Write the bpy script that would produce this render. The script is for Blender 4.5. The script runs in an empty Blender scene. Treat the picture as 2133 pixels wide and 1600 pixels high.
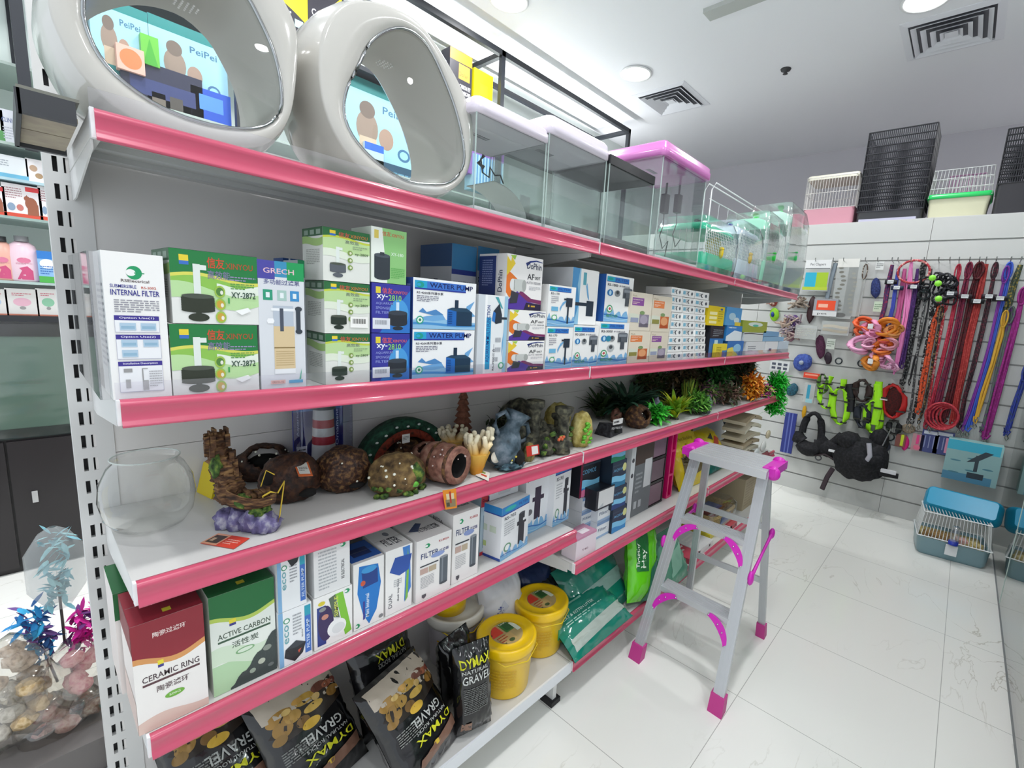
import bpy, bmesh, math, random
from math import pi, sin, cos, radians as rad
from mathutils import Vector, Matrix, noise
sc = bpy.context.scene
C = sc.collection
# ---------------------------------------------------------------- camera
CAMH = 1.49
RX = ((0.65082387, 0.75608892, -0.06897701), (-0.08054637, 0.15909889, 0.98397146), (0.75494408, -0.63483627, 0.16444557))
FOC, CX, CY = 971.628, 1179.027, 811.068
cam = bpy.data.objects.new('camera', bpy.data.cameras.new('camera'))
C.objects.link(cam)
R = Matrix(RX) @ Matrix.Diagonal((1, -1, -1))          # world (z up) to image axes (right, down, forward)
Mw = Matrix.Diagonal((1, -1, -1)) @ R                   # world to Blender camera axes
cam.matrix_world = Matrix.Translation((0, 0, CAMH)) @ Mw.transposed().to_4x4()
cam.data.sensor_width = 36
cam.data.lens = FOC / 2133 * 36
cam.data.shift_x = -(CX - 1066.5) / 2133
cam.data.shift_y = (CY - 800) / 2133
cam.data.clip_start = .01
sc.camera = cam
# ---------------------------------------------------------------- view, world, lights
vs = sc.view_settings
vs.view_transform = 'Standard'; vs.look = 'None'; vs.gamma = 1; vs.use_curve_mapping = False
vs.exposure = 0.42
w = bpy.data.worlds.new('world'); sc.world = w; w.use_nodes = True
w.node_tree.nodes['Background'].inputs[0].default_value = (.86, .93, 1, 1)
w.node_tree.nodes['Background'].inputs[1].default_value = .85
CEIL = 3.75
def area(name, loc, rot, size, sizey, power, col=(1, 1, 1), shape='RECTANGLE'):
    l = bpy.data.lights.new(name, 'AREA'); l.shape = shape; l.size = size
    if shape in ('RECTANGLE', 'ELLIPSE'): l.size_y = sizey
    l.energy = power; l.color = col
    o = bpy.data.objects.new(name, l); C.objects.link(o); o.location = loc; o.rotation_euler = rot
    return o
# ---------------------------------------------------------------- pixel -> place on a real plane
def ray(x, y):
    return R.transposed() @ Vector(((x - CX) / FOC, (y - CY) / FOC, 1))
def _pt(d, k): return Vector((d.x * k, d.y * k, d.z * k + CAMH))
def PY(x, y, Y): d = ray(x, y); return _pt(d, Y / d.y)
def PX(x, y, X): d = ray(x, y); return _pt(d, X / d.x)
def PZ(x, y, z): d = ray(x, y); return _pt(d, (z - CAMH) / d.z)
def XatY(px, Y, z):      # X on the horizontal line (Y, z) seen at column px
    u = (px - CX) / FOC; a, c = R[0], R[2]; zz = z - CAMH
    return ((u * c[1] - a[1]) * Y + (u * c[2] - a[2]) * zz) / (a[0] - u * c[0])
def ZatXY(py, X, Y):
    v = (py - CY) / FOC; b, c = R[1], R[2]
    return CAMH + ((v * c[0] - b[0]) * X + (v * c[1] - b[1]) * Y) / (b[2] - v * c[2])
# ---------------------------------------------------------------- materials
def lin(h):
    r = [int(h[i:i + 2], 16) / 255 for i in (0, 2, 4)]
    return tuple((c / 12.92 if c < .04045 else ((c + .055) / 1.055) ** 2.4) for c in r) + (1,)
MATS = {}
def mat(h, rough=.42, metal=0, spec=.5, emit=0, coat=0, alpha=1):
    k = (h, rough, metal, spec, emit, coat, alpha)
    if k in MATS: return MATS[k]
    m = bpy.data.materials.new('c_' + h); m.use_nodes = True
    b = m.node_tree.nodes['Principled BSDF']; i = b.inputs
    i['Base Color'].default_value = lin(h); i['Roughness'].default_value = rough; i['Metallic'].default_value = metal
    i['Specular IOR Level'].default_value = spec; i['Coat Weight'].default_value = coat; i['Coat Roughness'].default_value = .05
    i['Alpha'].default_value = alpha
    if emit: i['Emission Color'].default_value = lin(h); i['Emission Strength'].default_value = emit
    m.diffuse_color = lin(h)
    MATS[k] = m
    return m
def film(h='ffffff', k=.08, rough=.04, name=None, power=3.0):  # clear sheet: see-through with a fresnel gloss
    key = ('film', h, k, rough, power)
    if key in MATS: return MATS[key]
    m = bpy.data.materials.new('clear_' + h); m.use_nodes = True; nt = m.node_tree; N = nt.nodes
    N.remove(N['Principled BSDF']); out = N['Material Output']
    t = N.new('ShaderNodeBsdfTransparent'); t.inputs[0].default_value = lin(h)
    g = N.new('ShaderNodeBsdfGlossy'); g.inputs['Roughness'].default_value = rough
    lw = N.new('ShaderNodeLayerWeight'); lw.inputs[0].default_value = .5
    p = N.new('ShaderNodeMath'); p.operation = 'POWER'; p.inputs[1].default_value = power
    a = N.new('ShaderNodeMath'); a.operation = 'MULTIPLY_ADD'; a.inputs[1].default_value = .8; a.inputs[2].default_value = k; a.use_clamp = True
    x = N.new('ShaderNodeMixShader')
    nt.links.new(lw.outputs['Facing'], p.inputs[0]); nt.links.new(p.outputs[0], a.inputs[0]); nt.links.new(a.outputs[0], x.inputs[0])
    nt.links.new(t.outputs[0], x.inputs[1]); nt.links.new(g.outputs[0], x.inputs[2]); nt.links.new(x.outputs[0], out.inputs[0])
    m.diffuse_color = lin(h)[:3] + (.3,)
    MATS[key] = m
    return m
def milky(h='ffffff', k=.35, rough=.3):       # translucent plastic: part diffuse, part see-through
    key = ('milky', h, k, rough)
    if key in MATS: return MATS[key]
    m = bpy.data.materials.new('milky_' + h); m.use_nodes = True; nt = m.node_tree; N = nt.nodes
    b = N['Principled BSDF']; b.inputs['Base Color'].default_value = lin(h); b.inputs['Roughness'].default_value = rough
    b.inputs['Alpha'].default_value = k
    MATS[key] = m
    return m
def mixmat(cols, scale=30, rough=.6, bump=.3, detail=4, key2=None, metal=0, spec=.4, stretch=None):
    key = ('mix', tuple(cols), scale, rough, bump, detail, metal, stretch)
    if key in MATS: return MATS[key]
    m = bpy.data.materials.new('mottled_' + cols[0]); m.use_nodes = True; nt = m.node_tree; N = nt.nodes
    b = N['Principled BSDF']; tc = N.new('ShaderNodeTexCoord'); n = N.new('ShaderNodeTexNoise')
    n.inputs['Scale'].default_value = scale; n.inputs['Detail'].default_value = detail
    src = tc.outputs['Object']
    if stretch:
        mp = N.new('ShaderNodeMapping'); mp.inputs['Scale'].default_value = stretch
        nt.links.new(src, mp.inputs[0]); src = mp.outputs[0]
    nt.links.new(src, n.inputs['Vector'])
    cr = N.new('ShaderNodeValToRGB'); e = cr.color_ramp.elements
    k = len(cols)
    while len(e) < k: e.new(.5)
    for i, c in enumerate(cols):
        e[i].position = .32 + .36 * i / max(1, k - 1); e[i].color = lin(c)
    nt.links.new(n.outputs['Fac'], cr.inputs[0]); nt.links.new(cr.outputs[0], b.inputs['Base Color'])
    b.inputs['Roughness'].default_value = rough; b.inputs['Metallic'].default_value = metal; b.inputs['Specular IOR Level'].default_value = spec
    if bump:
        bp = N.new('ShaderNodeBump'); bp.inputs['Strength'].default_value = bump; bp.inputs['Distance'].default_value = .004
        nt.links.new(n.outputs['Fac'], bp.inputs['Height']); nt.links.new(bp.outputs[0], b.inputs['Normal'])
    m.diffuse_color = lin(cols[0])
    MATS[key] = m
    return m
# ---------------------------------------------------------------- text outlines (cached)
TXT = {}
def text_geo(s):
    if s in TXT: return TXT[s]
    cu = bpy.data.curves.new('t', 'FONT'); cu.body = s; cu.resolution_u = 2; cu.offset = .012
    o = bpy.data.objects.new('t', cu); C.objects.link(o)
    dg = bpy.context.evaluated_depsgraph_get()
    me = o.evaluated_get(dg).to_mesh()
    vs_ = [(v.co.x, v.co.y) for v in me.vertices]; fs = [tuple(p.vertices) for p in me.polygons]
    o.evaluated_get(dg).to_mesh_clear()
    bpy.data.objects.remove(o); bpy.data.curves.remove(cu)
    if vs_:
        x0 = min(v[0] for v in vs_); x1 = max(v[0] for v in vs_); y0 = min(v[1] for v in vs_); y1 = max(v[1] for v in vs_)
        vs_ = [((x - x0), (y - y0)) for x, y in vs_]
    else: x0 = y0 = 0; x1 = y1 = 1
    TXT[s] = (vs_, fs, max(x1 - x0, .01), max(y1 - y0, .01))
    return TXT[s]
# ---------------------------------------------------------------- mesh builder
class M:
    def __init__(s): s.v = []; s.f = []; s.mi = []; s.sm = []; s.mats = []
    def m(s, mt):
        if isinstance(mt, str): mt = mat(mt)
        if mt not in s.mats: s.mats.append(mt)
        return s.mats.index(mt)
    def face(s, pts, mt, smooth=False):
        b = len(s.v); s.v += [tuple(p) for p in pts]; s.f.append(tuple(range(b, b + len(pts)))); s.mi.append(s.m(mt)); s.sm.append(smooth)
    def grid(s, rows, mt, smooth=True, closeu=False, closev=False):
        b = len(s.v); n = len(rows); k = len(rows[0])
        for r in rows: s.v += [tuple(p) for p in r]
        q = s.m(mt)
        for i in range(n if closev else n - 1):
            for j in range(k if closeu else k - 1):
                a = b + i * k + j; a2 = b + i * k + (j + 1) % k; c = b + ((i + 1) % n) * k + j; c2 = b + ((i + 1) % n) * k + (j + 1) % k
                s.f.append((a, a2, c2, c)); s.mi.append(q); s.sm.append(smooth)
        return s
    def box(s, p, q, mt, T=None):
        x0, y0, z0 = p; x1, y1, z1 = q
        c = [Vector((x, y, z)) for x in (x0, x1) for y in (y0, y1) for z in (z0, z1)]
        if T: c = [T @ a for a in c]
        b = len(s.v); s.v += [tuple(a) for a in c]; k = s.m(mt)
        for f in ((0, 1, 3, 2), (4, 6, 7, 5), (0, 4, 5, 1), (2, 3, 7, 6), (0, 2, 6, 4), (1, 5, 7, 3)):
            s.f.append(tuple(b + i for i in f)); s.mi.append(k); s.sm.append(False)
        return s
    def hexa(s, pts, mt):      # eight corners: bottom four, then top four (same order)
        b = len(s.v); s.v += [tuple(a) for a in pts]; k = s.m(mt)
        for f in ((3, 2, 1, 0), (4, 5, 6, 7), (0, 1, 5, 4), (1, 2, 6, 5), (2, 3, 7, 6), (3, 0, 4, 7)):
            s.f.append(tuple(b + i for i in f)); s.mi.append(k); s.sm.append(False)
        return s
    def tube(s, pts, r, mt, n=6, flat=1.0, up=None, cap=True):
        pts = [Vector(p) for p in pts]; rows = []
        rr = r if isinstance(r, (list, tuple)) else [r] * len(pts)
        for i, p in enumerate(pts):
            t = (pts[min(i + 1, len(pts) - 1)] - pts[max(i - 1, 0)]).normalized()
            u = Vector(up) if up else (Vector((0, 0, 1)) if abs(t.z) < .9 else Vector((1, 0, 0)))
            a = t.cross(u)
            if a.length < 1e-4: a = t.cross(Vector((0, 1, 0.1)))
            a.normalize(); b_ = a.cross(t).normalized()
            rows.append([p + a * (cos(2 * pi * k / n) * rr[i]) + b_ * (sin(2 * pi * k / n) * rr[i] * flat) for k in range(n)])
        s.grid(rows, mt, n > 4, closeu=True)
        if cap: s.face(rows[0][::-1], mt); s.face(rows[-1], mt)
        return s
    def bar(s, p, q, w, mt): return s.tube([p, q], w * .7071, mt, n=4)
    def lathe(s, prof, mt, n=28, c=(0, 0, 0), sx=1, sy=1, smooth=True, T=None):
        rows = []
        for r, z in prof:
            row = [Vector((c[0] + r * sx * cos(2 * pi * k / n), c[1] + r * sy * sin(2 * pi * k / n), c[2] + z)) for k in range(n)]
            rows.append([T @ p for p in row] if T else row)
        s.grid(rows, mt, smooth, closeu=True)
        return s
    def blob(s, c, r, mt, amp=.15, fr=3, seed=0, sub=3, hole=None, flat=False, smooth=True, zmin=None):
        bm = bmesh.new(); bmesh.ops.create_icosphere(bm, subdivisions=sub, radius=1)
        off = Vector((seed * 7.3, seed * 3.1, seed * 1.7))
        rr = r if isinstance(r, (tuple, list)) else (r, r, r)
        dead = []
        if hole:
            for f in bm.faces:
                d = f.calc_center_median().normalized()
                for hd, ha in hole:
                    if d.angle(Vector(hd)) < ha: dead.append(f); break
            bmesh.ops.delete(bm, geom=dead, context='FACES')
        b = len(s.v)
        for v in bm.verts:
            n_ = noise.noise(v.co * fr + off) + .5 * noise.noise(v.co * fr * 2.3 + off)
            k = 1 + amp * n_
            z = v.co.z * rr[2] * k
            if zmin is not None: z = max(z, zmin)
            s.v.append((c[0] + v.co.x * rr[0] * k, c[1] + v.co.y * rr[1] * k, c[2] + z))
        bm.verts.ensure_lookup_table(); q = s.m(mt)
        for f in bm.faces: s.f.append(tuple(b + v.index for v in f.verts)); s.mi.append(q); s.sm.append(smooth)
        bm.free(); return s
    # ---- printed graphics. fr: function (u, v, d) -> point, u,v in 0..1, d offset outward
    def decal(s, ops, W, H, fr, d0=.0003, fine=None, dd=.00004):
        o2 = []
        for k, op in enumerate(ops):
            t = op[0]; polys = []; col = op[-1] if t != 't' else op[5]
            if t == 'r': _, x0, y0, x1, y1, _c = op; polys = [[(x0, y0), (x1, y0), (x1, y1), (x0, y1)]]
            elif t == 'e':
                _, cx, cy, rx, ry, _c = op; polys = [[(cx + rx * cos(2 * pi * i / 20), cy + ry * sin(2 * pi * i / 20)) for i in range(20)]]
            elif t == 'p': polys = [op[1]]
            elif t == 'w':     # band whose top and bottom are waves: x0,x1,ytop,ybot,amp,phase
                _, x0, x1, yt, yb, am, ph, _c = op; n = 14
                up = [(x0 + (x1 - x0) * i / n, yt + am * sin(ph + 5 * i / n)) for i in range(n + 1)]
                dn = [(x, (yb if yb <= 0.001 or yb >= .999 else yb + am * sin(ph + 5 * i / n))) for i, (x, y) in enumerate(up)]
                polys = [[dn[i], dn[i + 1], up[i + 1], up[i]] for i in range(n)]
            elif t == 'l':     # lines of small print
                _, x0, y0, x1, y1, n, _c = op; rd = random.Random(int(x0 * 999 + y0 * 77 + n))
                for i in range(n):
                    yy = y1 - (y1 - y0) * (i + .5) / n; hh = (y1 - y0) / n * .22; x = x0; xe = x1 if i < n - 1 else x0 + (x1 - x0) * .6
                    while x < xe:
                        x2 = min(xe, x + (x1 - x0) * rd.uniform(.06, .2)); polys.append([(x, yy - hh), (x2, yy - hh), (x2, yy + hh), (x, yy + hh)]); x = x2 + (x1 - x0) * .03
            elif t == 't':     # text: x, y (lower left, fraction), h (fraction of H), string, colour, width fraction or None, rotation
                _, x, y, h, st, _c = op[:6]; wd = op[6] if len(op) > 6 else None; ro = op[7] if len(op) > 7 else 0
                tv, tf, tw, th = text_geo(st); sh = h * H / th; sw = (wd * W / tw) if wd else sh * .92
                if ro in (90, -90, 270): sw = (wd * H / tw) if wd else sh * .92; sh = h * W / th
                ca, sa = cos(rad(ro)), sin(rad(ro))
                vv = [(x + (a * sw * ca - b * sh * sa) / W, y + (a * sw * sa + b * sh * ca) / H) for a, b in tv]
                polys = [[vv[i] for i in f] for f in tf]
            o2.append((polys, col, k))
        for polys, col, k in o2:
            d = d0 + dd * k
            if fine:
                bm = bmesh.new()
                for p in polys:
                    try: bm.faces.new([bm.verts.new((a * W, b * H, 0)) for a, b in p])
                    except ValueError: pass
                if len(polys[0]) > 4 or True: bmesh.ops.triangulate(bm, faces=bm.faces[:])
                for _ in range(5):
                    e = [e for e in bm.edges if e.calc_length() > fine]
                    if not e: break
                    bmesh.ops.subdivide_edges(bm, edges=e, cuts=1, use_grid_fill=False)
                    bmesh.ops.triangulate(bm, faces=bm.faces[:])
                b = len(s.v); bm.verts.index_update()
                for v in bm.verts: s.v.append(tuple(fr(v.co.x / W, v.co.y / H, d)))
                q = s.m(col)
                for f in bm.faces: s.f.append(tuple(b + v.index for v in f.verts)); s.mi.append(q); s.sm.append(True)
                bm.free()
            else:
                for p in polys: s.face([fr(a, b, d) for a, b in p], col)
        return s
    def obj(s, name, parent=None, loc=None, rot=None, mods=None, weld=False):
        me = bpy.data.meshes.new(name); me.from_pydata([tuple(v) for v in s.v], [], s.f)
        for x in s.mats: me.materials.append(x)
        me.polygons.foreach_set('material_index', s.mi); me.polygons.foreach_set('use_smooth', s.sm); me.update()
        if weld:
            bm = bmesh.new(); bm.from_mesh(me); bmesh.ops.remove_doubles(bm, verts=bm.verts, dist=weld); bmesh.ops.recalc_face_normals(bm, faces=bm.faces); bm.to_mesh(me); bm.free()
        o = bpy.data.objects.new(name, me); C.objects.link(o)
        if parent: o.parent = parent
        if loc is not None: o.location = loc
        if rot is not None: o.rotation_euler = rot
        return o
def tag(o, label, cat=None, group=None, kind=None):
    if label: o['label'] = label
    if cat: o['category'] = cat
    if group: o['group'] = group
    if kind: o['kind'] = kind
    return o
def thing(name, label, cat, loc=(0, 0, 0), rz=0, group=None):
    o = bpy.data.objects.new(name, None); C.objects.link(o); o.location = loc; o.rotation_euler = (0, 0, rz); o.empty_display_size = .02
    return tag(o, label, cat, group)
def struct(o): o['kind'] = 'structure'; return o
def copytree(o, loc, rz=None, label=None, group=None, scale=None):
    r = o.copy(); C.objects.link(r); r.location = loc
    if rz is not None: r.rotation_euler = (0, 0, rz)
    if scale: r.scale = (scale,) * 3
    if label: r['label'] = label
    if group: r['group'] = group
    for ch in list(o.children):
        c = ch.copy(); C.objects.link(c); c.parent = r
    return r
# ================================================================ the room
def tilemat():
    m = bpy.data.materials.new('marble_tiles'); m.use_nodes = True; nt = m.node_tree; N = nt.nodes; L = nt.links
    b = N['Principled BSDF']; tc = N.new('ShaderNodeTexCoord')
    mp = N.new('ShaderNodeMapping'); mp.inputs['Location'].default_value = (-.03, .15, 0); L.new(tc.outputs['Object'], mp.inputs[0])
    br = N.new('ShaderNodeTexBrick'); br.offset = 0; br.inputs['Scale'].default_value = 1; br.inputs['Mortar Size'].default_value = .0013
    br.inputs['Brick Width'].default_value = .585; br.inputs['Row Height'].default_value = .63; br.inputs['Mortar Smooth'].default_value = 0
    L.new(mp.outputs[0], br.inputs['Vector'])
    n1 = N.new('ShaderNodeTexNoise'); n1.inputs['Scale'].default_value = 1.6; n1.inputs['Detail'].default_value = 6; n1.inputs['Distortion'].default_value = 1.2
    mp2 = N.new('ShaderNodeMapping'); mp2.inputs['Rotation'].default_value = (0, 0, .6); mp2.inputs['Scale'].default_value = (1, 2.4, 1); L.new(tc.outputs['Object'], mp2.inputs[0])
    L.new(mp2.outputs[0], n1.inputs['Vector'])
    a = N.new('ShaderNodeMath'); a.operation = 'SUBTRACT'; a.inputs[1].default_value = .5; L.new(n1.outputs['Fac'], a.inputs[0])
    ab = N.new('ShaderNodeMath'); ab.operation = 'ABSOLUTE'; L.new(a.outputs[0], ab.inputs[0])
    cr = N.new('ShaderNodeValToRGB'); e = cr.color_ramp.elements; e[0].position = 0; e[0].color = lin('c0bdb0'); e[1].position = .008; e[1].color = lin('efefe9')
    L.new(ab.outputs[0], cr.inputs[0])
    n2 = N.new('ShaderNodeTexNoise'); n2.inputs['Scale'].default_value = 1.1; L.new(tc.outputs['Object'], n2.inputs['Vector'])
    c2 = N.new('ShaderNodeValToRGB'); f = c2.color_ramp.elements; f[0].position = .47; f[1].position = .7; L.new(n2.outputs['Fac'], c2.inputs[0])
    mx = N.new('ShaderNodeMix'); mx.data_type = 'RGBA'; L.new(c2.outputs[0], mx.inputs[0]); mx.inputs[6].default_value = lin('f0f0ea'); L.new(cr.outputs[0], mx.inputs[7])
    m2 = N.new('ShaderNodeMix'); m2.data_type = 'RGBA'; L.new(br.outputs['Fac'], m2.inputs[0]); L.new(mx.outputs[2], m2.inputs[6]); m2.inputs[7].default_value = lin('b4b4ae')
    L.new(m2.outputs[2], b.inputs['Base Color']); b.inputs['Roughness'].default_value = .16
    return m
TM = tilemat()
WHITE = mat('e2e2e0', .5); WALLM = mat('dedde0', .7)
struct(M().box((-1.5, -3.2, -.1), (7.2, 4.1, 0), TM).obj('floor'))
struct(M().box((-1.5, -3.2, CEIL), (7.2, 4.1, CEIL + .1), mat('f0f0f4', .8)).obj('ceiling'))
struct(M().box((-1.5, 3.98, 0), (7.2, 4.1, CEIL), mat('dde4e0', .6)).obj('wall_left'))
struct(M().box((7.0, -3.2, 0), (7.1, 3.98, CEIL), mat('cfccd2', .75)).obj('wall_back'))
struct(M().box((-1.5, -3.3, 0), (7.2, -3.2, CEIL), WALLM).obj('wall_right'))
# slatted display partition across the far end
pm = mat('cacbc8', .3)
sw = M(); sw.box((4.637, -1.2, 0), (5.25, 3.2, 2.392), mat('c9c9c7', .5))
zz = [2.392, 2.214, 2.072] + [2.072 - .148 * i for i in range(1, 15)]
for k, (z1, z0) in enumerate(zip(zz, zz[1:] + [0])):
    z0 = max(z0, 0)
    if z1 - z0 < .03: continue
    for y0, y1 in ((-1.2, .342), (.345, 1.56), (1.563, 3.2)): sw.box((4.62, y0, z0 + (.006 if z0 > 0 else 0)), (4.6375, y1, z1 - .006), pm)
sl = struct(sw.obj('wall_slatted'))
# ceiling lamps: round recessed downlights, each with its own light
def downlight(x, y, seen, label):
    t = thing('downlight', label, 'ceiling light', (x, y, CEIL), group=None if seen else 'downlights over the rest of the shop')
    M().lathe([(.12, 0), (.145, -.004), (.15, -.012), (.132, -.016), (.125, -.01)], mat('f4f4f4'), 32).obj('trim_ring', t)
    d = M(); d.face([(.125 * cos(2 * pi * k / 28), -.125 * sin(2 * pi * k / 28), -.0115) for k in range(28)], mat('ffffff', emit=22)); d.obj('diffuser', t)
    l = area('downlight_light', (x, y, CEIL - .03), (0, 0, 0), .2, .2, LP, (.97, .98, 1), 'DISK'); l.data.spread = rad(165)
LP = 12
for px, py, nm in ((1325, 152, 'bright round downlight beside the left ceiling air vent'), (1060, -2, 'bright round downlight at the top edge above the pink lidded tanks'), (1930, -4, 'bright round downlight at the top edge beside the right ceiling air vent')):
    p = PZ(px, py, CEIL); downlight(p.x, p.y, True, nm)
for x, y in ((.1, .3), (-.6, 2.4), (1.6, .35), (.2, -1.6), (2.4, -1.9), (4.6, -1.6), (.55, 3.0), (2.2, 2.72), (1.2, 2.6), (5.6, -2.2)):  # out of view; those nearest the left display were added to brighten it
    downlight(x, y, False, 'unseen round recessed downlight elsewhere on the shop ceiling')
def vent(pts, label):
    c = sum((PZ(*p, CEIL) for p in pts), Vector()) / len(pts)
    t = thing('ceiling_vent', label, 'air vent', (c.x, c.y, CEIL))
    fr_ = M(); g = mat('e6e6ec', .6)
    for s0, s1, z0, z1 in ((.30, .25, -.004, -.014),):
        for k in range(4):
            T = Matrix.Rotation(k * pi / 2, 4, 'Z')
            fr_.hexa([T @ Vector(v) for v in ((-s0, -s0, 0), (s0, -s0, 0), (s1, -s1, 0), (-s1, -s1, 0), (-s0, -s0, z0), (s0, -s0, z0), (s1, -s1, z1), (-s1, -s1, z1))], g)
    fr_.obj('frame', t)
    bk = M(); bk.box((-.25, -.25, -.001), (.25, .25, -.0005), mat('55565c')); bk.obj('backing', t)
    for i in range(4):
        s0 = .235 - .056 * i; s1 = s0 - .03
        lv = M()
        for k in range(4):
            T = Matrix.Rotation(k * pi / 2, 4, 'Z')
            lv.hexa([T @ Vector(v) for v in ((-s0, -s0, -.024), (s0, -s0, -.024), (s1, -s1, -.004), (-s1, -s1, -.004), (-s0, -s0, -.027), (s0, -s0, -.027), (s1, -s1, -.007), (-s1, -s1, -.007))], g)
        lv.obj('louvre', t)
    M().box((-.04, -.04, -.022), (.04, .04, -.018), g).obj('centre_plate', t)
    return t
vent([(1330, 200), (1415, 168), (1478, 215), (1372, 243)], 'square louvred white air vent near the black wall rack')
vent([(1880, 55), (2085, 5), (2085, 75), (1900, 118)], 'square louvred white air vent at the upper right of the ceiling')
p = PZ(1637, 144, CEIL); s = M(); s.lathe([(.0, 0), (.045, 0), (.04, -.012), (.02, -.02), (.012, -.035), (.022, -.04), (0, -.042)], mat('3a3a3c', .5), 16)
tag(s.obj('sprinkler_head', loc=p), 'small dark sprinkler head between the two ceiling vents', 'sprinkler')
a_, b_ = PZ(1465, 18, CEIL), PZ(1565, -22, CEIL)
s = M(); s.box((0, 0, -.03), (.9, .12, 0), mat('b9bcb8', .5)); o = s.obj('ceiling_strip', loc=a_); o.rotation_euler.z = math.atan2((b_ - a_).y, (b_ - a_).x)
tag(o, 'long grey slot diffuser set in the ceiling at the top edge', 'air vent')
# ================================================================ gondola shelving
X0, BW, YF, YB = .090, 1.190, .98, 1.372
ZS = [1.722, 1.304, .996]
PINK = mat('c64a68', .3, coat=.6); METAL = mat('dcdcda', .38); DARK = mat('17171a', .6)
LEV = [dict(z=ZS + [.701, .167]), dict(z=ZS + [.562, .167]), dict(z=ZS + [.562, .167])]
def shelf_post(x, name='post', parent=None, w=.062):
    m = M(); y0, y1 = YB - .002, YB + .03; zt = 2.45
    cols = (.0155, .0305); hw = .0035; hh = .014
    xs = [0, cols[0] - hw, cols[0] + hw, cols[1] - hw, cols[1] + hw, w]
    zc = [.10 + .05 * i for i in range(47)]
    for a, b in ((0, 1), (2, 3), (4, 5)): m.face([(xs[a], y0, 0), (xs[b], y0, 0), (xs[b], y0, zt), (xs[a], y0, zt)], METAL)
    for c in (1, 3):
        zp = 0
        for z in zc:
            m.face([(xs[c], y0, zp), (xs[c + 1], y0, zp), (xs[c + 1], y0, z - hh), (xs[c], y0, z - hh)], METAL); zp = z + hh
            d = y0 + .012
            m.face([(xs[c], d, z - hh), (xs[c + 1], d, z - hh), (xs[c + 1], d, z + hh), (xs[c], d, z + hh)], DARK)
            m.face([(xs[c], y0, z - hh), (xs[c], d, z - hh), (xs[c], d, z + hh), (xs[c], y0, z + hh)], METAL)
            m.face([(xs[c + 1], y0, z - hh), (xs[c + 1], d, z - hh), (xs[c + 1], d, z + hh), (xs[c + 1], y0, z + hh)], METAL)
            m.face([(xs[c], y0, z - hh), (xs[c + 1], y0, z - hh), (xs[c + 1], d, z - hh), (xs[c], d, z - hh)], METAL)
        m.face([(xs[c], y0, zp), (xs[c + 1], y0, zp), (xs[c + 1], y0, zt), (xs[c], y0, zt)], METAL)
    m.face([(0, y0, 0), (0, y1, 0), (0, y1, zt), (0, y0, zt)], METAL); m.face([(w, y0, 0), (w, y1, 0), (w, y1, zt), (w, y0, zt)], METAL)
    m.face([(0, y1, 0), (w, y1, 0), (w, y1, zt), (0, y1, zt)], METAL); m.face([(0, y0, zt), (w, y0, zt), (w, y1, zt), (0, y1, zt)], METAL)
    return m.obj(name, parent, loc=(x, 0, 0))
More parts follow.
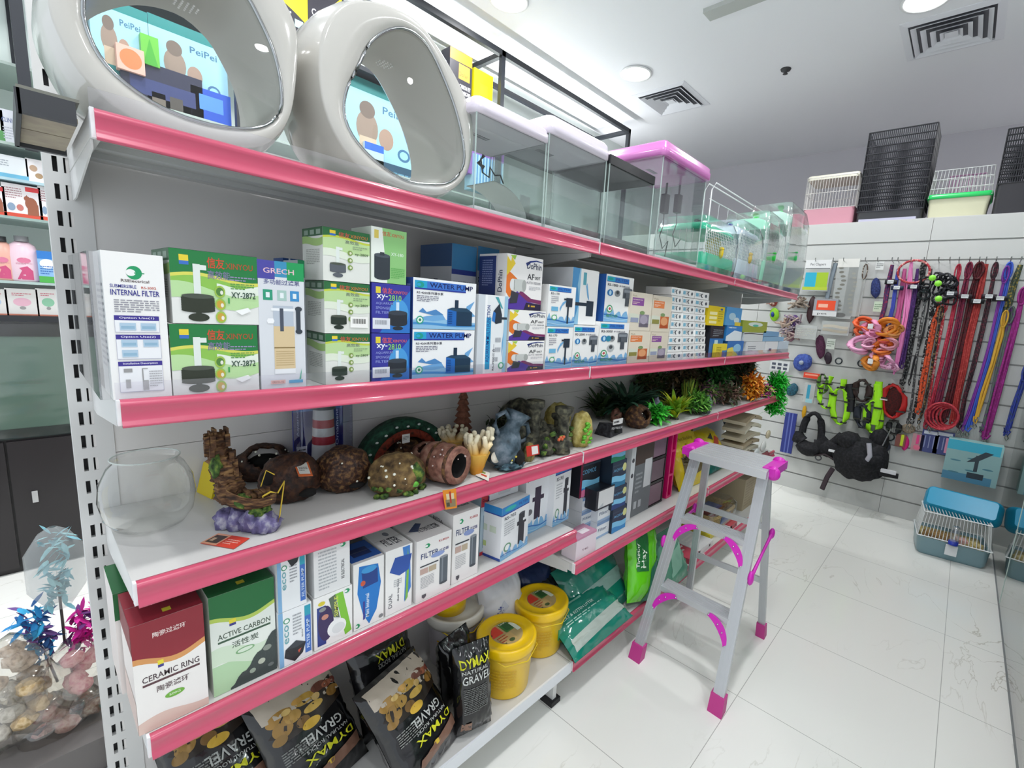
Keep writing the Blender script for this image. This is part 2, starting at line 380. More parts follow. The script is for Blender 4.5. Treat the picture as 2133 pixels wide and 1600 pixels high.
def bay(i, label):
    x0 = X0 + i * BW; x1 = x0 + BW - .003
    t = thing('shelving_unit', label, 'shelf unit', (x0, 0, 0), group=None)
    if i == 0: shelf_post(-.034, 'post', t)
    bp = M()
    zs_ = [.06 + .353 * k for k in range(6)]
    for a, b in zip(zs_, zs_[1:]): bp.box((-.004 if i == 0 else 0, YB, a), (BW - .002, YB + .012, b - .0015), mat('e4e1de', .3))
    bp.obj('back_panel', t)
    for k, z in enumerate(LEV[i]['z']):
        yf = YF if k < 4 else .955
        sh = M()
        sh.box((0, yf + .004, z - .004), (BW - .003, YB - .003, z), mat('cccbc8', .34))          # deck skin
        sh.box((0, yf + .004, z - .032), (BW - .003, yf + .02, z - .004), mat('d2d3d4', .4))       # front lip
        sh.box((0, yf + .02, z - .032), (.012, YB - .01, z - .004), METAL); sh.box((BW - .015, yf + .02, z - .032), (BW - .003, YB - .01, z - .004), METAL)
        for q in (1, 2, 3):
            yy = yf + (YB - yf) * q / 4; sh.box((.012, yy - .01, z - .014), (BW - .015, yy + .01, z - .004), mat('c8c9c8', .5))
        so = sh.obj('shelf', t)
        if k == 4 and i == 0:
            M().box((0, yf - .004, z - .042), (BW - .003, yf + .003, z + .002), mat('e3e6ea', .3)).obj('white_edge_rail', t)
            for q in (0, BW - .09):
                f = M(); f.box((q + .03, yf + .03, .02), (q + .05, yf + .2, z - .034), METAL); f.box((q + .015, yf + .02, .0), (q + .065, yf + .08, .02), DARK); f.obj('foot', t)
        else:
            st = M(); prof = [(yf + .004, z + .0035), (yf - .001, z + .0035), (yf - .0075, z - .001), (yf - .0095, z - .005), (yf - .0082, z - .009), (yf - .0066, z - .016), (yf - .0066, z - .025), (yf - .0085, z - .031), (yf - .0125, z - .036), (yf - .0135, z - .039), (yf - .010, z - .0405), (yf + .004, z - .036)]
            st.grid([[(xx, a, b) for a, b in prof] for xx in (.004, BW - .006)], PINK, True, closeu=True)
            st.face([(.004, a, b) for a, b in prof], PINK); st.face([(BW - .006, a, b) for a, b in prof][::-1], PINK)
            st.obj('price_strip', so)
            e = M(); e.box((-.0005, yf - .006, z - .037), (.004, yf + .006, z + .003), mat('e9e9ea')); e.obj('strip_end_cap', so)
        if k < 2:
            g = M(); g.box((.0, yf + .001, z + .003), (BW - .003, yf + .0022, z + .030), film('fdfdff', .10)); g.obj('clear_guard', so)
        if k < 4:
            for q, xx in enumerate((.001, BW - .008)):
                br = M(); pts = [(YB - .003, z - .033), (yf + .03, z - .033), (yf + .03, z - .045), (YB - .06, z - .085), (YB - .003, z - .085)]
                a = [(xx, u, v) for u, v in pts]; b = [(xx + .0025, u, v) for u, v in pts]
                br.face(a, METAL); br.face(b[::-1], METAL)
                for j in range(5): br.face([a[j], b[j], b[(j + 1) % 5], a[(j + 1) % 5]], METAL)
                br.obj('bracket', so)
    return t
bay(0, 'white perforated gondola shelf unit nearest the camera, with white bottom edge')
bay(1, 'middle gondola shelf unit, behind the step ladder and the teal bags')
bay(2, 'far gondola shelf unit, ending before the slatted wall')
# clear end divider on second shelf
dv = M(); dv.box((0, 0, 0), (.0025, .34, .225), film('f4f6f8', .16)); dv.box((0, 0, 0), (.012, .0025, .225), film('ffffff', .3)); dv.box((0, .12, 0), (.012, .1225, .225), film('ffffff', .3)); dv.box((0, .24, 0), (.012, .2425, .225), film('ffffff', .3))
tag(dv.obj('shelf_divider', loc=(X0 - .001 - .014, YF + .025, 1.3045)), 'clear acrylic end divider left of the white internal filter box', 'divider')
# little tray bracket on the far side of the post (seen from below)
tr = thing('wooden_tray', 'dark edged tray with beige boards under it beside the top of the post', 'tray', (.0, 1.07, 1.70))
c_ = [PZ(45, 236, 1.70), PZ(160, 250, 1.70), PZ(150, 330, 1.70), PZ(36, 312, 1.70)]
m = M(); y0, y1 = -.075, .2
m.box((.024, y0, 0), (.078, y0 + .012, .03), mat('3a3c40')); m.box((.024, y1 - .012, 0), (.082, y1, .03), mat('3a3c40')); m.box((.022, y0, 0), (.027, y1, .03), mat('3a3c40')); m.box((.024, y0, .03), (.082, y1, .034), mat('77786f')); m.obj('tray_rim', tr)
M().box((.028, y0 + .016, .006), (.080, .06, .012), mixmat(['a59b86', '94897a'], 40, .6, .1)).obj('board', tr); M().box((.028, .066, .006), (.080, y1 - .016, .012), mixmat(['a59b86', '94897a'], 40, .6, .1)).obj('board', tr)
# ================================================================ cartons
def carton(name, label, px0, px1, z, t, front, Y=None, D=.10, base='f1f1ef', left=None, top=None, rot=0, group=None, cat='box', rough=.38, lean=0, pxz=None):
    """px0,px1: columns of the front face's lower edge; t: height in metres, or the image row of its top edge if > 5"""
    Y = Y if Y is not None else YF + .012
    zz_ = z if pxz is None else pxz
    xa = XatY(px0, Y, zz_); xb = XatY(px1, Y, zz_); Wd = xb - xa - .0012
    H = (ZatXY(t, xa, Y) - z) if t > 5 else t
    m = M(); m.box((0, 0, 0), (Wd, D, H - .0006), mat(base, rough))
    m.decal(front, Wd, H, lambda u, v, d: Vector((u * Wd, -d, v * (H - .0006))))
    if left: m.decal(left, D, H, lambda u, v, d: Vector((-d, D * (1 - u), v * (H - .0006))))
    m.face([(Wd * .02, D * .5 - .0004, H), (Wd * .98, D * .5 - .0004, H), (Wd * .98, D * .5 + .0004, H), (Wd * .02, D * .5 + .0004, H)], mat('9a9a98'))
    if top: m.decal(top, Wd, D, lambda u, v, d: Vector((u * Wd, v * D, H - .0006 + d)))
    o = m.obj(name, loc=(xa, Y, z + .0004), rot=(lean, 0, rad(rot)))
    tag(o, label, cat, group)
    return z + H + .0006
BL, NV = '2a8fd0', '2b2f8f'
def logo(x, y, r, c='1f9a63', bg='f1f1ef', k=1.0): return [('e', x, y, r, r * k, c), ('e', x - r * .42, y, r * .62, r * k * .5, bg), ('r', x, y - r * k * .1, x + r * 1.3, y + r * k * .05, c)]
def stub(x, y, w_, h, c='2f3a3c'): return [('r', x, y, x + w_, y + h, c)]
def d_internal(u=0):
    o = logo(.5, .87, .13, k=.35) + [('t', .28, .805, .02, 'RSElectrical', '5a4a4a', .46), ('t', .1, .765, .022, 'SUBMERSIBLE', '2b2f8f', .42), ('t', .6, .765, .016, 'RS-2002', 'c0503a', .25),
        ('t', .1, .715, .038, 'INTERNAL FILTER', '2a2a88', .8), ('l', .14, .6, .88, .69, 6, '8d8d98')]
    for y0, y1, s in ((.465, .58, 'Option Use(1)'), (.28, .45, 'Option Use(2)'), (.05, .265, 'Installation Description')):
        o += [('r', .12, y0, .86, y1, 'b8b8cc'), ('r', .127, y0 + .004, .853, y1 - .03, 'edeff2'), ('r', .12, y1 - .032, .86, y1, '3a2f8c'), ('t', .2, y1 - .024, .016, s, 'f0f0f8', .58)]
    for x, y in ((.2, .48), (.54, .48), (.2, .365), (.56, .365), (.2, .295)): o += [('r', x, y, x + .26, y + .05, 'aec8dc'), ('r', x + .02, y + .01, x + .24, y + .03, '8fb4cc')]
    o += [('r', .2, .19, .34, .215, '9a9a9a'), ('r', .5, .1, .52, .215, '9a9a9a'), ('r', .5, .21, .6, .215, '9a9a9a'), ('r', .22, .08, .3, .14, 'a9a9aa'), ('r', .5, .06, .6, .13, 'a9a9aa'), ('l', .62, .08, .84, .2, 7, 'b0b0b4')]
    return o
def sponge(cx, y, s, c='2c3328', k=1.3, tube='dfe8e2'):    # drawing of a sponge filter: tube, ribbed sponge, foot
    o = [('r', cx - .05 * s, y + .32 * s * k, cx + .05 * s, y + .78 * s * k, tube), ('r', cx - .05 * s, y + .70 * s * k, cx + .14 * s, y + .77 * s * k, tube), ('e', cx, y + .03 * s * k, .15 * s, .06 * s * k, c), ('r', cx - .04 * s, y, cx + .04 * s, y + .2 * s * k, c)]
    for i in range(6): o.append(('e', cx, y + (.13 + .035 * i) * s * k, .24 * s, .035 * s * k, c)); 
    o += [('r', cx - .235 * s, y + .12 * s * k, cx + .235 * s, y + .31 * s * k, c), ('e', cx, y + .33 * s * k, .23 * s, .035 * s * k, '4a5248')]
    return o
def d_2872():
    o = [('r', 0, .6, 1, 1, '1f7a3f'), ('w', 0, 1, .62, .36, .05, .3, '8cc152'), ('w', 0, 1, .66, .615, .05, .3, 'd8d860'), ('w', 0, 1, .5, .28, .08, 1.2, 'b8dca0'), ('w', .5, 1, .55, .42, .03, 2, 'e4eee0')]
    o += [('r', .1, .8, .2, .93, 'e6cf3a'), ('r', .1, .8, .2, .85, '3a6fc0'), ('t', .4, .78, .15, '信友', 'd04a30', .2), ('t', .61, .79, .085, 'XINYOU', 'a8532e', .33), ('t', .4, .63, .12, '高效能', '7d7a9c', .26), ('l', .66, .62, .97, .7, 2, '8f8cae'), ('l', .66, .5, .95, .6, 3, '5f9a50')]
    o += sponge(.28, .06, .78, '2c3326', 1.25)
    for y in (.46, .28, .1): o += [('e', .53, y, .062, .085, '9cc04c'), ('e', .53, y, .045, .06, 'c8a03a' if y < .4 else '4f8038'), ('e', .55, y - .01, .018, .03, 'e8e8dc')]
    o += [('t', .66, .38, .09, 'XY-2872', '2a4a3a', .3), ('p', [(.7, .2), (.78, .14), (.9, .2), (.86, .25)], 'f4f6f4'), ('r', .62, .3, .64, .38, '3fa050')]
    return o
def d_grech(bg='d9dde2'):
    o = [('r', 0, 0, 1, 1, bg), ('r', 0, .88, 1, 1, '3a8fb8'), ('r', 0, .86, .36, 1, '4a48a0'), ('r', .62, .86, 1, 1, '1f9a58'), ('t', .12, .905, .04, 'GRECH', 'e6c0c8', .66), ('t', .12, .82, .04, '多功能过滤泵', '5b6090', .78)]
    for x, c in ((.1, '2f9a78'), (.4, 'a8c8c0'), (.68, '3f8fc8')): o += [('r', x, .7, x + .2, .78, c), ('r', x + .06, .72, x + .14, .76, 'e6eef0')]
    o += [('r', .3, .5, .74, .66, 'b9c3cf'), ('r', .26, .62, .78, .64, 'eef2f5'), ('r', .3, .16, .76, .5, 'd9c39a'), ('r', .3, .325, .76, .335, '8a7448'), ('r', .44, .46, .52, .64, '4a5260'), ('r', .18, .52, .3, .56, 'f4f6f8'), ('e', .24, .54, .08, .02, 'f4f6f8'), ('r', .8, .46, .9, .64, '3a424c'), ('e', .86, .64, .08, .02, '3a424c'), ('e', .86, .46, .08, .02, '3a424c'), ('r', .3, .12, .76, .16, 'e8ebee')]
    for i in range(7): o.append(('r', .33, .19 + .018 * i, .73, .193 + .018 * i, 'b59d6c'))
    o += [('r', .2, .04, .52, .07, 'e6b8b0'), ('t', .23, .045, .018, 'GRECH-102', '8a3a3a', .26), ('r', .6, .04, .92, .065, '2f9ac8'), ('p', [(.84, .07), (.9, .16), (.88, .07)], '3aa888')]
    return o
def d_xysmall(c='26332a', ticket=False):
    o = [('r', 0, .84, 1, 1, '2a6a3c'), ('w', 0, 1, .82, .5, .04, 0, 'b9d79a'), ('w', 0, 1, .84, .8, .035, 0, 'c2cf48'), ('w', 0, 1, .58, .44, .04, 1, 'dfe8d6'), ('r', .14, .86, .26, .96, 'e6cf3a'), ('r', .14, .86, .26, .9, '3a6fc0'), ('t', .32, .85, .1, '信友', 'c05a48', .24), ('t', .57, .865, .065, 'XINYOU', 'c07a40', .38), ('t', .46, .74, .07, '高效能', '7d8a78', .3)]
    o += sponge(.3, .1, .72, c, 1.0)
    for y in (.57, .43, .29): o += [('e', .56, y, .055, .05, '7f9a4c'), ('e', .57, y, .025, .025, 'd8dcc0')]
    o += [('t', .66, .53, .06, 'xy-2809', '4a6048', .3), ('l', .62, .64, .95, .72, 2, '8aa080')]
    if ticket: o += [('r', .55, .12, .95, .34, 'f4f4f0')] + [('r', .6 + .02 * i, .2, .607 + .02 * i + (.006 if i % 3 else 0), .3, '4a4a48') for i in range(15)]
    return o
LEFTG = [('r', 0, .84, 1, 1, '2f5c3c'), ('w', 0, 1, .82, .68, .03, 1, '9fc274'), ('l', .2, .3, .85, .6, 9, 'a9aba4'), ('r', .1, .87, .3, .96, '8aa090'), ('r', .4, .87, .6, .96, '8aa090'), ('r', .7, .87, .9, .96, '8aa090')]
def d_xy180():
    return [('r', .25, 0, 1, 1, '8cc47c'), ('p', [(0, 0), (.45, 0), (.3, 1), (0, 1)], 'e8efe6'), ('t', .3, .86, .09, '信友', 'c8503c', .24), ('t', .56, .865, .06, 'XINYOU', 'c8503c', .36), ('r', .08, .8, .2, .95, 'dcc860'), ('t', .55, .52, .06, 'XY-180', 'dceedc', .36), ('r', .08, .1, .52, .5, '333a42'), ('e', .3, .5, .22, .04, '4a525c'), ('e', .3, .1, .22, .05, '333a42'), ('r', .24, .5, .36, .56, '333a42'), ('l', .55, .1, .95, .3, 6, '5fae58')]
def d_2810():
    o = [('r', 0, 0, 1, 1, '37389a'), ('p', [(.2, 0), (1, 0), (1, .9), (.7, .6)], '2f74c4'), ('e', .7, .4, .26, .3, '4a9ad8')]
    o += [('r', .1, .8, .22, .93, 'e0cf40'), ('t', .26, .8, .12, '信友', 'd85a58', .26), ('t', .53, .81, .06, 'XINYOU', 'd8685a', .38), ('t', .12, .66, .12, 'xy-', 'e8ecf6', .28), ('t', .42, .66, .12, '2810', '8ad06a', .34), ('t', .1, .57, .055, 'AQUARIUM', '8f9ad8', .44), ('t', .1, .48, .055, 'SPONGE', '8f9ad8', .36), ('t', .1, .39, .055, 'FILTER', '8f9ad8', .34)]
    o += [('r', .62, .44, .7, .64, 'cfe4f4'), ('r', .42, .2, .92, .42, '2a2f38'), ('e', .67, .42, .25, .05, '39414c'), ('e', .67, .2, .25, .06, '2a2f38'), ('e', .67, .1, .14, .04, '2a2f38'), ('r', .02, .08, .46, .3, 'dfe3ea')] + [('r', .08 + .022 * i, .17, .088 + .022 * i, .26, '5a5f70') for i in range(14)]
    return o
def splash(y, c1='7fb4dc', c2='2f6fb8', a=.06):
    rd = random.Random(int(y * 100)); n = 16
    pts = [(0, 0)] + [(i / n, y + a * sin(i * 1.7) + rd.uniform(0, a * 1.6) * (i % 2)) for i in range(n + 1)] + [(1, 0)]
    o = []
    for i in range(n): o.append(('p', [(i / n, 0), ((i + 1) / n, 0), ((i + 1) / n, pts[i + 2][1]), (i / n, pts[i + 1][1])], c1))
    o += [('w', 0, 1, y * .78, y * .64, a * .5, 1, c2), ('w', 0, 1, y * .4, y * .3, a * .4, 2.2, 'a8cfe8')]
    return o
def d_pump():
    o = [('w', 0, 1, .18, 0, .03, 0, '8fbfe0'), ('w', 0, 1, .12, .07, .02, 1, '4a90cc'), ('p', [(.02, .2), (.2, .26), (.45, .3), (.5, .2), (.3, .16)], '6fa8d8'), ('p', [(.84, .5), (.98, .62), (.9, .42), (1, .3), (.82, .24)], '6fa8d8'), ('p', [(.08, .34), (.14, .42), (.2, .34), (.34, .4), (.46, .3), (.3, .28)], '4f88c0')]
    o += [('r', .02, .78, .82, .95, '2aa0cc'), ('r', .2, .78, .82, .95, '3f74c8'), ('r', .02, .78, .82, .81, '2c3c98'), ('e', .1, .87, .055, .06, '1f9a8c'), ('e', .08, .87, .03, .03, '2aa0cc'), ('t', .24, .83, .1, 'WATER PUMP', '16205c', .7), ('t', .05, .69, .055, 'RS-4200系列潜水泵', '3a3a48', .4), ('l', .05, .54, .38, .67, 4, '77788a')]
    o += [('r', .52, .08, .68, .42, '2468b8'), ('r', .67, .08, .94, .38, '1e3850'), ('p', [(.52, .42), (.68, .38), (.94, .38), (.84, .46), (.6, .46)], '2a4860'), ('r', .64, .44, .7, .62, '20344a'), ('e', .1, .18, .055, .08, '3aa888'), ('e', .1, .18, .038, .055, 'f0f4f0'), ('e', .1, .18, .02, .03, '2f8a58')]
    for i in range(7): o.append(('r', .535, .12 + .038 * i, .60, .133 + .038 * i, '143c78'))
    return o
def d_func():
    return [('r', 0, 0, .22, 1, 'cfd6dc'), ('r', .22, 0, .3, 1, 'f3f5f6'), ('r', .28, .06, .44, .72, '2f9ac8'), ('t', .42, .15, .13, 'AQUARIUM MULTI FUNCTION', '2c3c88', .72, 90), ('t', .6, .04, .08, 'RS-3900三合一', '4a4a58', .34, 90), ('r', .88, 0, 1, 1, '9cc4dc'), ('p', [(.55, .98), (.78, .84), (.83, .84), (.66, .98)], '4fa0a8'), ('p', [(.84, .4), (.9, .6), (.88, .36), (.84, .2)], '6fa8d4'), ('p', [(.5, .8), (.7, .9), (.8, .76), (.8, .66), (.6, .64), (.46, .7)], '2b3440'), ('r', .78, .7, .98, .73, '2b3440'), ('p', [(.46, .68), (.5, .8), (.58, .78), (.56, .66)], '2f74c0'), ('e', .84, .1, .1, .045, '5fae88'), ('e', .84, .1, .06, .028, 'f0f4f2'), ('l', .6, .12, .8, .5, 3, 'b0b4ba')]
def d_dolphin():
    return [('p', [(0, .72), (.16, .64), (.36, .52), (.2, .4), (.1, .2), (0, .3)], 'e0762c'), ('p', [(0, .96), (.1, .86), (.12, .96), (.22, .84), (.1, .7), (0, .6)], 'e6c83c'), ('p', [(.08, .98), (.2, .9), (.24, .99)], '9cc84c'), ('p', [(0, 0), (1, 0), (1, .1), (.62, .16), (.3, .34), (0, .12)], '54389a'), ('p', [(.34, .3), (.6, .16), (1, .12), (1, .2), (.7, .22), (.4, .36)], '7a3060'), ('p', [(.5, 0), (1, 0), (1, .12), (.56, .14)], '2c2440'), ('p', [(.5, .88), (.62, .93), (.8, .96), (.98, .94), (.98, .925), (.8, .935), (.64, .9), (.54, .82)], '2a3a80'), ('t', .54, .78, .12, 'DoPhin', '2a2f50', .42), ('t', .56, .58, .11, 'AF', '3a3a40', .2), ('t', .78, .59, .065, '007', '3a3a40', .16), ('t', .54, .5, .045, 'AUTO FEEDER', '8a8a90', .42), ('l', .62, .38, .96, .46, 3, 'b4b4ba'),
            ('r', .16, .34, .48, .56, 'c4c8c4'), ('e', .48, .45, .06, .11, 'a8aca8'), ('e', .16, .45, .07, .11, 'dcdedc'), ('r', .2, .36, .22, .54, '8f9490'), ('p', [(.1, .1), (.3, .12), (.34, .3), (.14, .34)], '3a3a44'), ('r', .62, .06, .66, .1, 'c8a040'), ('r', .7, .06, .82, .09, 'c8a040')]
LEFTD = [('r', .0, 0, .62, .96, '2c3c78'), ('l', .12, .4, .5, .9, 12, '8f9ac4'), ('t', .86, .3, .16, 'DoPhin', '2a2f50', .4, 90), ('r', .64, 0, .66, 1, 'd8d8d8')]
def head(o, y=.86, w_=.82): return [('r', .03, y, w_, y + .1, '2f78c4'), ('r', .03, y, .3, y + .1, '2aa8c8'), ('e', .15, y + .05, .09, .03, '1f9a8c'), ('t', .34, y + .03, .045, 'FILTER', '2c3c88', w_ - .38), ('r', .03, y - .012, w_, y, '2c3c98')] + o
def d_170():
    return head(splash(.2) + [('t', .08, .77, .05, 'RS-170', '3a3a48', .3), ('l', .1, .56, .36, .74, 4, '9a9aa4'), ('r', .12, .38, .36, .48, '6fb4d8'), ('p', [(.42, .46), (.52, .6), (.66, .66), (.62, .6), (.5, .5), (.44, .38)], '6fa8d4'), ('r', .64, .5, .88, .72, '2b3644'), ('r', .7, .08, .76, .52, '2b3644'), ('r', .56, .66, .68, .7, '2b3644'), ('e', .24, .22, .1, .07, '5fae78'), ('e', .24, .22, .07, .045, 'f0f4f0')])
def hob(x, y, w_, h): return [('r', x, y + h * .45, x + w_, y + h, '5a6068'), ('r', x + w_ * .1, y + h * .8, x + w_ * .9, y + h * .96, '8a9098'), ('r', x + w_ * .3, y, x + w_ * .72, y + h * .5, '4a5058'), ('e', x + w_ / 2, y + h, w_ / 2, h * .06, '6a7078'), ('r', x + w_ * .15, y + h * .5, x + w_ * .32, y + h * .75, '3a4048')]
def d_2000(n='RS-2000', two=True):
    o = splash(.18) + [('t', .06, .76, .055, n, '3a3a48', .36), ('t', .46, .765, .04, '多功能过滤', '6a6a78', .4)]
    o += [('e', .16, .62, .1, .07, '2f78b4'), ('e', .16, .62, .04, .05, 'bfe0f0'), ('e', .42, .62, .1, .07, '8a8f92'), ('e', .42, .64, .05, .04, '3a3f44')]
    if not two: o += [('e', .4, .4, .12, .085, 'b4b8ba'), ('e', .4, .42, .06, .045, '4a4f54'), ('e', .3, .62, .08, .07, '2f88a4')]
    o += hob(.62, .36, .34, .38) + [('e', .18, .28, .1, .08, '3f9a68'), ('e', .18, .28, .07, .055, 'f0f4f0'), ('e', .18, .28, .04, .03, 'c05050'), ('t', .08, .1, .06, 'eco', '4f9a78', .4)]
    return head(o)
def d_bowl(c1='e08048', c2='c86a38', alt=False):
    o = [('t', .06, .88, .05, 'Fish', 'b8a890', .2), ('r', .06, .66, .6, .86, c1), ('t', .09, .79, .035, 'AQUARIUM TANK', 'f2e4d8', .46), ('l', .1, .69, .4, .76, 2, 'f2d8c8'), ('w', 0, 1, .42, .2, .03, 1, 'd8dccb'), ('r', .44, .1, .9, .44, c2), ('r', .46, .1, .88, .2, 'b05028' if not alt else '6a6470'), ('e', .66, .3, .18, .12, 'e0a070' if not alt else 'a8a0b0'), ('e', .56, .48, .12, .05, '7f9a68'), ('r', .04, .22, .4, .34, '8f8a48' if not alt else '98a0b8')]
    return o
def d_stix(): return [('r', .05, .3, .25, .75, '7fb8d0'), ('e', .5, .5, .1, .28, '4a5058'), ('e', .55, .5, .07, .2, 'f1f1ef'), ('e', .78, .5, .08, .22, '5a6068'), ('l', .28, .2, .4, .8, 3, '9a9aa0')]
z1, z2 = 1.3045, .9965
ZT = 1.3045
# --- second shelf, from the post outwards
carton('filter_box', 'tall white internal filter carton with purple headings, first on the second shelf', 237, 361, ZT, 520, d_internal(), D=.10, left=[('l', .15, .2, .85, .8, 14, 'c4c4c8')])
h = carton('filter_box', 'wide green sponge filter carton showing a ribbed black sponge, lower of two', 362, 542, ZT, .121, d_2872(), D=.14, base='e4e6e2', left=LEFTG, group=None)
carton('filter_box', 'wide green sponge filter carton showing a ribbed black sponge, upper of two', 361, 542, h, 515, d_2872(), D=.14, base='e4e6e2', left=LEFTG, pxz=ZT + .121, top=[('r', 0, 0, 1, 1, '2c6a40')])
carton('filter_box', 'tall grey carton with purple-green header and a beige filter tower printed on it', 545, 639, ZT, 539, d_grech(), D=.08, base='cfd3d8')
carton('filter_box', 'second grey and green filter carton, tucked half behind the first tall grey one', 626, 672, ZT, 541, d_grech()[1:3] + [('r', 0, .86, 1, 1, '1f8a58'), ('r', .3, .7, .9, .78, '3f8fc8'), ('r', .5, .46, .7, .64, '3a424c')], Y=1.085, D=.08, base='b9c0c4')
carton('small_box', 'small dark blue carton lying far back above the grey filter cartons', 590, 648, ZT + .235, .026, [('r', .2, 0, .26, 1, 'dfe6ee')], Y=1.2, D=.06, base='1f4a88')
carton('filter_box', 'carton carrying the small dark blue one at the back of the second shelf', 575, 650, ZT, .232, [], Y=1.2, D=.1, base='5a5f86')
h = ZT
for i, (a, nm) in enumerate(((.107, 'bottom'), (.105, 'middle'), (.104, 'top'))):
    h = carton('filter_box', 'small green and white sponge filter carton, %s of the stack of three' % nm, 679 - 1 * i, 771, h, a, d_xysmall('5a6068' if i == 2 else '26332a', i == 1), D=.10, base='e0e3dc', left=LEFTG, top=[('r', 0, 0, 1, 1, '2c5a3c')] if i == 2 else None, pxz=ZT)
h = ZT
for i, nm in enumerate(('lower', 'upper')):
    h = carton('filter_box', 'deep blue sponge filter carton with a white price label, %s of two' % nm, 774, 853, h, .109, d_2810(), D=.10, base='33368e', pxz=ZT)
carton('filter_box', 'bright green and white sponge filter carton on top of the two blue ones', 773, 844, h, 470, d_xy180(), D=.09, base='d8e2d4', pxz=ZT)
h = ZT
for i, nm in enumerate(('lower', 'upper')):
    h = carton('pump_box', 'white water pump carton with blue banner and splashes, %s of two' % nm, 858, 986, h, .1195, d_pump(), D=.12, base='eff1f2', pxz=ZT, left=[('r', 0, 0, 1, 1, '2c4c98'), ('l', .1, .1, .9, .9, 9, '7f94cc')])
bk = [('r', 0, .8, 1, 1, '3f86b8'), ('r', 0, .76, 1, .8, '2c3c88'), ('l', .08, .5, .9, .72, 5, '9aa0a8'), ('r', .08, .4, .9, .43, '3a4a78'), ('r', .08, .3, .9, .33, '3a4a78'), ('e', .2, .16, .07, .06, 'b8544a'), ('e', .45, .16, .07, .06, 'b8544a'), ('e', .7, .16, .07, .06, 'b8544a')]
carton('pump_box', 'large water pump carton behind the stack, showing its blue side', 935, 985, ZT, 506, bk, Y=1.15, D=.16, base='c9ccd2', left=[('r', 0, .82, 1, 1, '3a5a88'), ('r', .3, .3, .7, .62, '2b3a58'), ('r', .45, .6, .58, .72, '2b3a58')])
carton('pump_box', 'large water pump carton with round photos, half hidden behind the leaning one', 987, 1030, ZT, 512, [('r', 0, .8, 1, 1, '3f86b8'), ('t', .04, .68, .07, 'RS-4000', '3a4a58', .6), ('e', .3, .3, .18, .1, '9a6a5a'), ('e', .7, .25, .2, .12, '6f94b4')], Y=1.155, D=.16, base='b9bec6')
carton('pump_box', 'narrow upright multi function carton with sideways blue lettering', 991, 1052, ZT, 612, d_func(), D=.05, base='e6eaec', left=[('r', 0, 0, 1, 1, 'cfd4d8')], lean=0)
h = ZT
for i, nm in enumerate(('lowest', 'middle')):
    h = carton('feeder_box', 'small white and orange auto feeder carton, %s of the three' % nm, 1056, 1131, h, (.091, .089)[i], d_dolphin(), Y=YF + .02, D=.11, base='f0efec', pxz=ZT)
carton('feeder_box', 'large auto feeder carton with navy side, standing on two smaller ones', 1052, 1126, h, 527, d_dolphin(), Y=YF + .02, D=.12, base='eeecea', left=LEFTD, pxz=ZT + .18)
h = ZT
for i, nm in enumerate(('lower', 'upper')):
    h = carton('filter_box', 'slim white filter carton with a black stick pump printed on it, %s of two' % nm, 1134 - 1 * i, 1189, h, (.135, .129)[i], d_170(), Y=YF + .02, D=.10, pxz=ZT)
h = carton('filter_box', 'white hang-on filter carton with two round pictures, right of the stick pump pair', 1190, 1242, ZT, .142, d_2000(), Y=YF + .02, D=.12)
carton('filter_box', 'big white carton with a black pump and blue water column, resting on the others', 1186, 1240, h + .001, 556, [('r', .0, 0, .3, 1, '8fc0dc'), ('p', [(0, 0), (.12, 0), (.3, .4), (.2, .7), (.26, 1), (0, 1)], '4f94c8'), ('r', .0, .34, .6, .4, '2b3644'), ('r', .58, .16, .86, .44, '2b3644'), ('r', .4, .72, .52, .94, '5fa8b8'), ('p', [(.52, .7), (.6, .5), (.68, .44), (.62, .6), (.56, .76)], '6fa8d4')], Y=YF + .04, D=.15, left=[('r', 0, 0, 1, 1, 'd9dde0')], pxz=ZT + .14)
carton('filter_box', 'small purple-white carton glimpsed in the gap above the slim stick pump cartons', 1124, 1142, ZT + .0, 596, [('r', 0, .86, 1, .93, '4a4a88')], Y=1.16, D=.1, base='a8a8b8')
h = carton('filter_box', 'wider white hang-on filter carton with three round pictures, lower', 1243, 1304, ZT, .158, d_2000('RS-3000', False), Y=YF + .02, D=.13)
carton('filter_box', 'white hang-on filter carton with blue spine on top of the wider one', 1256, 1313, h, 570, d_2000('RS-1000'), Y=YF + .035, D=.12, left=[('r', 0, 0, 1, 1, '2c62b0'), ('l', .3, .1, .7, .9, 8, '8fb0dc')], pxz=ZT + .158)
TA = (('e08048', 'c86a38', False), ('8a4f9a', '8f8698', True))
h = carton('tank_box', 'beige fish bowl carton with an orange label, bottom left of four', 1306, 1350, ZT, .128, d_bowl(*TA[0]), Y=YF + .025, D=.12, base='e2d8c6')
carton('tank_box', 'beige fish bowl carton with a purple label, top left of four', 1309, 1353, h, .15, d_bowl(*TA[1]), Y=YF + .025, D=.12, base='e2d8c6', pxz=ZT + .128)
h = carton('tank_box', 'beige fish bowl carton with a purple label, bottom right of four', 1351, 1387, ZT, .126, d_bowl(*TA[1]), Y=YF + .025, D=.12, base='ddd3c0')
carton('tank_box', 'beige fish bowl carton with an orange label, top right of four', 1354, 1394, h, .15, d_bowl(*TA[0]), Y=YF + .025, D=.12, base='ddd3c0', pxz=ZT + .126)
rd = random.Random(5)
h = ZT; rows = ['bottom', 'second', 'third', 'fourth', 'fifth', 'sixth', 'seventh', 'eighth', 'top']
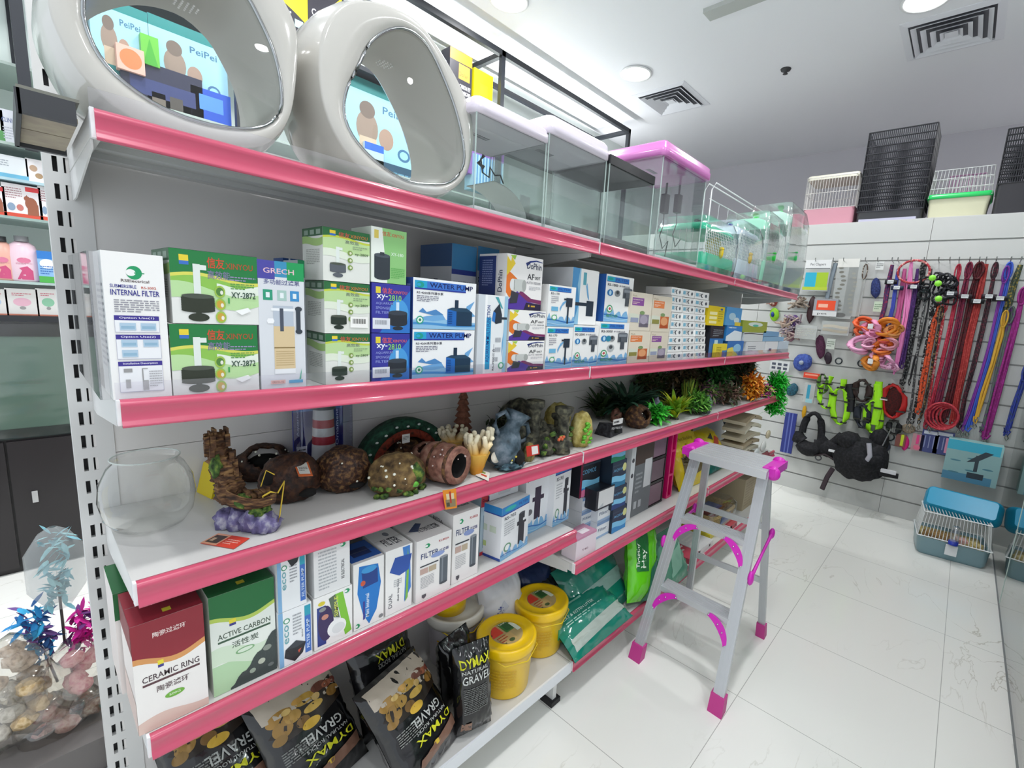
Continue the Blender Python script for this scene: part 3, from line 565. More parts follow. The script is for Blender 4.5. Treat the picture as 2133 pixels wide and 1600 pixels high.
for i in range(9):
    hh = .036; x0 = 1388 + (i * 2 if i < 5 else 10)
    xe = [1422, 1452, 1484]
    for j, (a, b) in enumerate(((x0, 1420), (1421, 1446), (1447, 1468 + (8 if i > 6 else 0)))):
        carton('small_box', 'little white long carton with a fish hook logo, %s layer, %s' % (rows[i], ('left end', 'middle', 'right end')[j]), a, b, h, hh - .001, d_stix(), Y=YF + .03 + .006 * rd.random(), D=.13, rot=0, group='little white cartons stacked on the second shelf', pxz=ZT + .036 * i)
    h += hh
yb = [('r', .1, .55, .55, .7, 'f2e9a8'), ('r', .1, .32, .55, .47, 'f2e9a8'), ('r', .1, .1, .55, .24, 'f2e9a8'), ('l', .62, .2, .92, .8, 5, 'a8982a'), ('e', .8, .86, .08, .05, '3a5a9a')]
h = carton('small_box', 'black and blue carton with a blue bottle print right of the white carton wall', 1474, 1502, ZT, .165, [('r', 0, 0, 1, .6, '2a6fb4'), ('r', .35, .05, .6, .55, 'b8d4e4'), ('l', .2, .66, .9, .9, 4, '8a8f98')], Y=YF + .03, D=.1, base='23262e')
carton('small_box', 'yellow carton with pale panels on top of the black and blue one', 1472, 1506, h, .1, yb, Y=YF + .03, D=.1, base='e2c71c', pxz=ZT + .165)
h = carton('small_box', 'low yellow carton with blue corner in front of the blue cartons', 1488, 1512, ZT, .072, [('r', .6, 0, 1, .5, '3f7fc0'), ('l', .1, .3, .5, .8, 4, '9a8a1c')], Y=YF + .012, D=.015, base='e6d03a')
h = carton('small_box', 'blue carton with a white heater picture, bottom of the blue pair', 1513, 1546, ZT, .085, [('p', [(0, 0), (.7, 0), (.3, .6), (0, .5)], 'e2d45a'), ('e', .6, .5, .25, .3, '8fc4e4')], Y=YF + .03, D=.1, base='2f74bc')
h = carton('small_box', 'blue carton with a white arc, middle of the blue stack', 1511, 1543, h, .085, [('p', [(0, 0), (1, 0), (1, .6), (.5, .7), (0, .3)], 'dfe8ee'), ('l', .1, .8, .9, .95, 1, 'cfe0f0')], Y=YF + .03, D=.1, base='2f80c4', pxz=ZT + .085)
h = carton('small_box', 'light blue carton with bubbles, top of the blue stack', 1510, 1542, h, .1, [('e', .4, .5, .22, .2, 'a8c8d8'), ('e', .7, .3, .18, .16, 'c8d8dc'), ('r', .6, .0, 1, .2, 'd8c040')], Y=YF + .03, D=.1, base='4f9ad0', pxz=ZT + .17)
for a, b, h0, hh, bs, nm, fr_ in ((1552, 1590, 0, .08, 'dfe3e4', 'white carton under the blue lids near the far end', [('l', .1, .2, .5, .7, 3, '8a8f98')]), (1592, 1618, 0, .08, 'e6e9ea', 'white carton with a dark square near the far end of the second shelf', [('r', .3, .2, .5, .4, '3a4a7a')]), (1548, 1588, .081, .055, 'd6dcdc', 'pale grey rounded carton lying on the white one', [('w', 0, 1, .9, .8, .05, 0, '4a4a50')]), (1590, 1632, .081, .03, '86b4d4', 'flat light blue carton on the white cartons', []), (1590, 1622, .112, .035, '6fa4cc', 'smaller light blue carton on the flat one', []), (1546, 1596, .137, .07, '9aa83c', 'olive green packet above the grey carton', [('e', .5, .7, .3, .2, 'd8e4dc'), ('e', .5, .6, .12, .1, '4fb8a0')]), (1620, 1640, 0, .08, 'c4d4e0', 'pale blue carton at the very end of the second shelf', [])):
    carton('small_box', nm, a, b, ZT + h0, hh, fr_, Y=YF + .035, D=.1, base=bs, pxz=ZT + h0)
# --- fourth shelf, first bay
Z4 = .7015
def d_ceramic():
    return [('r', 0, .74, 1, 1, '8e2230'), ('w', 0, 1, .80, .6, .045, 1.8, '8e2230'), ('w', 0, 1, .66, .61, .045, 1.8, 'd89a5c'), ('w', 0, 1, .61, 0, .045, 1.8, 'efece8'), ('w', 0, 1, .1, 0, .03, 0, 'dcc0b4'), ('t', .28, .84, .05, '陶瓷过滤环', 'f0dcd8', .46), ('r', .32, .56, .4, .62, 'e6d83a'), ('r', .32, .555, .4, .58, '3a3a8a'), ('t', .1, .46, .055, 'CERAMIC RING', '4a3a40', .8), ('r', .1, .425, .9, .445, '5a3a40'), ('t', .28, .33, .06, '陶瓷滤环', '6a5a5c', .45), ('e', .52, .26, .14, .03, '6fae3c'), ('t', .44, .25, .022, '500G', 'dfeecf', .16)]
def d_carbon():
    o = [('r', 0, .8, 1, 1, '176b36'), ('w', 0, 1, .86, .7, .045, 1.8, '176b36'), ('w', 0, 1, .745, .705, .045, 1.8, 'b8cf5c'), ('w', 0, 1, .705, 0, .045, 1.8, 'e8eee6'), ('r', 0, 0, 1, .3, 'b4d6ac'), ('w', 0, 1, .42, .25, .06, 1, 'd2e4cc')]
    o += [('r', .28, .66, .38, .72, 'e6d83a'), ('r', .28, .655, .38, .68, '3a3a8a'), ('t', .1, .55, .055, 'ACTIVE CARBON', '4a5a4c', .82), ('r', .1, .515, .92, .535, '3a5a44'), ('t', .3, .42, .065, '活性炭', '5a6a5c', .42), ('e', .5, .36, .15, .03, '7fae7c'), ('e', .5, .36, .12, .02, 'd8e8d4')]
    n = 12
    for i in range(n):
        a, b = .25 + .75 * i / n, .25 + .75 * (i + 1) / n; f = lambda x: .02 + .42 * ((x - .25) / .75) ** 1.2 + .03 * (int(x * 40) % 2)
        o.append(('p', [(a, 0), (b, 0), (b, f(b)), (a, f(a))], '3a4544'))
    o += [('e', .6, .1, .05, .025, '9aa898'), ('e', .75, .16, .06, .03, 'b8bfae'), ('e', .85, .28, .07, .03, '8a9288'), ('e', .9, .08, .05, .02, '6a7270')]
    return o
def top_c(c, s='陶瓷过滤环'): return [('r', 0, 0, 1, 1, c), ('t', .3, .4, .25, s, 'e8d8d4', .45), ('r', .46, .12, .58, .22, 'd8d03a')]
carton('media_box', 'tall white and dark red ceramic ring carton at the front left of the fourth shelf', 290, 437, Z4, .212, d_ceramic(), Y=YF + .012, D=.13, base='e9e3df', top=top_c('8a2030'), left=[('r', 0, .74, 1, 1, '7a1c2a'), ('r', 0, 0, 1, .3, 'd8c4bc')])
carton('media_box', 'tall pale green active carbon carton beside the dark red one', 446, 578, Z4, .212, d_carbon(), Y=YF + .02, D=.13, base='e0e8de', top=top_c('17602f', '活性炭'))
for i, (px, Yy, c, nm) in enumerate(((240, 1.13, '17602f', 'dark green topped carton behind the ceramic ring one'), (330, 1.145, '7d1a28', 'dark red topped carton just behind the ceramic ring one'), (440, 1.165, '7d1a28', 'dark red topped carton behind the active carbon one'))):
    xx = .075 + .118 * i
    m = M(); m.box((0, 0, 0), (.112, .13, .212), mat('e0d8d4')); fr_ = [('r', 0, .74, 1, 1, c)]
    m.decal(fr_, .112, .212, lambda u, v, d: Vector((u * .112, -d, v * .212))); m.decal(top_c(c)[:3], .112, .13, lambda u, v, d: Vector((u * .112, v * .13, .212 + d)))
    tag(m.obj('media_box', loc=(xx, 1.127 + .022 * (i > 0) + .004 * i, Z4)), nm, 'box')
eco_ = lambda s: [('r', 0, 0, .13, 1, '7fb0d8'), ('r', .78, .08, .97, .78, '3f6fc0'), ('r', .78, .78, .97, .97, '2fa0b8'), ('t', .93, .16, .1, 'FILTER PUMP', 'cfe0f4', .55, 90), ('t', .3, .4, .14, 'eco', '6fa8b0', .35, 90), ('e', .24, .82, .1, .05, '4f9a78'), ('e', .24, .82, .065, .033, 'f0f4f2'), ('l', .42, .5, .68, .9, 7, 'a0a4aa'), ('p', [(.18, .3), (.5, .4), (.8, .3), (.7, .12), (.45, .02), (.14, .16)], '22262c'), ('p', [(.18, .3), (.5, .4), (.8, .3), (.5, .27)], '3a4048'), ('p', [(.55, .2), (.66, .22), (.58, .14)], 'c8503c'), ('t', .72, .42, .04, 'RS-510', '3a3a48', .14, 90)]
h = carton('pump_box', 'white and blue eco pump carton with a black pump, lower of two', 583, 652, Z4, .128, eco_(0), D=.10, base='eceff1')
carton('pump_box', 'white and blue eco pump carton, upper of two under the shelf lip', 580, 640, h, .12, eco_(1)[:8] + [('p', [(.3, 1), (.5, .8), (.7, .86), (.8, 1)], '22262c')], D=.10, base='eceff1', pxz=Z4 + .128)
d_air = [('r', .08, .05, .3, .8, '2c3f88'), ('e', .3, .45, .2, .34, '3a2c5a'), ('p', [(.55, .94), (.75, .94), (.98, .1), (.8, .05)], '7fc43c'), ('p', [(.38, .9), (.55, .94), (.66, .45), (.5, .5)], '5a6a58'), ('t', .62, .5, .1, 'SIMPLE', 'd8e060', .4, 90), ('e', .2, .86, .09, .04, 'd8c83a'), ('e', .22, .74, .09, .04, '8a8f90'), ('e', .28, .58, .09, .05, 'c88a7a'), ('e', .58, .28, .25, .17, 'eff1f1'), ('e', .62, .26, .17, .1, 'dcdfe0')] + logo(.86, .92, .07, k=.6)
h = carton('pump_box', 'white carton with a green stripe and round white pump', 655, 735, Z4, .128, d_air, Y=YF + .015, D=.10)
carton('pump_box', 'plain white carton with fine print and a green logo, above the green striped one', 655, 730, h, .12, [('l', .12, .1, .62, .9, 12, 'b4b8bc'), ('t', .84, .2, .09, 'RS ELECTRICAL', '4a4a50', .4, 90)] + logo(.8, .9, .08, k=.6), Y=YF + .015, D=.10, base='e9eaea', pxz=Z4 + .128)
carton('pump_box', 'white carton with a bright blue pump and wavy shape', 737, 800, Z4, .172, [('p', [(.18, .95), (.8, .9), (.9, .6), (.75, .2), (.5, .02), (.3, .2), (.12, .55)], '1f78c8'), ('p', [(.25, .88), (.78, .84), (.8, .62), (.3, .6)], '1c3f88'), ('e', .5, .86, .25, .05, '3f9ad8'), ('e', .3, .68, .08, .04, 'c8583c'), ('t', .5, .14, .12, 'Mini Internal', 'e6f0f8', .36, 90), ('r', .3, .12, .36, .4, '3a3a90'), ('e', .9, .06, .08, .03, '8a8f90')] + logo(.12, .06, .07, k=.5), Y=YF + .018, D=.1, top=[('r', 0, .1, 1, 1, '2c5aa8'), ('r', .2, .3, .8, .7, '1f2f60')])
carton('pump_box', 'white dual top filter carton with a blue wedge and sideways print', 803, 858, Z4, .176, [('p', [(.62, .98), (.9, .98), (.96, .3), (.7, .1), (.74, .6)], '3f7fcc'), ('p', [(.74, .1), (.84, .16), (.88, .7), (.82, .95)], '7fb84c'), ('p', [(.14, .66), (.34, .86), (.98, .84), (.86, .6), (.5, .56)], '2f55a8'), ('t', .24, .1, .14, 'DUAL', '6a6a74', .22, 90), ('t', .52, .16, .1, 'dual top filter', '4a4a58', .36, 90), ('l', .3, .4, .6, .52, 4, 'b0b4b8')], Y=YF + .018, D=.12, top=[('t', .2, .2, .3, 'FILTER', '3a3f48', .6), ('e', .6, .7, .1, .1, '8a8f98')])
def d_8828(n): return logo(.3, .88, .07, k=.5) + [('t', .62, .87, .035, n, 'b84a4a', .3), ('t', .12, .69, .085, 'FILTER', '26386c', .5), ('t', .64, .7, .05, '过滤器', '4a4a80', .28), ('e', .6, .68, .2, .04, '8a9ccc'), ('r', .1, .56, .62, .58, '3a3f48'), ('r', .1, .44, .32, .53, 'c0a49a'), ('r', .34, .44, .56, .53, 'b8a890'), ('l', .12, .2, .5, .4, 8, 'b0b0b4'), ('r', .66, .16, .9, .6, '59616a'), ('r', .72, .18, .76, .58, '7f878f'), ('e', .78, .6, .12, .02, '8a9098'), ('e', .78, .16, .12, .02, '454c54'), ('p', [(.16, .1), (.28, .1), (.28, .06), (.22, .03), (.16, .06)], '5a5a60')]
carton('filter_box', 'white filter carton with a grey cylinder, shorter of the pair', 866, 938, Z4, .176, d_8828('RS-882A'), Y=YF + .012, D=.12, base='eceae8', top=[('t', .3, .3, .25, 'FILTER过滤器', '3a3f48', .6), ('p', [(.1, .5), (.5, .8), (.6, .7), (.3, .4)], '4a5a80')])
carton('filter_box', 'white filter carton with a grey cylinder, taller of the pair', 940, 995, Z4, .21, d_8828('RS-8828'), Y=YF + .02, D=.12, base='eceae8', top=[('t', .3, .3, .25, 'FILTER过滤器', '3a3f48', .6), ('r', .1, .5, .5, .7, '4a4a50')], left=[('t', .2, .8, .05, 'RETIA', '6a6a70', .4)])
carton('filter_box', 'white carton lying behind the shorter grey cylinder one', 850, 905, Z4, .17, [], Y=1.13, D=.12, base='d9d9d8', top=[('t', .2, .3, .3, 'FILTER', '3a3f48', .6), ('e', .5, .75, .1, .1, '5a5a60')])
carton('filter_box', 'white and black topped carton behind the blue pump one', 760, 820, Z4, .2, [('r', .1, .5, .9, .9, '3a4a80')], Y=1.14, D=.12, base='b8bcc4', top=[('r', .1, .2, .9, .8, '30343c')])
carton('filter_box', 'red headed carton with grey tubes between the cylinder pair and the corner carton', 998, 1025, Z4, .205, [('r', 0, .8, 1, 1, 'b8303c'), ('t', .1, .85, .08, 'Power', '2a1c20', .8), ('r', .2, .12, .4, .66, '7f94a4'), ('r', .5, .12, .75, .66, '8fa4b4'), ('r', 0, 0, 1, .06, 'b8303c')], Y=YF + .09, D=.1, base='a8bcc8')
def d_702(n): return [('r', 0, .86, 1, 1, '2f86c8'), ('e', .3, .93, .2, .04, '2fb4b0'), ('t', .6, .9, .05, 'FILTER', '2c3c98', .34), ('r', 0, .84, 1, .86, '2c3c98'), ('t', .1, .74, .06, n, '3a3a48', .4), ('r', .62, .12, .84, .72, '2d3038'), ('r', .56, .5, .9, .58, '2d3038'), ('e', .74, .72, .11, .02, '454a54'), ('r', .78, .55, .92, .6, 'eef0f2'), ('l', .1, .44, .46, .7, 6, 'b8babe'), ('e', .24, .2, .13, .08, '6a9a78'), ('e', .24, .2, .09, .055, 'f0f4f2')] + splash(.1)
carton('filter_box', 'blue headed white filter carton turned corner-on at the end of the fourth shelf', 1041, 1110, Z4, .178, d_702('RS-702'), Y=YF + .02, D=.10, rot=10, base='eceef0', left=[('r', 0, .86, 1, 1, '2f86c8'), ('r', 0, .84, 1, .86, '2c3c98'), ('r', .0, 0, .06, 1, 'c8ccd0'), ('r', .2, .5, .44, .62, 'd0dcc8'), ('r', .54, .5, .8, .62, 'd0dcc8'), ('r', .3, .2, .42, .3, 'c8d888'), ('r', 0, .0, 1, .05, '2c4ca0')])
carton('filter_box', 'white carton with a dark stick filter and grey envelope shape, behind the corner-on carton', 1090, 1142, Z4, .232, [('t', .06, .84, .06, 'JEBL RS-788', '3a3a48', .8), ('r', .4, .2, .66, .72, '33243c'), ('r', .3, .5, .8, .57, '33243c'), ('e', .2, .35, .12, .05, '6a6a70')] + splash(.14), Y=YF + .09, D=.09, base='eceef2', rot=4)
carton('filter_box', 'white carton tipped on top behind the corner-on filter carton', 1020, 1080, Z4 + .1805, .05, [('p', [(.3, .2), (.7, .2), (.8, .8), (.25, .8)], 'd2d6da'), ('l', .4, .4, .6, .6, 2, 'a0a4a8')], Y=YF + .085, D=.12, base='e4e8ec', left=[('r', 0, 0, 1, .3, '2f62b0')], pxz=Z4 + .2)
carton('filter_box', 'tall white blue-headed filter carton, last on the fourth shelf of the near bay', 1150, 1188, Z4, .236, d_702('RS-703'), Y=YF + .07, D=.055, base='edeff1', rot=6)
# --- lower shelf of the middle bay
Z4b = .5625
dk = lambda c, s='FILTER': [('r', 0, .0, 1, .34, c), ('w', 0, 1, .42, .2, .04, 1, '7fc4e8'), ('r', .0, .82, 1, .86, '3a4a5a'), ('t', .08, .6, .12, s, '6fb0d8', .7)]
carton('small_box', 'pink and white carton overhanging at the join of the two bays', 1198, 1240, Z4b, .09, [('t', .3, .3, .1, 'T40', '8a6a78', .3), ('r', .0, .9, 1, 1, 'c88aa8')], Y=YF + .008, D=.07, base='e2d4dc', top=[('r', 0, 0, 1, 1, 'c48fa8'), ('r', .4, .2, .8, .6, 'ede4e8')])
nb = [('t', .1, .4, .2, 'Filter', '5a6a88', .6), ('r', 0, .8, 1, 1, '7f9cc4'), ('r', 0, 0, 1, .14, '9cb8d8')]
h = Z4b
for i, nm in enumerate(('bottom', 'second', 'third')):
    h = carton('small_box', 'flat white and blue filter carton, %s in the low pile behind the pink one' % nm, 1207, 1238, h, .062, nb, Y=YF + .095, D=.1, base='e4e9ee', pxz=Z4b)
h = Z4b
for i, nm in enumerate(('lower', 'upper')):
    h = carton('small_box', 'white filter carton with blue edges, %s of two under the black open carton' % nm, 1241, 1271, h, .072, nb, Y=YF + .06, D=.1, base='e8ecf0', pxz=Z4b)
carton('small_box', 'black carton with a white end flap resting on the white filter cartons', 1240, 1278, h, .085, [('r', .12, .08, .97, .94, 'dcdcdc'), ('p', [(.12, .08), (.4, .3), (.42, .08)], 'b8bcc0')], Y=YF + .04, D=.13, base='22252e', pxz=h)
carton('pump_box', 'black pump carton with pink ball and blue wave, beside the tall filter carton', 1206, 1247, Z4b + .190, .16, dk('2f86c4', 'COSMOS') + [('e', .2, .1, .16, .1, 'e078a0'), ('r', 0, 0, .1, 1, '7a1c3a')], Y=YF + .10, D=.1, base='23262e', pxz=Z4b + .2)
h = Z4b
for i, (hh, c, nm) in enumerate(((.11, '2f86c4', 'bottom'), (.1, '1f3f78', 'second'), (.115, '2a78a0', 'third'), (.1, '1f8a60', 'top'))):
    h = carton('pump_box', 'dark blue pump carton with pale yellow circle, %s of the four-high stack' % nm, 1273, 1302, h, hh, dk(c, 'AQUA') + [('e', .86, .7, .14, .16, 'd8d890')], Y=YF + .045, D=.1, base='24324a', pxz=Z4b + .11 * i, left=[('r', 0, 0, 1, 1, '1c2838')])
carton('filter_box', 'white edged tall carton strip beside the dark blue stack', 1303, 1312, Z4b, .36, [('e', .5, .8, .3, .03, '4a4a50'), ('e', .5, .6, .3, .03, '4a4a50')], Y=YF + .07, D=.1, base='d9dcde')
carton('filter_box', 'tall grey carton with white lower panel and drawings', 1313, 1350, Z4b, .36, [('r', .0, 0, 1, .7, '6f7478'), ('r', .0, .7, 1, 1, '4a3a34'), ('r', .55, .35, .95, .74, 'd8dadc'), ('r', .1, .1, .25, .2, 'b8bcc0'), ('r', .35, .1, .5, .2, 'b8bcc0'), ('l', .1, .3, .45, .6, 5, 'a0a4a8')], Y=YF + .08, D=.1, base='83878a')
# wall rack cartons at the top
yl = [('r', .3, .25, .75, .75, 'c8b418'), ('r', .36, .3, .69, .7, 'e6d81c')]
# ================================================================ top shelf
ZTOP = 1.7225
def smooth_loop(px, n=160):
    k = len(px); out = []
    for i in range(k):
        p0, p1, p2, p3 = (Vector(px[(i + j) % k]) for j in (-1, 0, 1, 2))
        for s in range(8):
            t = s / 8; out.append(.5 * ((2 * p1) + (p2 - p0) * t + (2 * p0 - 5 * p1 + 4 * p2 - p3) * t * t + (3 * p1 - p0 - 3 * p2 + p3) * t ** 3))
    return out
def polar(loop, c, n):
    out = []
    for i in range(n):
        a = 2 * pi * i / n; d = Vector((cos(a), sin(a))); best = None
        for j in range(len(loop)):
            p, q = loop[j] - c, loop[(j + 1) % len(loop)] - c; e = q - p
            den = d.x * e.y - d.y * e.x
            if abs(den) < 1e-12: continue
            t = (p.x * e.y - p.y * e.x) / den; s = (p.x * d.y - p.y * d.x) / den
            if t > 0 and -1e-6 <= s <= 1.000001: best = t if best is None else max(best, t)
        out.append(c + d * (best or .01))
    return out
SHELL = mat('cbc9c2', .14, coat=.6)
def egg(label, win_px, face_px, yf, dots=True):
    toxz = lambda p: (lambda v: Vector((v.x, v.z)))(PY(p[0], p[1], yf))
    Wl = smooth_loop([toxz(p) for p in win_px]); Fl = smooth_loop([toxz(p) for p in face_px])
    c = sum(Wl, Vector((0, 0))) / len(Wl); n = 64
    Wp, Fp = polar(Wl, c, n), polar(Fl, c, n); fc = sum(Fp, Vector((0, 0))) / n
    zmin = ZTOP + .001
    def ring(P, y, k=1.0, cc=None):
        cc = cc or fc
        return [Vector((cc.x + (p.x - cc.x) * k, y, max(zmin, cc.y + (p.y - cc.y) * k))) for p in P]
    mixr = lambda a, y: [Vector((w_.x * (1 - a) + f.x * a, y, max(zmin, w_.y * (1 - a) + f.y * a))) for w_, f in zip(Wp, Fp)]
    t = thing('egg_pet_house', label, 'pet house', (fc.x, yf + .12, ZTOP)); L = Vector((fc.x, yf + .12, ZTOP))
    rows = [ring(Wp, yf + .004, 1.0, c), mixr(.06, yf - .002), mixr(.5, yf - .003), mixr(.9, yf - .001), mixr(.985, yf + .001), mixr(1.0, yf + .005), ring(Fp, yf + .03, 1.04), ring(Fp, yf + .085, 1.075), ring(Fp, yf + .15, 1.07), ring(Fp, yf + .205, 1.02), ring(Fp, yf + .24, .93), ring(Wp, yf + .25, 1.04, c), ring(Wp, yf + .24, 1.0, c)]
    m = M(); m.grid([[p - L for p in r] for r in rows], SHELL, True, closeu=True); m.obj('shell', t)
    m = M(); m.grid([[p - L for p in r] for r in (ring(Wp, yf + .24, 1.0, c), ring(Wp, yf + .12, 1.01, c), ring(Wp, yf + .004, 1.0, c))], mat('bebdb6', .3), True, closeu=True)
    if dots:
        q = Vector((c.x + .03, yf + .16, max(p.y for p in Wp) - .014)) - L
        for i in range(-2, 3):
            for j in range(-2, 3):
                if abs(i) + abs(j) < 4: m.blob((q.x + i * .008, q.y + j * .008, q.z), .002, 'ffffff', 0, sub=1)
    m.obj('tunnel_lining', t)
    m = M(); m.tube([p - L for p in ring(Wp, yf - .001, 1.0, c)] + [ring(Wp, yf - .001, 1.0, c)[0] - L, ring(Wp, yf - .001, 1.0, c)[1] - L], .0032, mat('b9bcbd', .12, 1), 6); m.obj('chrome_rim', t)
    m = M(); m.grid([[p - L for p in ring(Wp, yf + .003 - .012 * (1 - k * k), k, c)] for k in (1.0, .8, .6, .4, .2, .01)], film('fdfefe', .07, .02), True, closeu=True); m.obj('clear_window', t)
egg('larger white egg-shaped pet house with a see-through oval window, beside the post', [(172, 15), (180, 60), (205, 115), (250, 165), (320, 215), (400, 250), (480, 267), (545, 265), (582, 235), (585, 180), (570, 110), (540, 40), (505, -20), (440, -80), (340, -110), (240, -90), (185, -40)],
    [(620, 130), (618, 60), (592, 0), (540, -80), (440, -150), (300, -180), (160, -150), (105, -60), (100, 10), (125, 80), (165, 150), (230, 215), (310, 262), (400, 292), (490, 308), (560, 298), (605, 240)], 1.01)
egg('white egg-shaped pet house with a see-through oval window, left of the pink lidded tanks', [(745, 140), (770, 90), (810, 62), (850, 62), (890, 95), (925, 165), (952, 240), (966, 310), (962, 352), (935, 380), (890, 384), (840, 374), (780, 335), (735, 285), (716, 235), (722, 185)],
    [(735, 0), (800, 8), (870, 45), (920, 110), (960, 180), (983, 245), (985, 310), (968, 370), (925, 404), (870, 402), (800, 378), (746, 345), (704, 291), (676, 225), (665, 150), (668, 80), (690, 30)], 1.02)
def rrect(x0, y0, x1, y1, r, z, k=5):
    out = []
    for cx, cy, a0 in ((x1 - r, y1 - r, 0), (x0 + r, y1 - r, 90), (x0 + r, y0 + r, 180), (x1 - r, y0 + r, 270)):
        for i in range(k + 1): a = rad(a0 + 90 * i / k); out.append(Vector((cx + r * cos(a), cy + r * sin(a), z)))
    return out
def rloft(m, x0, y0, x1, y1, r, prof, mt, cap=(True, True), smooth=True):
    rows = [rrect(x0 + i, y0 + i, x1 - i, y1 - i, max(.0005, r - i), z) for i, z in prof]
    m.grid(rows, mt, smooth, closeu=True)
    if cap[0]: m.face(rows[0][::-1], mt)
    if cap[1]: m.face(rows[-1], mt)
    return m
GLS = film('fafdfc', .06, .02); EDGE = milky('cfe2dc', .45)
def tank(label, pxa, pxb, lid_top_r, lid_bot_r, D, lidmat, base='c9cac8', lidh=1, yf=YF + .012, inner=None, frame=None, over=.012):
    xa, xb = XatY(pxa, yf, ZTOP), XatY(pxb, yf, ZTOP); W_ = xb - xa
    zb = ZatXY(lid_bot_r, xb, yf) - ZTOP; zt = ZatXY(lid_top_r, xb, yf) - ZTOP
    t = thing('fish_tank', label, 'fish tank', (xa, yf, ZTOP + .0005))
    g = M()
    for p, q in (((0, 0, .006), (W_, .003, zb)), ((0, D - .003, .006), (W_, D, zb)), ((0, .003, .006), (.003, D - .003, zb)), ((W_ - .003, .003, .006), (W_, D - .003, zb))): g.box(p, q, GLS)
    g.obj('glass', t)
    for x in (0, W_):
        for y in (0, D): M().bar((x, y, .006), (x, y, zb), .0035, EDGE).obj('glass_edge', t)
    b = M(); rloft(b, -.002, -.002, W_ + .002, D + .002, .008, [(0, 0), (0, .02 if frame else .012), (.002, .022 if frame else .014)], mat(frame or base, .4)); b.obj('base', t)
    l = M(); o = over
    if frame: rloft(l, -.003, -.003, W_ + .003, D + .003, .004, [(0, zb), (0, zt)], mat(frame, .35), cap=(True, True))
    else:
        rloft(l, -o, -o, W_ + o, D + o, .03, [(0.006, zb), (0, zb + .003), (0, zb + (zt - zb) * .5), (.004, zb + (zt - zb) * .55), (.004, zt - .012), (.014, zt - .002), (.03, zt)], lidmat, cap=(True, True))
        for i in range(9): l.box((W_ * .3 + i * .008, D * .5, zb - .0005), (W_ * .3 + i * .008 + .004, D * .5 + .02, zb + .001), mat('6a6a70'))
    l.obj('lid', t)
    return t, W_, zb
LIDW = mat('e4dce8', .25, coat=.4); LIDP = mat('d77fc6', .22, coat=.5)
tank('clear tank with a white lilac lid and papers inside, right of the egg house', 986, 1128, 267, 300, .24, LIDW)
tank('clear tank with a white lilac lid, in front of the black framed one', 1133, 1250, 300, 336, .24, LIDW)
tank('open glass tank with black rim and black base', 1257, 1348, 369, 386, .25, None, frame='1c1d20')
tank('clear tank with a glossy orchid pink lid and pump cables', 1362, 1450, 349, 378, .26, LIDP, over=.02)
def at(z, px, py): return PZ(px, py, z)
# things inside the tanks
def Lp(pts, Y): return [PY(a, b, Y) for a, b in pts]
m = M(); n = 12; a0 = XatY(1030, 1.10, ZTOP) ; rows = []
for k in range(n + 1):
    a = pi * .5 * k / n; rows.append([Vector((.0 + .13 * sin(a), y, .085 * cos(a))) for y in (0, .12)])
m.grid(rows, mat('d9ddd9', .5)); m.grid([[p + Vector((0, 0, .0012)) for p in r] for r in rows], mat('dfe3df', .5))
for i in range(26):
    a = pi * .5 * (.12 + .8 * i / 26); 
    for yy in (.02, .06): m.box((.13 * sin(a) - .001, yy, .085 * cos(a) + .001), (.13 * sin(a) + .001, yy + .03 * (1 + (i % 3) * .2) * .8, .085 * cos(a) + .0026), mat('a9aeb0'))
tag(m.obj('curved_leaflet', loc=(XatY(1015, 1.06, ZTOP), 1.04, ZTOP + .016)), 'white printed leaflet curling inside the first lilac lidded tank', 'leaflet')
m = M(); m.box((0, 0, 0), (.045, .004, .12), mat('d6d6d2')); tag(m.obj('foam_sheet', loc=(XatY(1080, 1.19, ZTOP), 1.19, ZTOP + .016)), 'upright pale sheet inside the first lilac lidded tank', 'sheet')
m = M(); m.tube([(0, 0, .06), (.015, .01, .03), (.03, 0, .02), (.04, .01, .05), (.05, 0, .03), (.07, .0, .035), (.09, .01, .02)], .0022, DARK); m.tube([(.01, 0, .07), (.0, .01, .05), (.012, 0, .04)], .005, DARK)
tag(m.obj('black_cable', loc=(XatY(972, 1.05, ZTOP) + .04, 1.05, ZTOP + .09)), 'coiled black cable beside the leaflet in the first tank', 'cable')
m = M(); m.box((0, 0, 0), (.1, .1, .03), mat('a9b2ae', .4)); m.box((.0, .03, .03), (.05, .08, .04), mat('9aa39f')); tag(m.obj('glass_block', loc=(XatY(1145, 1.04, ZTOP) , 1.04, ZTOP + .015)), 'low grey block on the floor of the second lilac lidded tank', 'aquarium part')
for px, nm in ((1385, 'left'), (1412, 'right')):
    p = PY(px, 425, 1.12); m = M(); m.box((-.018, -.012, -.04), (.018, .012, .04), mat('26282c', .4)); m.obj
    m.tube([Vector((0, 0, -.04)), Vector((.005, 0, -.09)), Vector((-.02, 0, -.14)), Vector((.015, .0, -.19)), Vector((.06, 0, -.15)), Vector((.04, 0, -.235))][:5 if px > 1400 else 6], .0025, DARK)
    m.box((.0, -.004, .04), (.004, .004, .09), DARK); tag(m.obj('hanging_adapter', loc=p), 'black plug adapter with cable, %s of two inside the orchid lidded tank' % nm, 'adapter')
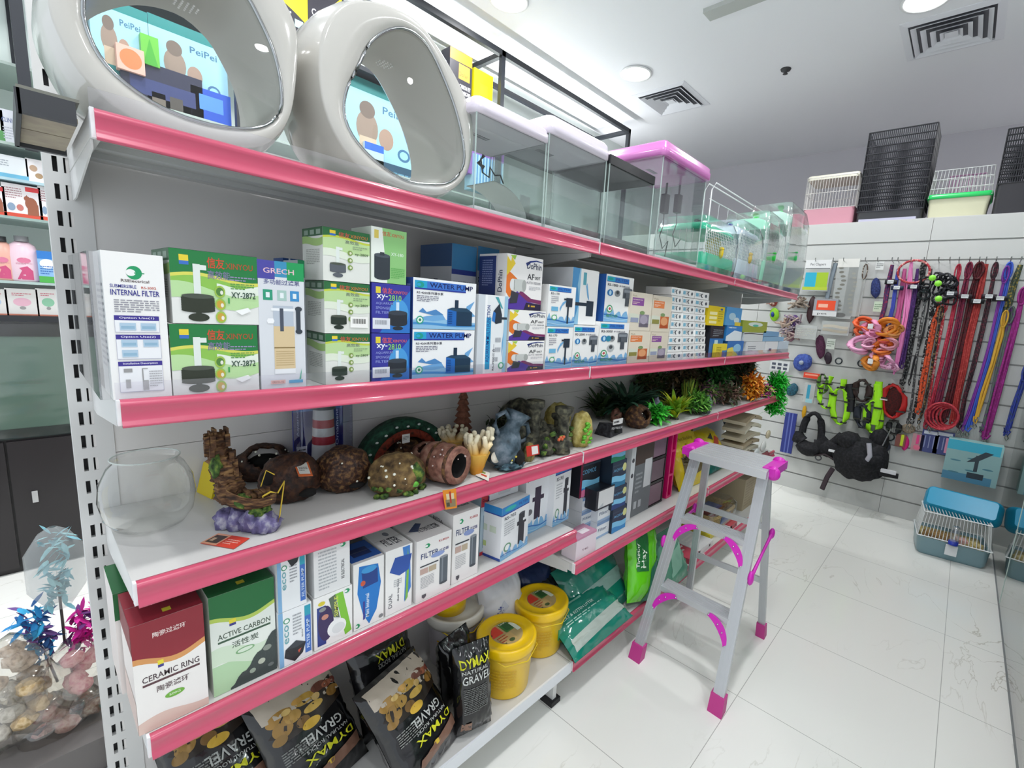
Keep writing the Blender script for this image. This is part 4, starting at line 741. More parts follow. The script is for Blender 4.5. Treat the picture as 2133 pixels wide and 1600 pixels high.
# hamster cages under clear film
def hcage(label, pts, col, acc, Y=1.02, D=.28, seed=0):
    (x0, y0), (x1, y1) = pts; xa, xb = XatY(x0, Y, ZTOP), XatY(x1, Y, ZTOP); W_ = xb - xa; zt = ZatXY(y0, xa, Y) - ZTOP
    t = thing('hamster_cage', label, 'hamster cage', (xa, Y, ZTOP + .0005)); cm = milky(col, .93, .2)
    b = M(); rloft(b, 0, 0, W_, D, .02, [(.01, 0), (0, .02), (0, zt * .36), (.004, zt * .38)], cm, cap=(True, False)); b.obj('base_tray', t)
    w_ = M(); wm = mat('e6eae8', .3)
    n = max(5, int(W_ / .02))
    for i in range(n + 1): x = W_ * i / n; w_.bar((x, .002, zt * .36), (x, .002, zt * .82), .0022, wm)
    for j in range(9): y = D * j / 8; w_.bar((.002, y, zt * .36), (.002, y, zt * .82), .0022, wm)
    for j in range(10): z = zt * (.36 + .46 * j / 9); w_.bar((0, .002, z), (W_, .002, z), .0016, wm)
    w_.obj('wire_bars', t)
    r = M(); rloft(r, .004, .004, W_ - .004, D - .004, .03, [(0, zt * .80), (0, zt * .84), (.02, zt * .93), (W_ * .22, zt)], cm); r.obj('roof', t)
    a = M(); a.blob((W_ * .5, -.004, zt * .45), (.014, .012, .03), acc, .1, sub=2); a.blob((W_ * .5, -.006, zt * .52), (.022, .01, .01), acc, .1, sub=2); a.obj('door_catch', t)
    k = M(); T = Matrix.Translation((W_ * .55, .05, zt * .55)) @ Matrix.Rotation(pi / 2, 4, 'X')
    k.lathe([(.05, -.02), (.055, -.02), (.055, .02), (.05, .02)], milky('dfe8f2' if seed else 'e0c050', .8), 20, T=T); k.obj('exercise_wheel', t)
    kb = M(); kb.blob((W_ * .5, D * .5, zt + .012), (.022, .022, .018), acc if seed == 2 else ('2c3f8c' if seed else '1d2024'), .2, sub=2); kb.obj('top_handle', t)
    fb = M(); rnd = random.Random(seed); rows = []
    for z, k_ in ((0, 0), (.3, .004), (.6, .006), (.9, -.002), (1.06, -.02)):
        rows.append([p + Vector((rnd.uniform(-.006, .006), rnd.uniform(-.008, .004), rnd.uniform(-.006, .006) * (z > 0))) for p in rrect(-.004 - k_, -.008 - k_, W_ + .004 + k_, D + .004 + k_, .03, zt * z, 4)])
    fb.grid(rows, film('fcfefe', .10, .08), True, closeu=True); fb.face(rows[-1], film('fcfefe', .10, .08)); fb.obj('clear_wrapping', t)
hcage('teal hamster cage with a yellow wheel, wrapped in clear film', ((1462, 452), (1524, 0)), '35cda0', 'e8c818', seed=0)
hcage('white and blue hamster cage with a yellow catch, wrapped in clear film', ((1530, 462), (1576, 0)), 'd5e2ee', 'e8c020', seed=1)
hcage('mint hamster cage with bright green knob, wrapped in clear film', ((1581, 446), (1620, 0)), 'a9e8cc', '2fd04c', seed=2)
hcage('pale green hamster cage, last on the top shelf, wrapped in clear film', ((1624, 430), (1663, 0)), 'cdeee0', '38c868', seed=2)
# white wire cage frame behind
t = thing('wire_cage', 'thin white wire cage frame behind the hamster cages', 'cage', (0, 0, 0)); m = M(); wm = mat('d5d8d8', .3)
p0, p1 = PY(1465, 470, 1.33), PY(1590, 470, 1.33); z1 = ZatXY(378, p0.x, 1.33); x0, x1 = p0.x, p1.x
for y in (1.30, 1.345):
    pts = [(x0, y, ZTOP), (x0, y, z1 - .05), (x0 + .05, y, z1), (x1 - .05, y, z1), (x1, y, z1 - .05), (x1, y, ZTOP)]; m.tube(pts, .004, wm)
m.tube([(x0, 1.31, z1 - .1), (x1, 1.31, z1 - .1)], .003, wm)
for i in range(1, 7): m.tube([(x0 + (x1 - x0) * i / 7, 1.31, ZTOP), (x0 + (x1 - x0) * i / 7, 1.31, z1 - .1)], .0015, wm)
m.obj('frame', t)
# ================================================================ third shelf: aquarium ornaments
Z3 = .9967
def pxs(P_): return (R[2][0] * P_.x + R[2][1] * P_.y + R[2][2] * (P_.z - CAMH)) / FOC    # metres per pixel at a point
BARK = ['2a1c14', '5a3d28', '8a6a42']; SOIL = mixmat(['1e1410', '4a3020', '7d5c34'], 60, .8, .8); ROCKP = mixmat(['4a4468', '6d6690', 'b9b8c4'], 40, .8, .6); MOSS = mixmat(['1c2a14', '42602a', '7c8f3c'], 70, .9, .8)
GREYR = mixmat(['22221e', '4a4a40', '7a7862'], 45, .9, .8); CLAY = mixmat(['5c3a30', '8a5f50', '9c7a68'], 50, .7, .5); COCO = mixmat(['1e120c', '3a2217', '54341f'], 90, .55, .9); INK = mat('0d0b0a', .9)
def dotsat(m, c, r, n, seed, col='eeeedc', rr=.0035, up=-.2):
    rd = random.Random(seed)
    for _ in range(n):
        v = Vector((rd.uniform(-1, 1), rd.uniform(-1, .3), rd.uniform(up, 1))).normalized()
        m.blob((c[0] + v.x * r[0], c[1] + v.y * r[1], c[2] + v.z * r[2]), rr * rd.uniform(.7, 1.3), col, .2, sub=1)
def ground(px, py, z=None): return PZ(px, py, Z3 if z is None else z)
# glass fish bowl
yb_ = 1.215; xa, xb = XatY(199, yb_, 1.07), XatY(407, yb_, 1.07); r = (xb - xa) / 2; cx = (xa + xb) / 2; hz = ZatXY(938, cx, yb_ + .05) - Z3
prof = [(r * .45, .001), (r * .72, .006), (r * .92, hz * .2), (r, hz * .45), (r * .95, hz * .68), (r * .78, hz * .88), (r * .66, hz * .96), (r * .70, hz)]
m = M(); m.lathe(prof, film('fdfefd', .05, .02, power=2.2), 40); m.lathe([(.0, .0012), (r * .45, .0012)], film('fdfefd', .05), 40)
m.tube([(r * .70 * cos(a * pi / 20), r * .70 * sin(a * pi / 20), hz) for a in range(41)], .0014, milky('dfeae6', .5)); tag(m.obj('fish_bowl', loc=(cx, yb_, Z3)), 'round empty glass fish bowl at the left end of the third shelf', 'fish bowl')
# sunken ship ornament
b0 = ground(527, 1103); s = pxs(b0)
t = thing('shipwreck_ornament', 'broken wooden shipwreck ornament on purple rocks with yellow ropes', 'aquarium ornament', b0)
m = M()
for x, y, w_, h_ in ((-.055, .06, .035, .026), (-.03, .03, .034, .028), (.0, -.004, .038, .03), (.02, -.028, .036, .026), (-.02, .03, .03, .02)): m.blob((x, y, h_ * .6), (w_, w_ * .8, h_), ROCKP, .4, 3, seed=int(x * 900), sub=3, zmin=-h_ * .6)
m.blob((.01, -.02, .045), (.028, .022, .014), MOSS, .5, 4, 2, 3); m.obj('rock_base', t)
h_ = M(); wood = mixmat(BARK, 40, .8, .7, stretch=(1, 1, 5))
hull = []
for i in range(9):
    u = i / 8; w_ = .008 + .034 * sin(pi * (.15 + .6 * (1 - u))); x = -.072 + .115 * u; zz_ = .052 - .012 * u + .02 * (abs(u - .5) * 1.6) ** 2
    hull.append([Vector((x, .03 - .06 * u + w_ * cos(a), zz_ + .03 - .035 * sin(a) * (1 - .3 * u))) for a in [pi * k / 8 for k in range(9)]])
h_.grid(hull, wood); h_.grid([[p + Vector((0, 0, .004)) for p in r_] for r_ in hull], wood)
rdx = random.Random(3)
for i in range(8): u = i / 7; x = -.07 + .10 * u; h_.box((x, .0 - .045 * u, .072 + rdx.uniform(-.004, .004)), (x + .012, .05 - .055 * u, .078 + rdx.uniform(0, .014)), wood)
h_.obj('hull', t)
tw = M()
for i in range(7):
    k = i / 6; tw.blob((-.050 - .030 * k, .03 + .012 * k, .075 + .118 * k), (.040 - .013 * k, .034 - .01 * k, .018), wood, .35, 5, i, 3)
    for q in range(5): a = rdx.uniform(0, 6.28); tw.box((-.050 - .030 * k + .03 * cos(a) - .006, .03 + .02 * sin(a) - .004, .075 + .108 * k), (-.050 - .030 * k + .03 * cos(a) + .006, .03 + .02 * sin(a) + .004, .1 + .108 * k), wood)
for q in range(6): tw.box((-.105 + .01 * q, .025, .18), (-.099 + .01 * q, .055, .206 + .006 * (q % 3)), wood)
tw.obj('broken_stern', t)
M().blob((-.088, .015, .145), (.014, .012, .024), MOSS, .5, 4, 3, 2).obj('moss', t); M().blob((-.03, -.01, .07), (.024, .014, .016), MOSS, .5, 4, 5, 2).obj('moss', t)
ro = M(); yel = mat('d8b83a', .6)
ro.tube([(.01, -.04, .08), (.03, -.045, .088), (.05, -.045, .082), (.03, -.05, .074), (.01, -.045, .076), (.01, -.04, .08)], .0022, yel); ro.tube([(.05, -.045, .082), (.075, -.03, .1), (.07, -.03, .075), (.055, -.04, .03), (.045, -.045, .012)], .002, yel); ro.tube([(.02, 0, .09), (.04, .01, .12), (.06, 0, .11)], .0015, yel); ro.obj('rope', t)
t.scale = (.66, .8, 1.0); t.location.x += .004
yb2 = M(); yb2.box((0, 0, 0), (.006, .07, .075), mat('e0c818')); yb2.box((.006, 0, 0), (.012, .07, .075), mat('2a78b8')); q = ground(440, 1040); tag(yb2.obj('small_card', loc=q, rot=(0, .25, .2)), 'yellow and blue card leaning behind the shipwreck', 'card')
def card(name, label, corners, ops, col, th=.0009, cat='tag', z=None, vis=None):
    P_ = [Vector(p) for p in corners]; o = P_[0]; u = P_[1] - o; v = P_[3] - o; n = u.cross(v).normalized()
    m = M(); a = [p - o for p in P_]; m.face(a, col); m.face([p - n * th for p in a][::-1], col)
    for i in range(4): m.face([a[i], a[i] - n * th, a[(i + 1) % 4] - n * th, a[(i + 1) % 4]], col)
    w2 = P_[2] - P_[1] - v
    m.decal(ops, u.length, v.length, lambda x, y, d: u * x + v * y + w2 * x * y + n * d)
    ob = m.obj(name, loc=o); return tag(ob, label, cat)
card('hang_tag', 'flat orange red tag lying before the shipwreck', [ground(417, 1131, Z3 + .0015), ground(487, 1143, Z3 + .0015), ground(520, 1121, Z3 + .0015), ground(455, 1111, Z3 + .0015)], [('r', .0, .0, .45, 1, 'e0a080'), ('r', .05, .15, .4, .85, '4a3c34'), ('r', .1, .3, .2, .6, 'c8a88a'), ('l', .52, .2, .9, .7, 3, 'f0b0a0')], 'd0402c')
def hide(label, px, py, wpx, hpx, mt, hole=None, seed=1, dots=0, slot=None, ky=.85, extra=None, name='cave_ornament'):
    b = ground(px, py); s = pxs(b); w_, h_ = wpx * s / 2, hpx * s
    t = thing(name, label, 'aquarium ornament', (b.x, b.y + w_ * ky * .8, Z3))
    m = M(); m.blob((0, 0, h_ * .42), (w_, w_ * ky, h_ * .58), mt, .12, 2.2, seed, 4, hole=hole, zmin=-h_ * .42)
    o = m.obj('body', t)
    if hole: md = o.modifiers.new('thick', 'SOLIDIFY'); md.thickness = .007; md.offset = -1
    m = M()
    if slot:
        for (sx, sz, sw_, sh_) in slot:
            T = Matrix.Translation((sx * w_, -w_ * ky * math.sqrt(max(.05, 1 - sx * sx * .9)) * .93, sz * h_)); 
            M().blob((T.translation.x, T.translation.y * 1.0 - .004, T.translation.z), (sw_ * w_, .014, sh_ * h_), INK, .2, 2, seed, 2).obj('dark_slot', t)
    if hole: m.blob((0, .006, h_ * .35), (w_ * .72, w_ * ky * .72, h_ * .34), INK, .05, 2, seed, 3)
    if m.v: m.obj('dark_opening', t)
    if dots: m = M(); dotsat(m, (0, 0, h_ * .42), (w_ * 1.0, w_ * ky, h_ * .58), dots, seed); m.obj('white_beads', t)
    if extra: extra(t, w_, h_)
    return t, w_, h_
def mossx(t, w_, h_):
    m = M(); rd = random.Random(4)
    for i in range(16): a = rd.uniform(0, pi); m.blob((w_ * cos(a) * .95, -w_ * .8 * abs(sin(a)) * .95, h_ * rd.uniform(.02, .3)), (.008, .008, .007), MOSS, .5, 4, i, 2)
    m.blob((w_ * .35, -w_ * .7, h_ * .55), (.018, .012, .024), MOSS, .5, 5, 8, 2); m.blob((w_ * .2, -w_ * .82, h_ * .3), (.012, .006, .008), mat('5fae3c'), .4, 5, 8, 2); m.obj('moss', t)
hide('dark coconut shell hide with a jagged black opening and white specks, behind the shipwreck', 562, 1003, 105, 75, COCO, [((-.1, -.75, .55), .62)], 3, 14)
hide('brown coconut hide with a long slot, under the orange ticket', 622, 1048, 118, 100, COCO, None, 5, 0, [(.25, .22, .3, .10), (-.9, .62, .2, .16)])
hide('round brown coconut hide with a narrow slot, right of the ticketed one', 733, 1026, 112, 90, mixmat(['20130c', '40261a', '7d5c36'], 120, .55, .9), None, 7, 3, [(.1, .2, .3, .06)])
hide('mossy rock cave with white beads at the front edge of the shelf', 848, 1032, 118, 82, mixmat(['3a2c1a', '6a5434', '8d7448'], 55, .8, .8), None, 9, 16, None, extra=mossx)
hide('small mossy pot with a dark mouth behind the beaded cave', 818, 968, 70, 48, SOIL, [((0, -.5, .85), .6)], 11, 22)
hide('dark broken clay pot behind the barrel', 900, 972, 68, 46, CLAY, [((-.3, -.5, .8), .6)], 12, 6)
hide('dark speckled ledge in front of the green arch', 862, 955, 90, 45, SOIL, None, 14, 14)
card('price_ticket', 'orange edged white ticket lying on the slotted coconut hide', [Vector(p) for p in (PZ(622, 992, 1.085), PZ(652, 991, 1.085), PZ(641, 960, 1.09), PZ(610, 960, 1.09))], [('r', .12, .12, .88, .88, 'dfe0d8'), ('l', .2, .3, .8, .6, 3, '5a5a58')], 'd86a30')
# barrel
b = ground(945, 1012); s = pxs(b); t = thing('barrel_ornament', 'clay barrel ornament lying with its dark mouth to the front', 'aquarium ornament', (b.x, b.y + .04, Z3)); r = 42 * s
T = Matrix.Translation((0, 0, r * 1.0)) @ Matrix.Rotation(rad(18), 4, 'Z') @ Matrix.Rotation(pi / 2, 4, 'X')
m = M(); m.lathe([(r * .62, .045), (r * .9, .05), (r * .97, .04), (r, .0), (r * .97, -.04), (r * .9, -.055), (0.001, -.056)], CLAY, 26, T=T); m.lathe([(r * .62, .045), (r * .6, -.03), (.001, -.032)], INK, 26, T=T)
m.obj('barrel_body', t)
m = M()
for zz_ in (.032, -.02): m.lathe([(r * .97, zz_ - .006), (r * 1.03, zz_), (r * .97, zz_ + .006)], SOIL, 26, T=T)
m.obj('hoop', t); m = M(); dotsat(m, (0, -.01, r), (r * 1.02, .05, r * 1.02), 16, 4, 'c8b8b0', .0025); m.obj('studs', t)
# corals
def coral(label, px, py, wpx, hpx, n, seed):
    b = ground(px, py); s = pxs(b); t = thing('coral_ornament', label, 'aquarium ornament', (b.x, b.y + .02, Z3)); w_, h_ = wpx * s, hpx * s; rd = random.Random(seed)
    m = M(); g = bpy.data.materials.get('coral') or None
    if not g:
        g = bpy.data.materials.new('coral'); g.use_nodes = True; nt = g.node_tree; N = nt.nodes; tc = N.new('ShaderNodeTexCoord'); sp = N.new('ShaderNodeSeparateXYZ'); cr = N.new('ShaderNodeValToRGB')
        nt.links.new(tc.outputs['Generated'], sp.inputs[0]); nt.links.new(sp.outputs[2], cr.inputs[0]); e = cr.color_ramp.elements; e[0].position = .1; e[0].color = lin('d08a1c'); e[1].position = .8; e[1].color = lin('efe6c8'); k = e.new(.45); k.color = lin('e6b64c')
        nt.links.new(cr.outputs[0], N['Principled BSDF'].inputs[0]); N['Principled BSDF'].inputs['Roughness'].default_value = .5
    m.tube([(0, 0, 0), (0, 0, h_ * .25), (0, 0, h_ * .5)], [w_ * .13, w_ * .2, w_ * .3], g, 12)
    for i in range(n):
        a = 2 * pi * i / n + rd.uniform(-.2, .2); k = .6 + .4 * rd.random(); x, y = cos(a) * w_ * .42 * k, sin(a) * w_ * .3 * k; z = h_ * rd.uniform(.82, 1.0)
        m.tube([(x * .25, y * .25, h_ * .2), (x * .6, y * .6, h_ * .5), (x * .9, y * .9, z * .8)], [.016, .013, .010], g, 8)
        for q in (-.8, .8):
            dx, dy = q * .013 * cos(a + 1.4), q * .01 * sin(a + 1.4)
            p = (x * .9, y * .9, z * .74); e_ = (x + dx * 1.4, y + dy * 1.4, z + rd.uniform(-.008, .004)); m.tube([p, (x * .98 + dx, y + dy, z * .86), e_], [.009, .0078, .007], g, 8); m.blob(e_, .0073, g, .05, sub=2)
    m.obj('branches', t)
coral('smaller cream and orange finger coral, behind the larger one', 950, 948, 78, 62, 6, 2); coral('larger cream and orange finger coral beside the blue jug', 1001, 990, 92, 92, 8, 5)
m = M(); m.lathe([(.0, 0), (.017, 0), (.017, .0012), (0, .0012)], 'ded8c8', 24, T=Matrix.Rotation(rad(75), 4, 'X')); p = PY(1032, 953, 1.02); tag(m.obj('round_tag', loc=(p.x, p.y, p.z)), 'round cream tag leaning against the larger coral', 'tag')
card('paper_tag', 'white paper tag with red marks on the shelf edge under the coral', [PZ(990, 990, 1.0), PZ(1018, 1002, 1.002), PZ(1020, 985, 1.004), PZ(1003, 978, 1.002)], [('r', .3, .3, .8, .5, 'c8503c'), ('r', .2, .6, .6, .8, '8aa04a')], 'e6e4dc')
yt = YF - .016
card('hang_tag', 'orange tag with a castle picture hanging over the pink strip', [PY(928, 1062, yt), PY(952, 1058, yt), PY(950, 1018, yt), PY(922, 1022, yt)], [('r', .1, .1, .9, .5, '8a7a5a'), ('r', .2, .5, .8, .8, 'd8c8a0'), ('r', .44, .3, .58, .9, 'b03a2a'), ('r', .15, .15, .4, .35, '4a4434')], 'e08a28', .0012)
# amphora
b = ground(1068, 978); s = pxs(b); t = thing('jug_ornament', 'blue-grey two-handled jug ornament lying tilted with a dark hole', 'aquarium ornament', (b.x, b.y + .04, Z3)); JM = mixmat(['26343c', '4a5c68', '77838e'], 35, .6, .5)
T = Matrix.Translation((-.01, 0, .052)) @ Matrix.Rotation(rad(28), 4, 'Y')
m = M(); m.lathe([(.001, -.05), (.03, -.046), (.052, -.015), (.054, .02), (.04, .055), (.026, .075), (.024, .09), (.036, .118), (.044, .128), (.036, .124), (.02, .09)], JM, 28, T=T); m.obj('jug_body', t)
for sx in (-1, 1):
    m = M(); pts = [T @ Vector((sx * .044, 0, .04)), T @ Vector((sx * .075, 0, .06)), T @ Vector((sx * .078, 0, .09)), T @ Vector((sx * .055, 0, .112)), T @ Vector((sx * .028, 0, .1))]; m.tube(pts, [.007, .008, .008, .007, .006], JM, 10); m.obj('handle', t)
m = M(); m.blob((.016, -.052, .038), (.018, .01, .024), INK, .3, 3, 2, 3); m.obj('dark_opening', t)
m = M(); m.blob((0, -.03, .012), (.05, .03, .014), mixmat(['1c2428', '3f5866', '6a8a90'], 60, .8, .6), .4, 4, 3, 3); 
for i in range(9): m.blob((-.02 + .006 * i, -.054 + .004 * (i % 3), .03 + .005 * (i % 4)), .004, 'c8b44a' if i % 2 else 'a8b8b0', .3, sub=1)
m.obj('rock_base', t)
hide('little brown stone ornament wearing a red and white tag', 1107, 962, 26, 40, mixmat(['5a5030', '8f8250', 'a89a5c'], 60, .8, .6), None, 3, 0)
card('red_tag', 'red and white tag between the jug and the ruined columns', [PY(1098, 952, 1.0), PY(1124, 946, 1.0), PY(1122, 926, 1.0), PY(1096, 930, 1.0)], [('r', .4, .1, .9, .9, 'ece8e4')], 'c8342a')
# ruined columns rock
b = ground(1165, 950); s = pxs(b); t = thing('ruin_ornament', 'grey ruined column rock with moss and orange mushrooms', 'aquarium ornament', (b.x, b.y + .06, Z3))
m = M()
for x, y, z, r_ in ((-.08, .02, .03, .05), (-.03, -.01, .03, .05), (.03, -.035, .03, .045), (.06, .02, .03, .055), (0, .05, .05, .06), (-.04, .04, .09, .04), (-.09, .05, .06, .05)): m.blob((x, y, z), (r_, r_ * .8, r_ * .9), GREYR, .45, 3.5, int(x * 300), 3, zmin=-z)
m.obj('rock', t)
for x, y, h_, w_ in ((.035, -.04, .165, .021), (-.06, .01, .19, .02), (.09, .03, .12, .018)):
    m = M(); m.lathe([(w_ * 1.4, 0), (w_ * 1.4, .012), (w_, .016), (w_ * .95, h_ * .8), (w_ * 1.3, h_ * .85), (w_ * 1.6, h_ * .9), (w_ * 1.6, h_), (0, h_)], GREYR, 14, c=(x, y, 0)); m.obj('column', t)
m = M(); 
for i in range(12): m.blob((-.07 + .014 * i, -.05 + .008 * (i % 3), .02 + .02 * (i % 4)), (.012, .01, .009), MOSS, .5, 4, i, 2)
m.obj('moss', t); m = M(); [m.blob((-.01 + .008 * i, -.062, .06 + .006 * (i % 2)), .006, 'c8603a', .2, sub=2) for i in range(4)]; m.obj('orange_mushrooms', t)
YR = mixmat(['8a7a3c', 'b8a65c', 'd8cc88'], 40, .8, .6)
hide('pile of yellow sandstone with bright green leaves right of the column rock', 1222, 932, 52, 75, YR, None, 6, 0, extra=lambda t, w_, h_: [(lambda mm: ([mm.blob((random.Random(i).uniform(-.8, .3) * w_, -w_ * .8, h_ * (.15 + .05 * i)), (.01, .008, .006), '5fb02c', .4, 4, i, 2) for i in range(12)], mm.obj('leaves', t)))(M())])
hide('yellow sandstone block behind the columns', 1175, 900, 60, 60, YR, None, 8)
hide('dark mossy stone wall behind the ruined columns', 1100, 905, 90, 70, GREYR, None, 10)
# lighthouse in blister pack
p = PZ(680, 962, Z3); p.y = 1.27; p.x = XatY(675, 1.27, 1.05); t = thing('lighthouse_toy', 'red and white striped lighthouse in a blue blister card', 'aquarium ornament', (p.x, 1.27, Z3))
zt = 1.304 - .045 - Z3; m = M(); rr = .026
for i, (z0, z1, c) in enumerate(((0, .10, 'd9d3c4'), (.10, .122, 'b83038'), (.122, .145, 'd9d3c4'), (.145, .167, 'b83038'), (.167, .195, 'd9d3c4'), (.195, .205, '55524c'), (.205, .235, 'b8b4a0'), (.235, .25, '4a4a48'))): k = lambda z: rr * (1.25 - 1.6 * z); m.lathe([(k(z0) * (1.25 if c == '55524c' else 1), z0), (k(z1) * (1.25 if c == '55524c' else 1), z1)], mat(c), 20)
m.obj('tower', t)
m = M(); m.box((-.065, .03, 0), (.065, .033, zt), mat('3a3f90', .3)); m.decal([('r', 0, .7, 1, 1, '4f7fc0'), ('r', .06, .16, .26, .34, 'e4e4e8'), ('l', .08, .19, .24, .32, 4, '4a4a50'), ('t', .12, .45, .05, 'Aquarium', 'c8d0f0', .3, 90), ('t', .9, .3, .06, 'Ornament', 'c8d0f0', .4, 90)], .13, zt, lambda u, v, d: Vector((-.065 + .13 * u, .03 - d, v * zt))); m.obj('backing_card', t)
m = M(); rloft(m, -.067, -.034, .067, .03, .012, [(0, 0), (0, zt)], film('e8ecf8', .1, .05), (False, True)); m.obj('clear_blister', t)
# green arch
p = ground(840, 935); ya = 1.27; x0_, x1_ = XatY(745, ya, 1.02), XatY(925, ya, 1.02); t = thing('arch_ornament', 'dark green arch ornament with orange-brown inner band and white dots', 'aquarium ornament', ((x0_ + x1_) / 2, ya, Z3)); W2 = (x1_ - x0_) / 2; hz = (ZatXY(872, (x0_ + x1_) / 2, ya) - Z3)
for nm, k0, k1, mt_ in (('green_band', .78, 1.0, mixmat(['0f2a20', '1d4534', '2c6048'], 60, .8, .8)), ('inner_band', .60, .77, mixmat(['5a1f14', '8a3420', '3a1c14'], 60, .8, .6))):
    m = M(); rows = []
    for i in range(21):
        a = pi * i / 20; rows.append([Vector((W2 * k * cos(a), y, max(0, hz * k * sin(a)))) for k, y in ((k0, -.02), (k1, -.02), (k1, .03), (k0, .03))])
    m.grid(rows, mt_, True, closeu=True); m.obj(nm, t)
m = M(); [m.blob((W2 * .9 * cos(pi * (i + .5) / 11), -.022, hz * (.9 - .05 * (i % 2)) * sin(pi * (i + .5) / 11)), (.006, .003, .004), 'e4ece6', .2, sub=1) for i in range(11)]; m.obj('white_dots', t)
p = PY(838, 915, 1.19); m = M(); m.box((0, 0, 0), (.024, .001, .026), mat('dcdcd8')); m.decal([('l', .1, .3, .9, .8, 3, '6a6a6a')], .024, .026, lambda u, v, d: Vector((u * .024, -d, v * .026))); tag(m.obj('price_ticket', loc=(p.x, p.y, p.z - .013)), 'small white price ticket on the green arch', 'tag')
# pagoda tree + branch at back
yp = 1.3; xx = XatY(963, yp, 1.05); m = M(); h_ = .235
for i in range(11): z = h_ * i / 11; r_ = .045 * (1 - i / 13); m.lathe([(r_, z), (r_ * .55, z + h_ / 11 * .9)], mixmat(['6a4030', '94604a'], 80, .7, .4), 12)
m.lathe([(.008, h_ * .95), (0, h_ * 1.02)], '7a4a38', 8); tag(m.obj('pagoda_ornament', loc=(xx, yp, Z3)), 'thin reddish brown pagoda tree at the back behind the coral', 'aquarium ornament')
# plants
def leafmesh(m, base, d, L_, w_, mt, droop=.5, seg=5):
    d = Vector(d).normalized(); side = d.cross(Vector((0, 0, 1)))
    if side.length < .05: side = Vector((1, 0, 0))
    side.normalize(); p = Vector(base); rows = []
    for i in range(seg + 1):
        u = i / seg; ww = w_ * sin(pi * (.1 + .88 * u)) ; rows.append([p - side * ww, p + Vector((0, 0, ww * .3)), p + side * ww]); d = (d + Vector((0, 0, -droop / seg))).normalized(); p = p + d * (L_ / seg)
    m.grid(rows, mt, True)
def plant(label, px, py, wpx, hpx, cols, kind='leaf', n=30, seed=1, name='plastic_plant', z=None, yoff=.03, Y=None, lw=1, cat='plastic plant', droop=None, down=0):
    zb = Z3 if z is None else z
    if Y: b = Vector((XatY(px, Y, zb), Y, zb))
    else: b = PZ(px, py, zb); b.y += yoff; b.x = XatY(px, b.y, zb)
    s = pxs(b); w_, h_ = wpx * s / 2, hpx * s; rd = random.Random(seed); t = thing(name, label, cat, b)
    for q, c in enumerate(cols):
        m = M(); mt_ = mat(c, .5) if isinstance(c, str) else c
        for i in range(n // len(cols)):
            a = rd.uniform(0, 2 * pi); k = rd.random() ** .5
            if kind == 'leaf': leafmesh(m, (rd.uniform(-.2, .2) * w_, rd.uniform(-.2, .2) * w_, rd.uniform(0, .3) * h_), (cos(a) * w_ * 1.2, sin(a) * w_ * .8, h_ * rd.uniform(.5, 1.3)), math.hypot(w_, h_) * rd.uniform(.6, 1), .009 * lw, mt_, droop or .9)
            elif kind == 'grass': leafmesh(m, (rd.uniform(-.4, .4) * w_, rd.uniform(-.3, .3) * w_, 0), (cos(a) * w_ * .5, sin(a) * w_ * .4, h_), h_ * rd.uniform(.6, 1.05), .0035 * lw, mt_, droop or .3)
            else:
                c_ = Vector((cos(a) * w_ * k, sin(a) * min(w_, .06) * k, h_ * rd.uniform(.1 - down, 1)));
                if c_.z > h_ * (1 - .5 * k): c_.z *= .7
                leafmesh(m, c_, (rd.uniform(-1, 1), rd.uniform(-1, .5), rd.uniform(-.3, 1)), rd.uniform(.022, .04) * lw, .0055 * lw, mt_, .6, 3)
        m.obj('foliage', t)
    m = M()
    for i in range(4): a = i * 1.6; m.tube([(0, 0, 0), (cos(a) * w_ * .3, sin(a) * w_ * .2, h_ * .4), (cos(a) * w_ * .5, sin(a) * w_ * .3, h_ * .75)], .0018, mat('2c3a1c'))
    if not down: m.lathe([(.022, 0), (.022, .006), (.015, .01), (0, .012)], GREYR, 12)
    m.obj('stem', t)
    return t
plant('tall thin brown-green branch plant behind the jug', 1045, 0, 60, 60, ['3a4a2c', '2f3c24'], 'bush', 90, 3, Y=1.31, z=Z3 + .0, lw=1); 
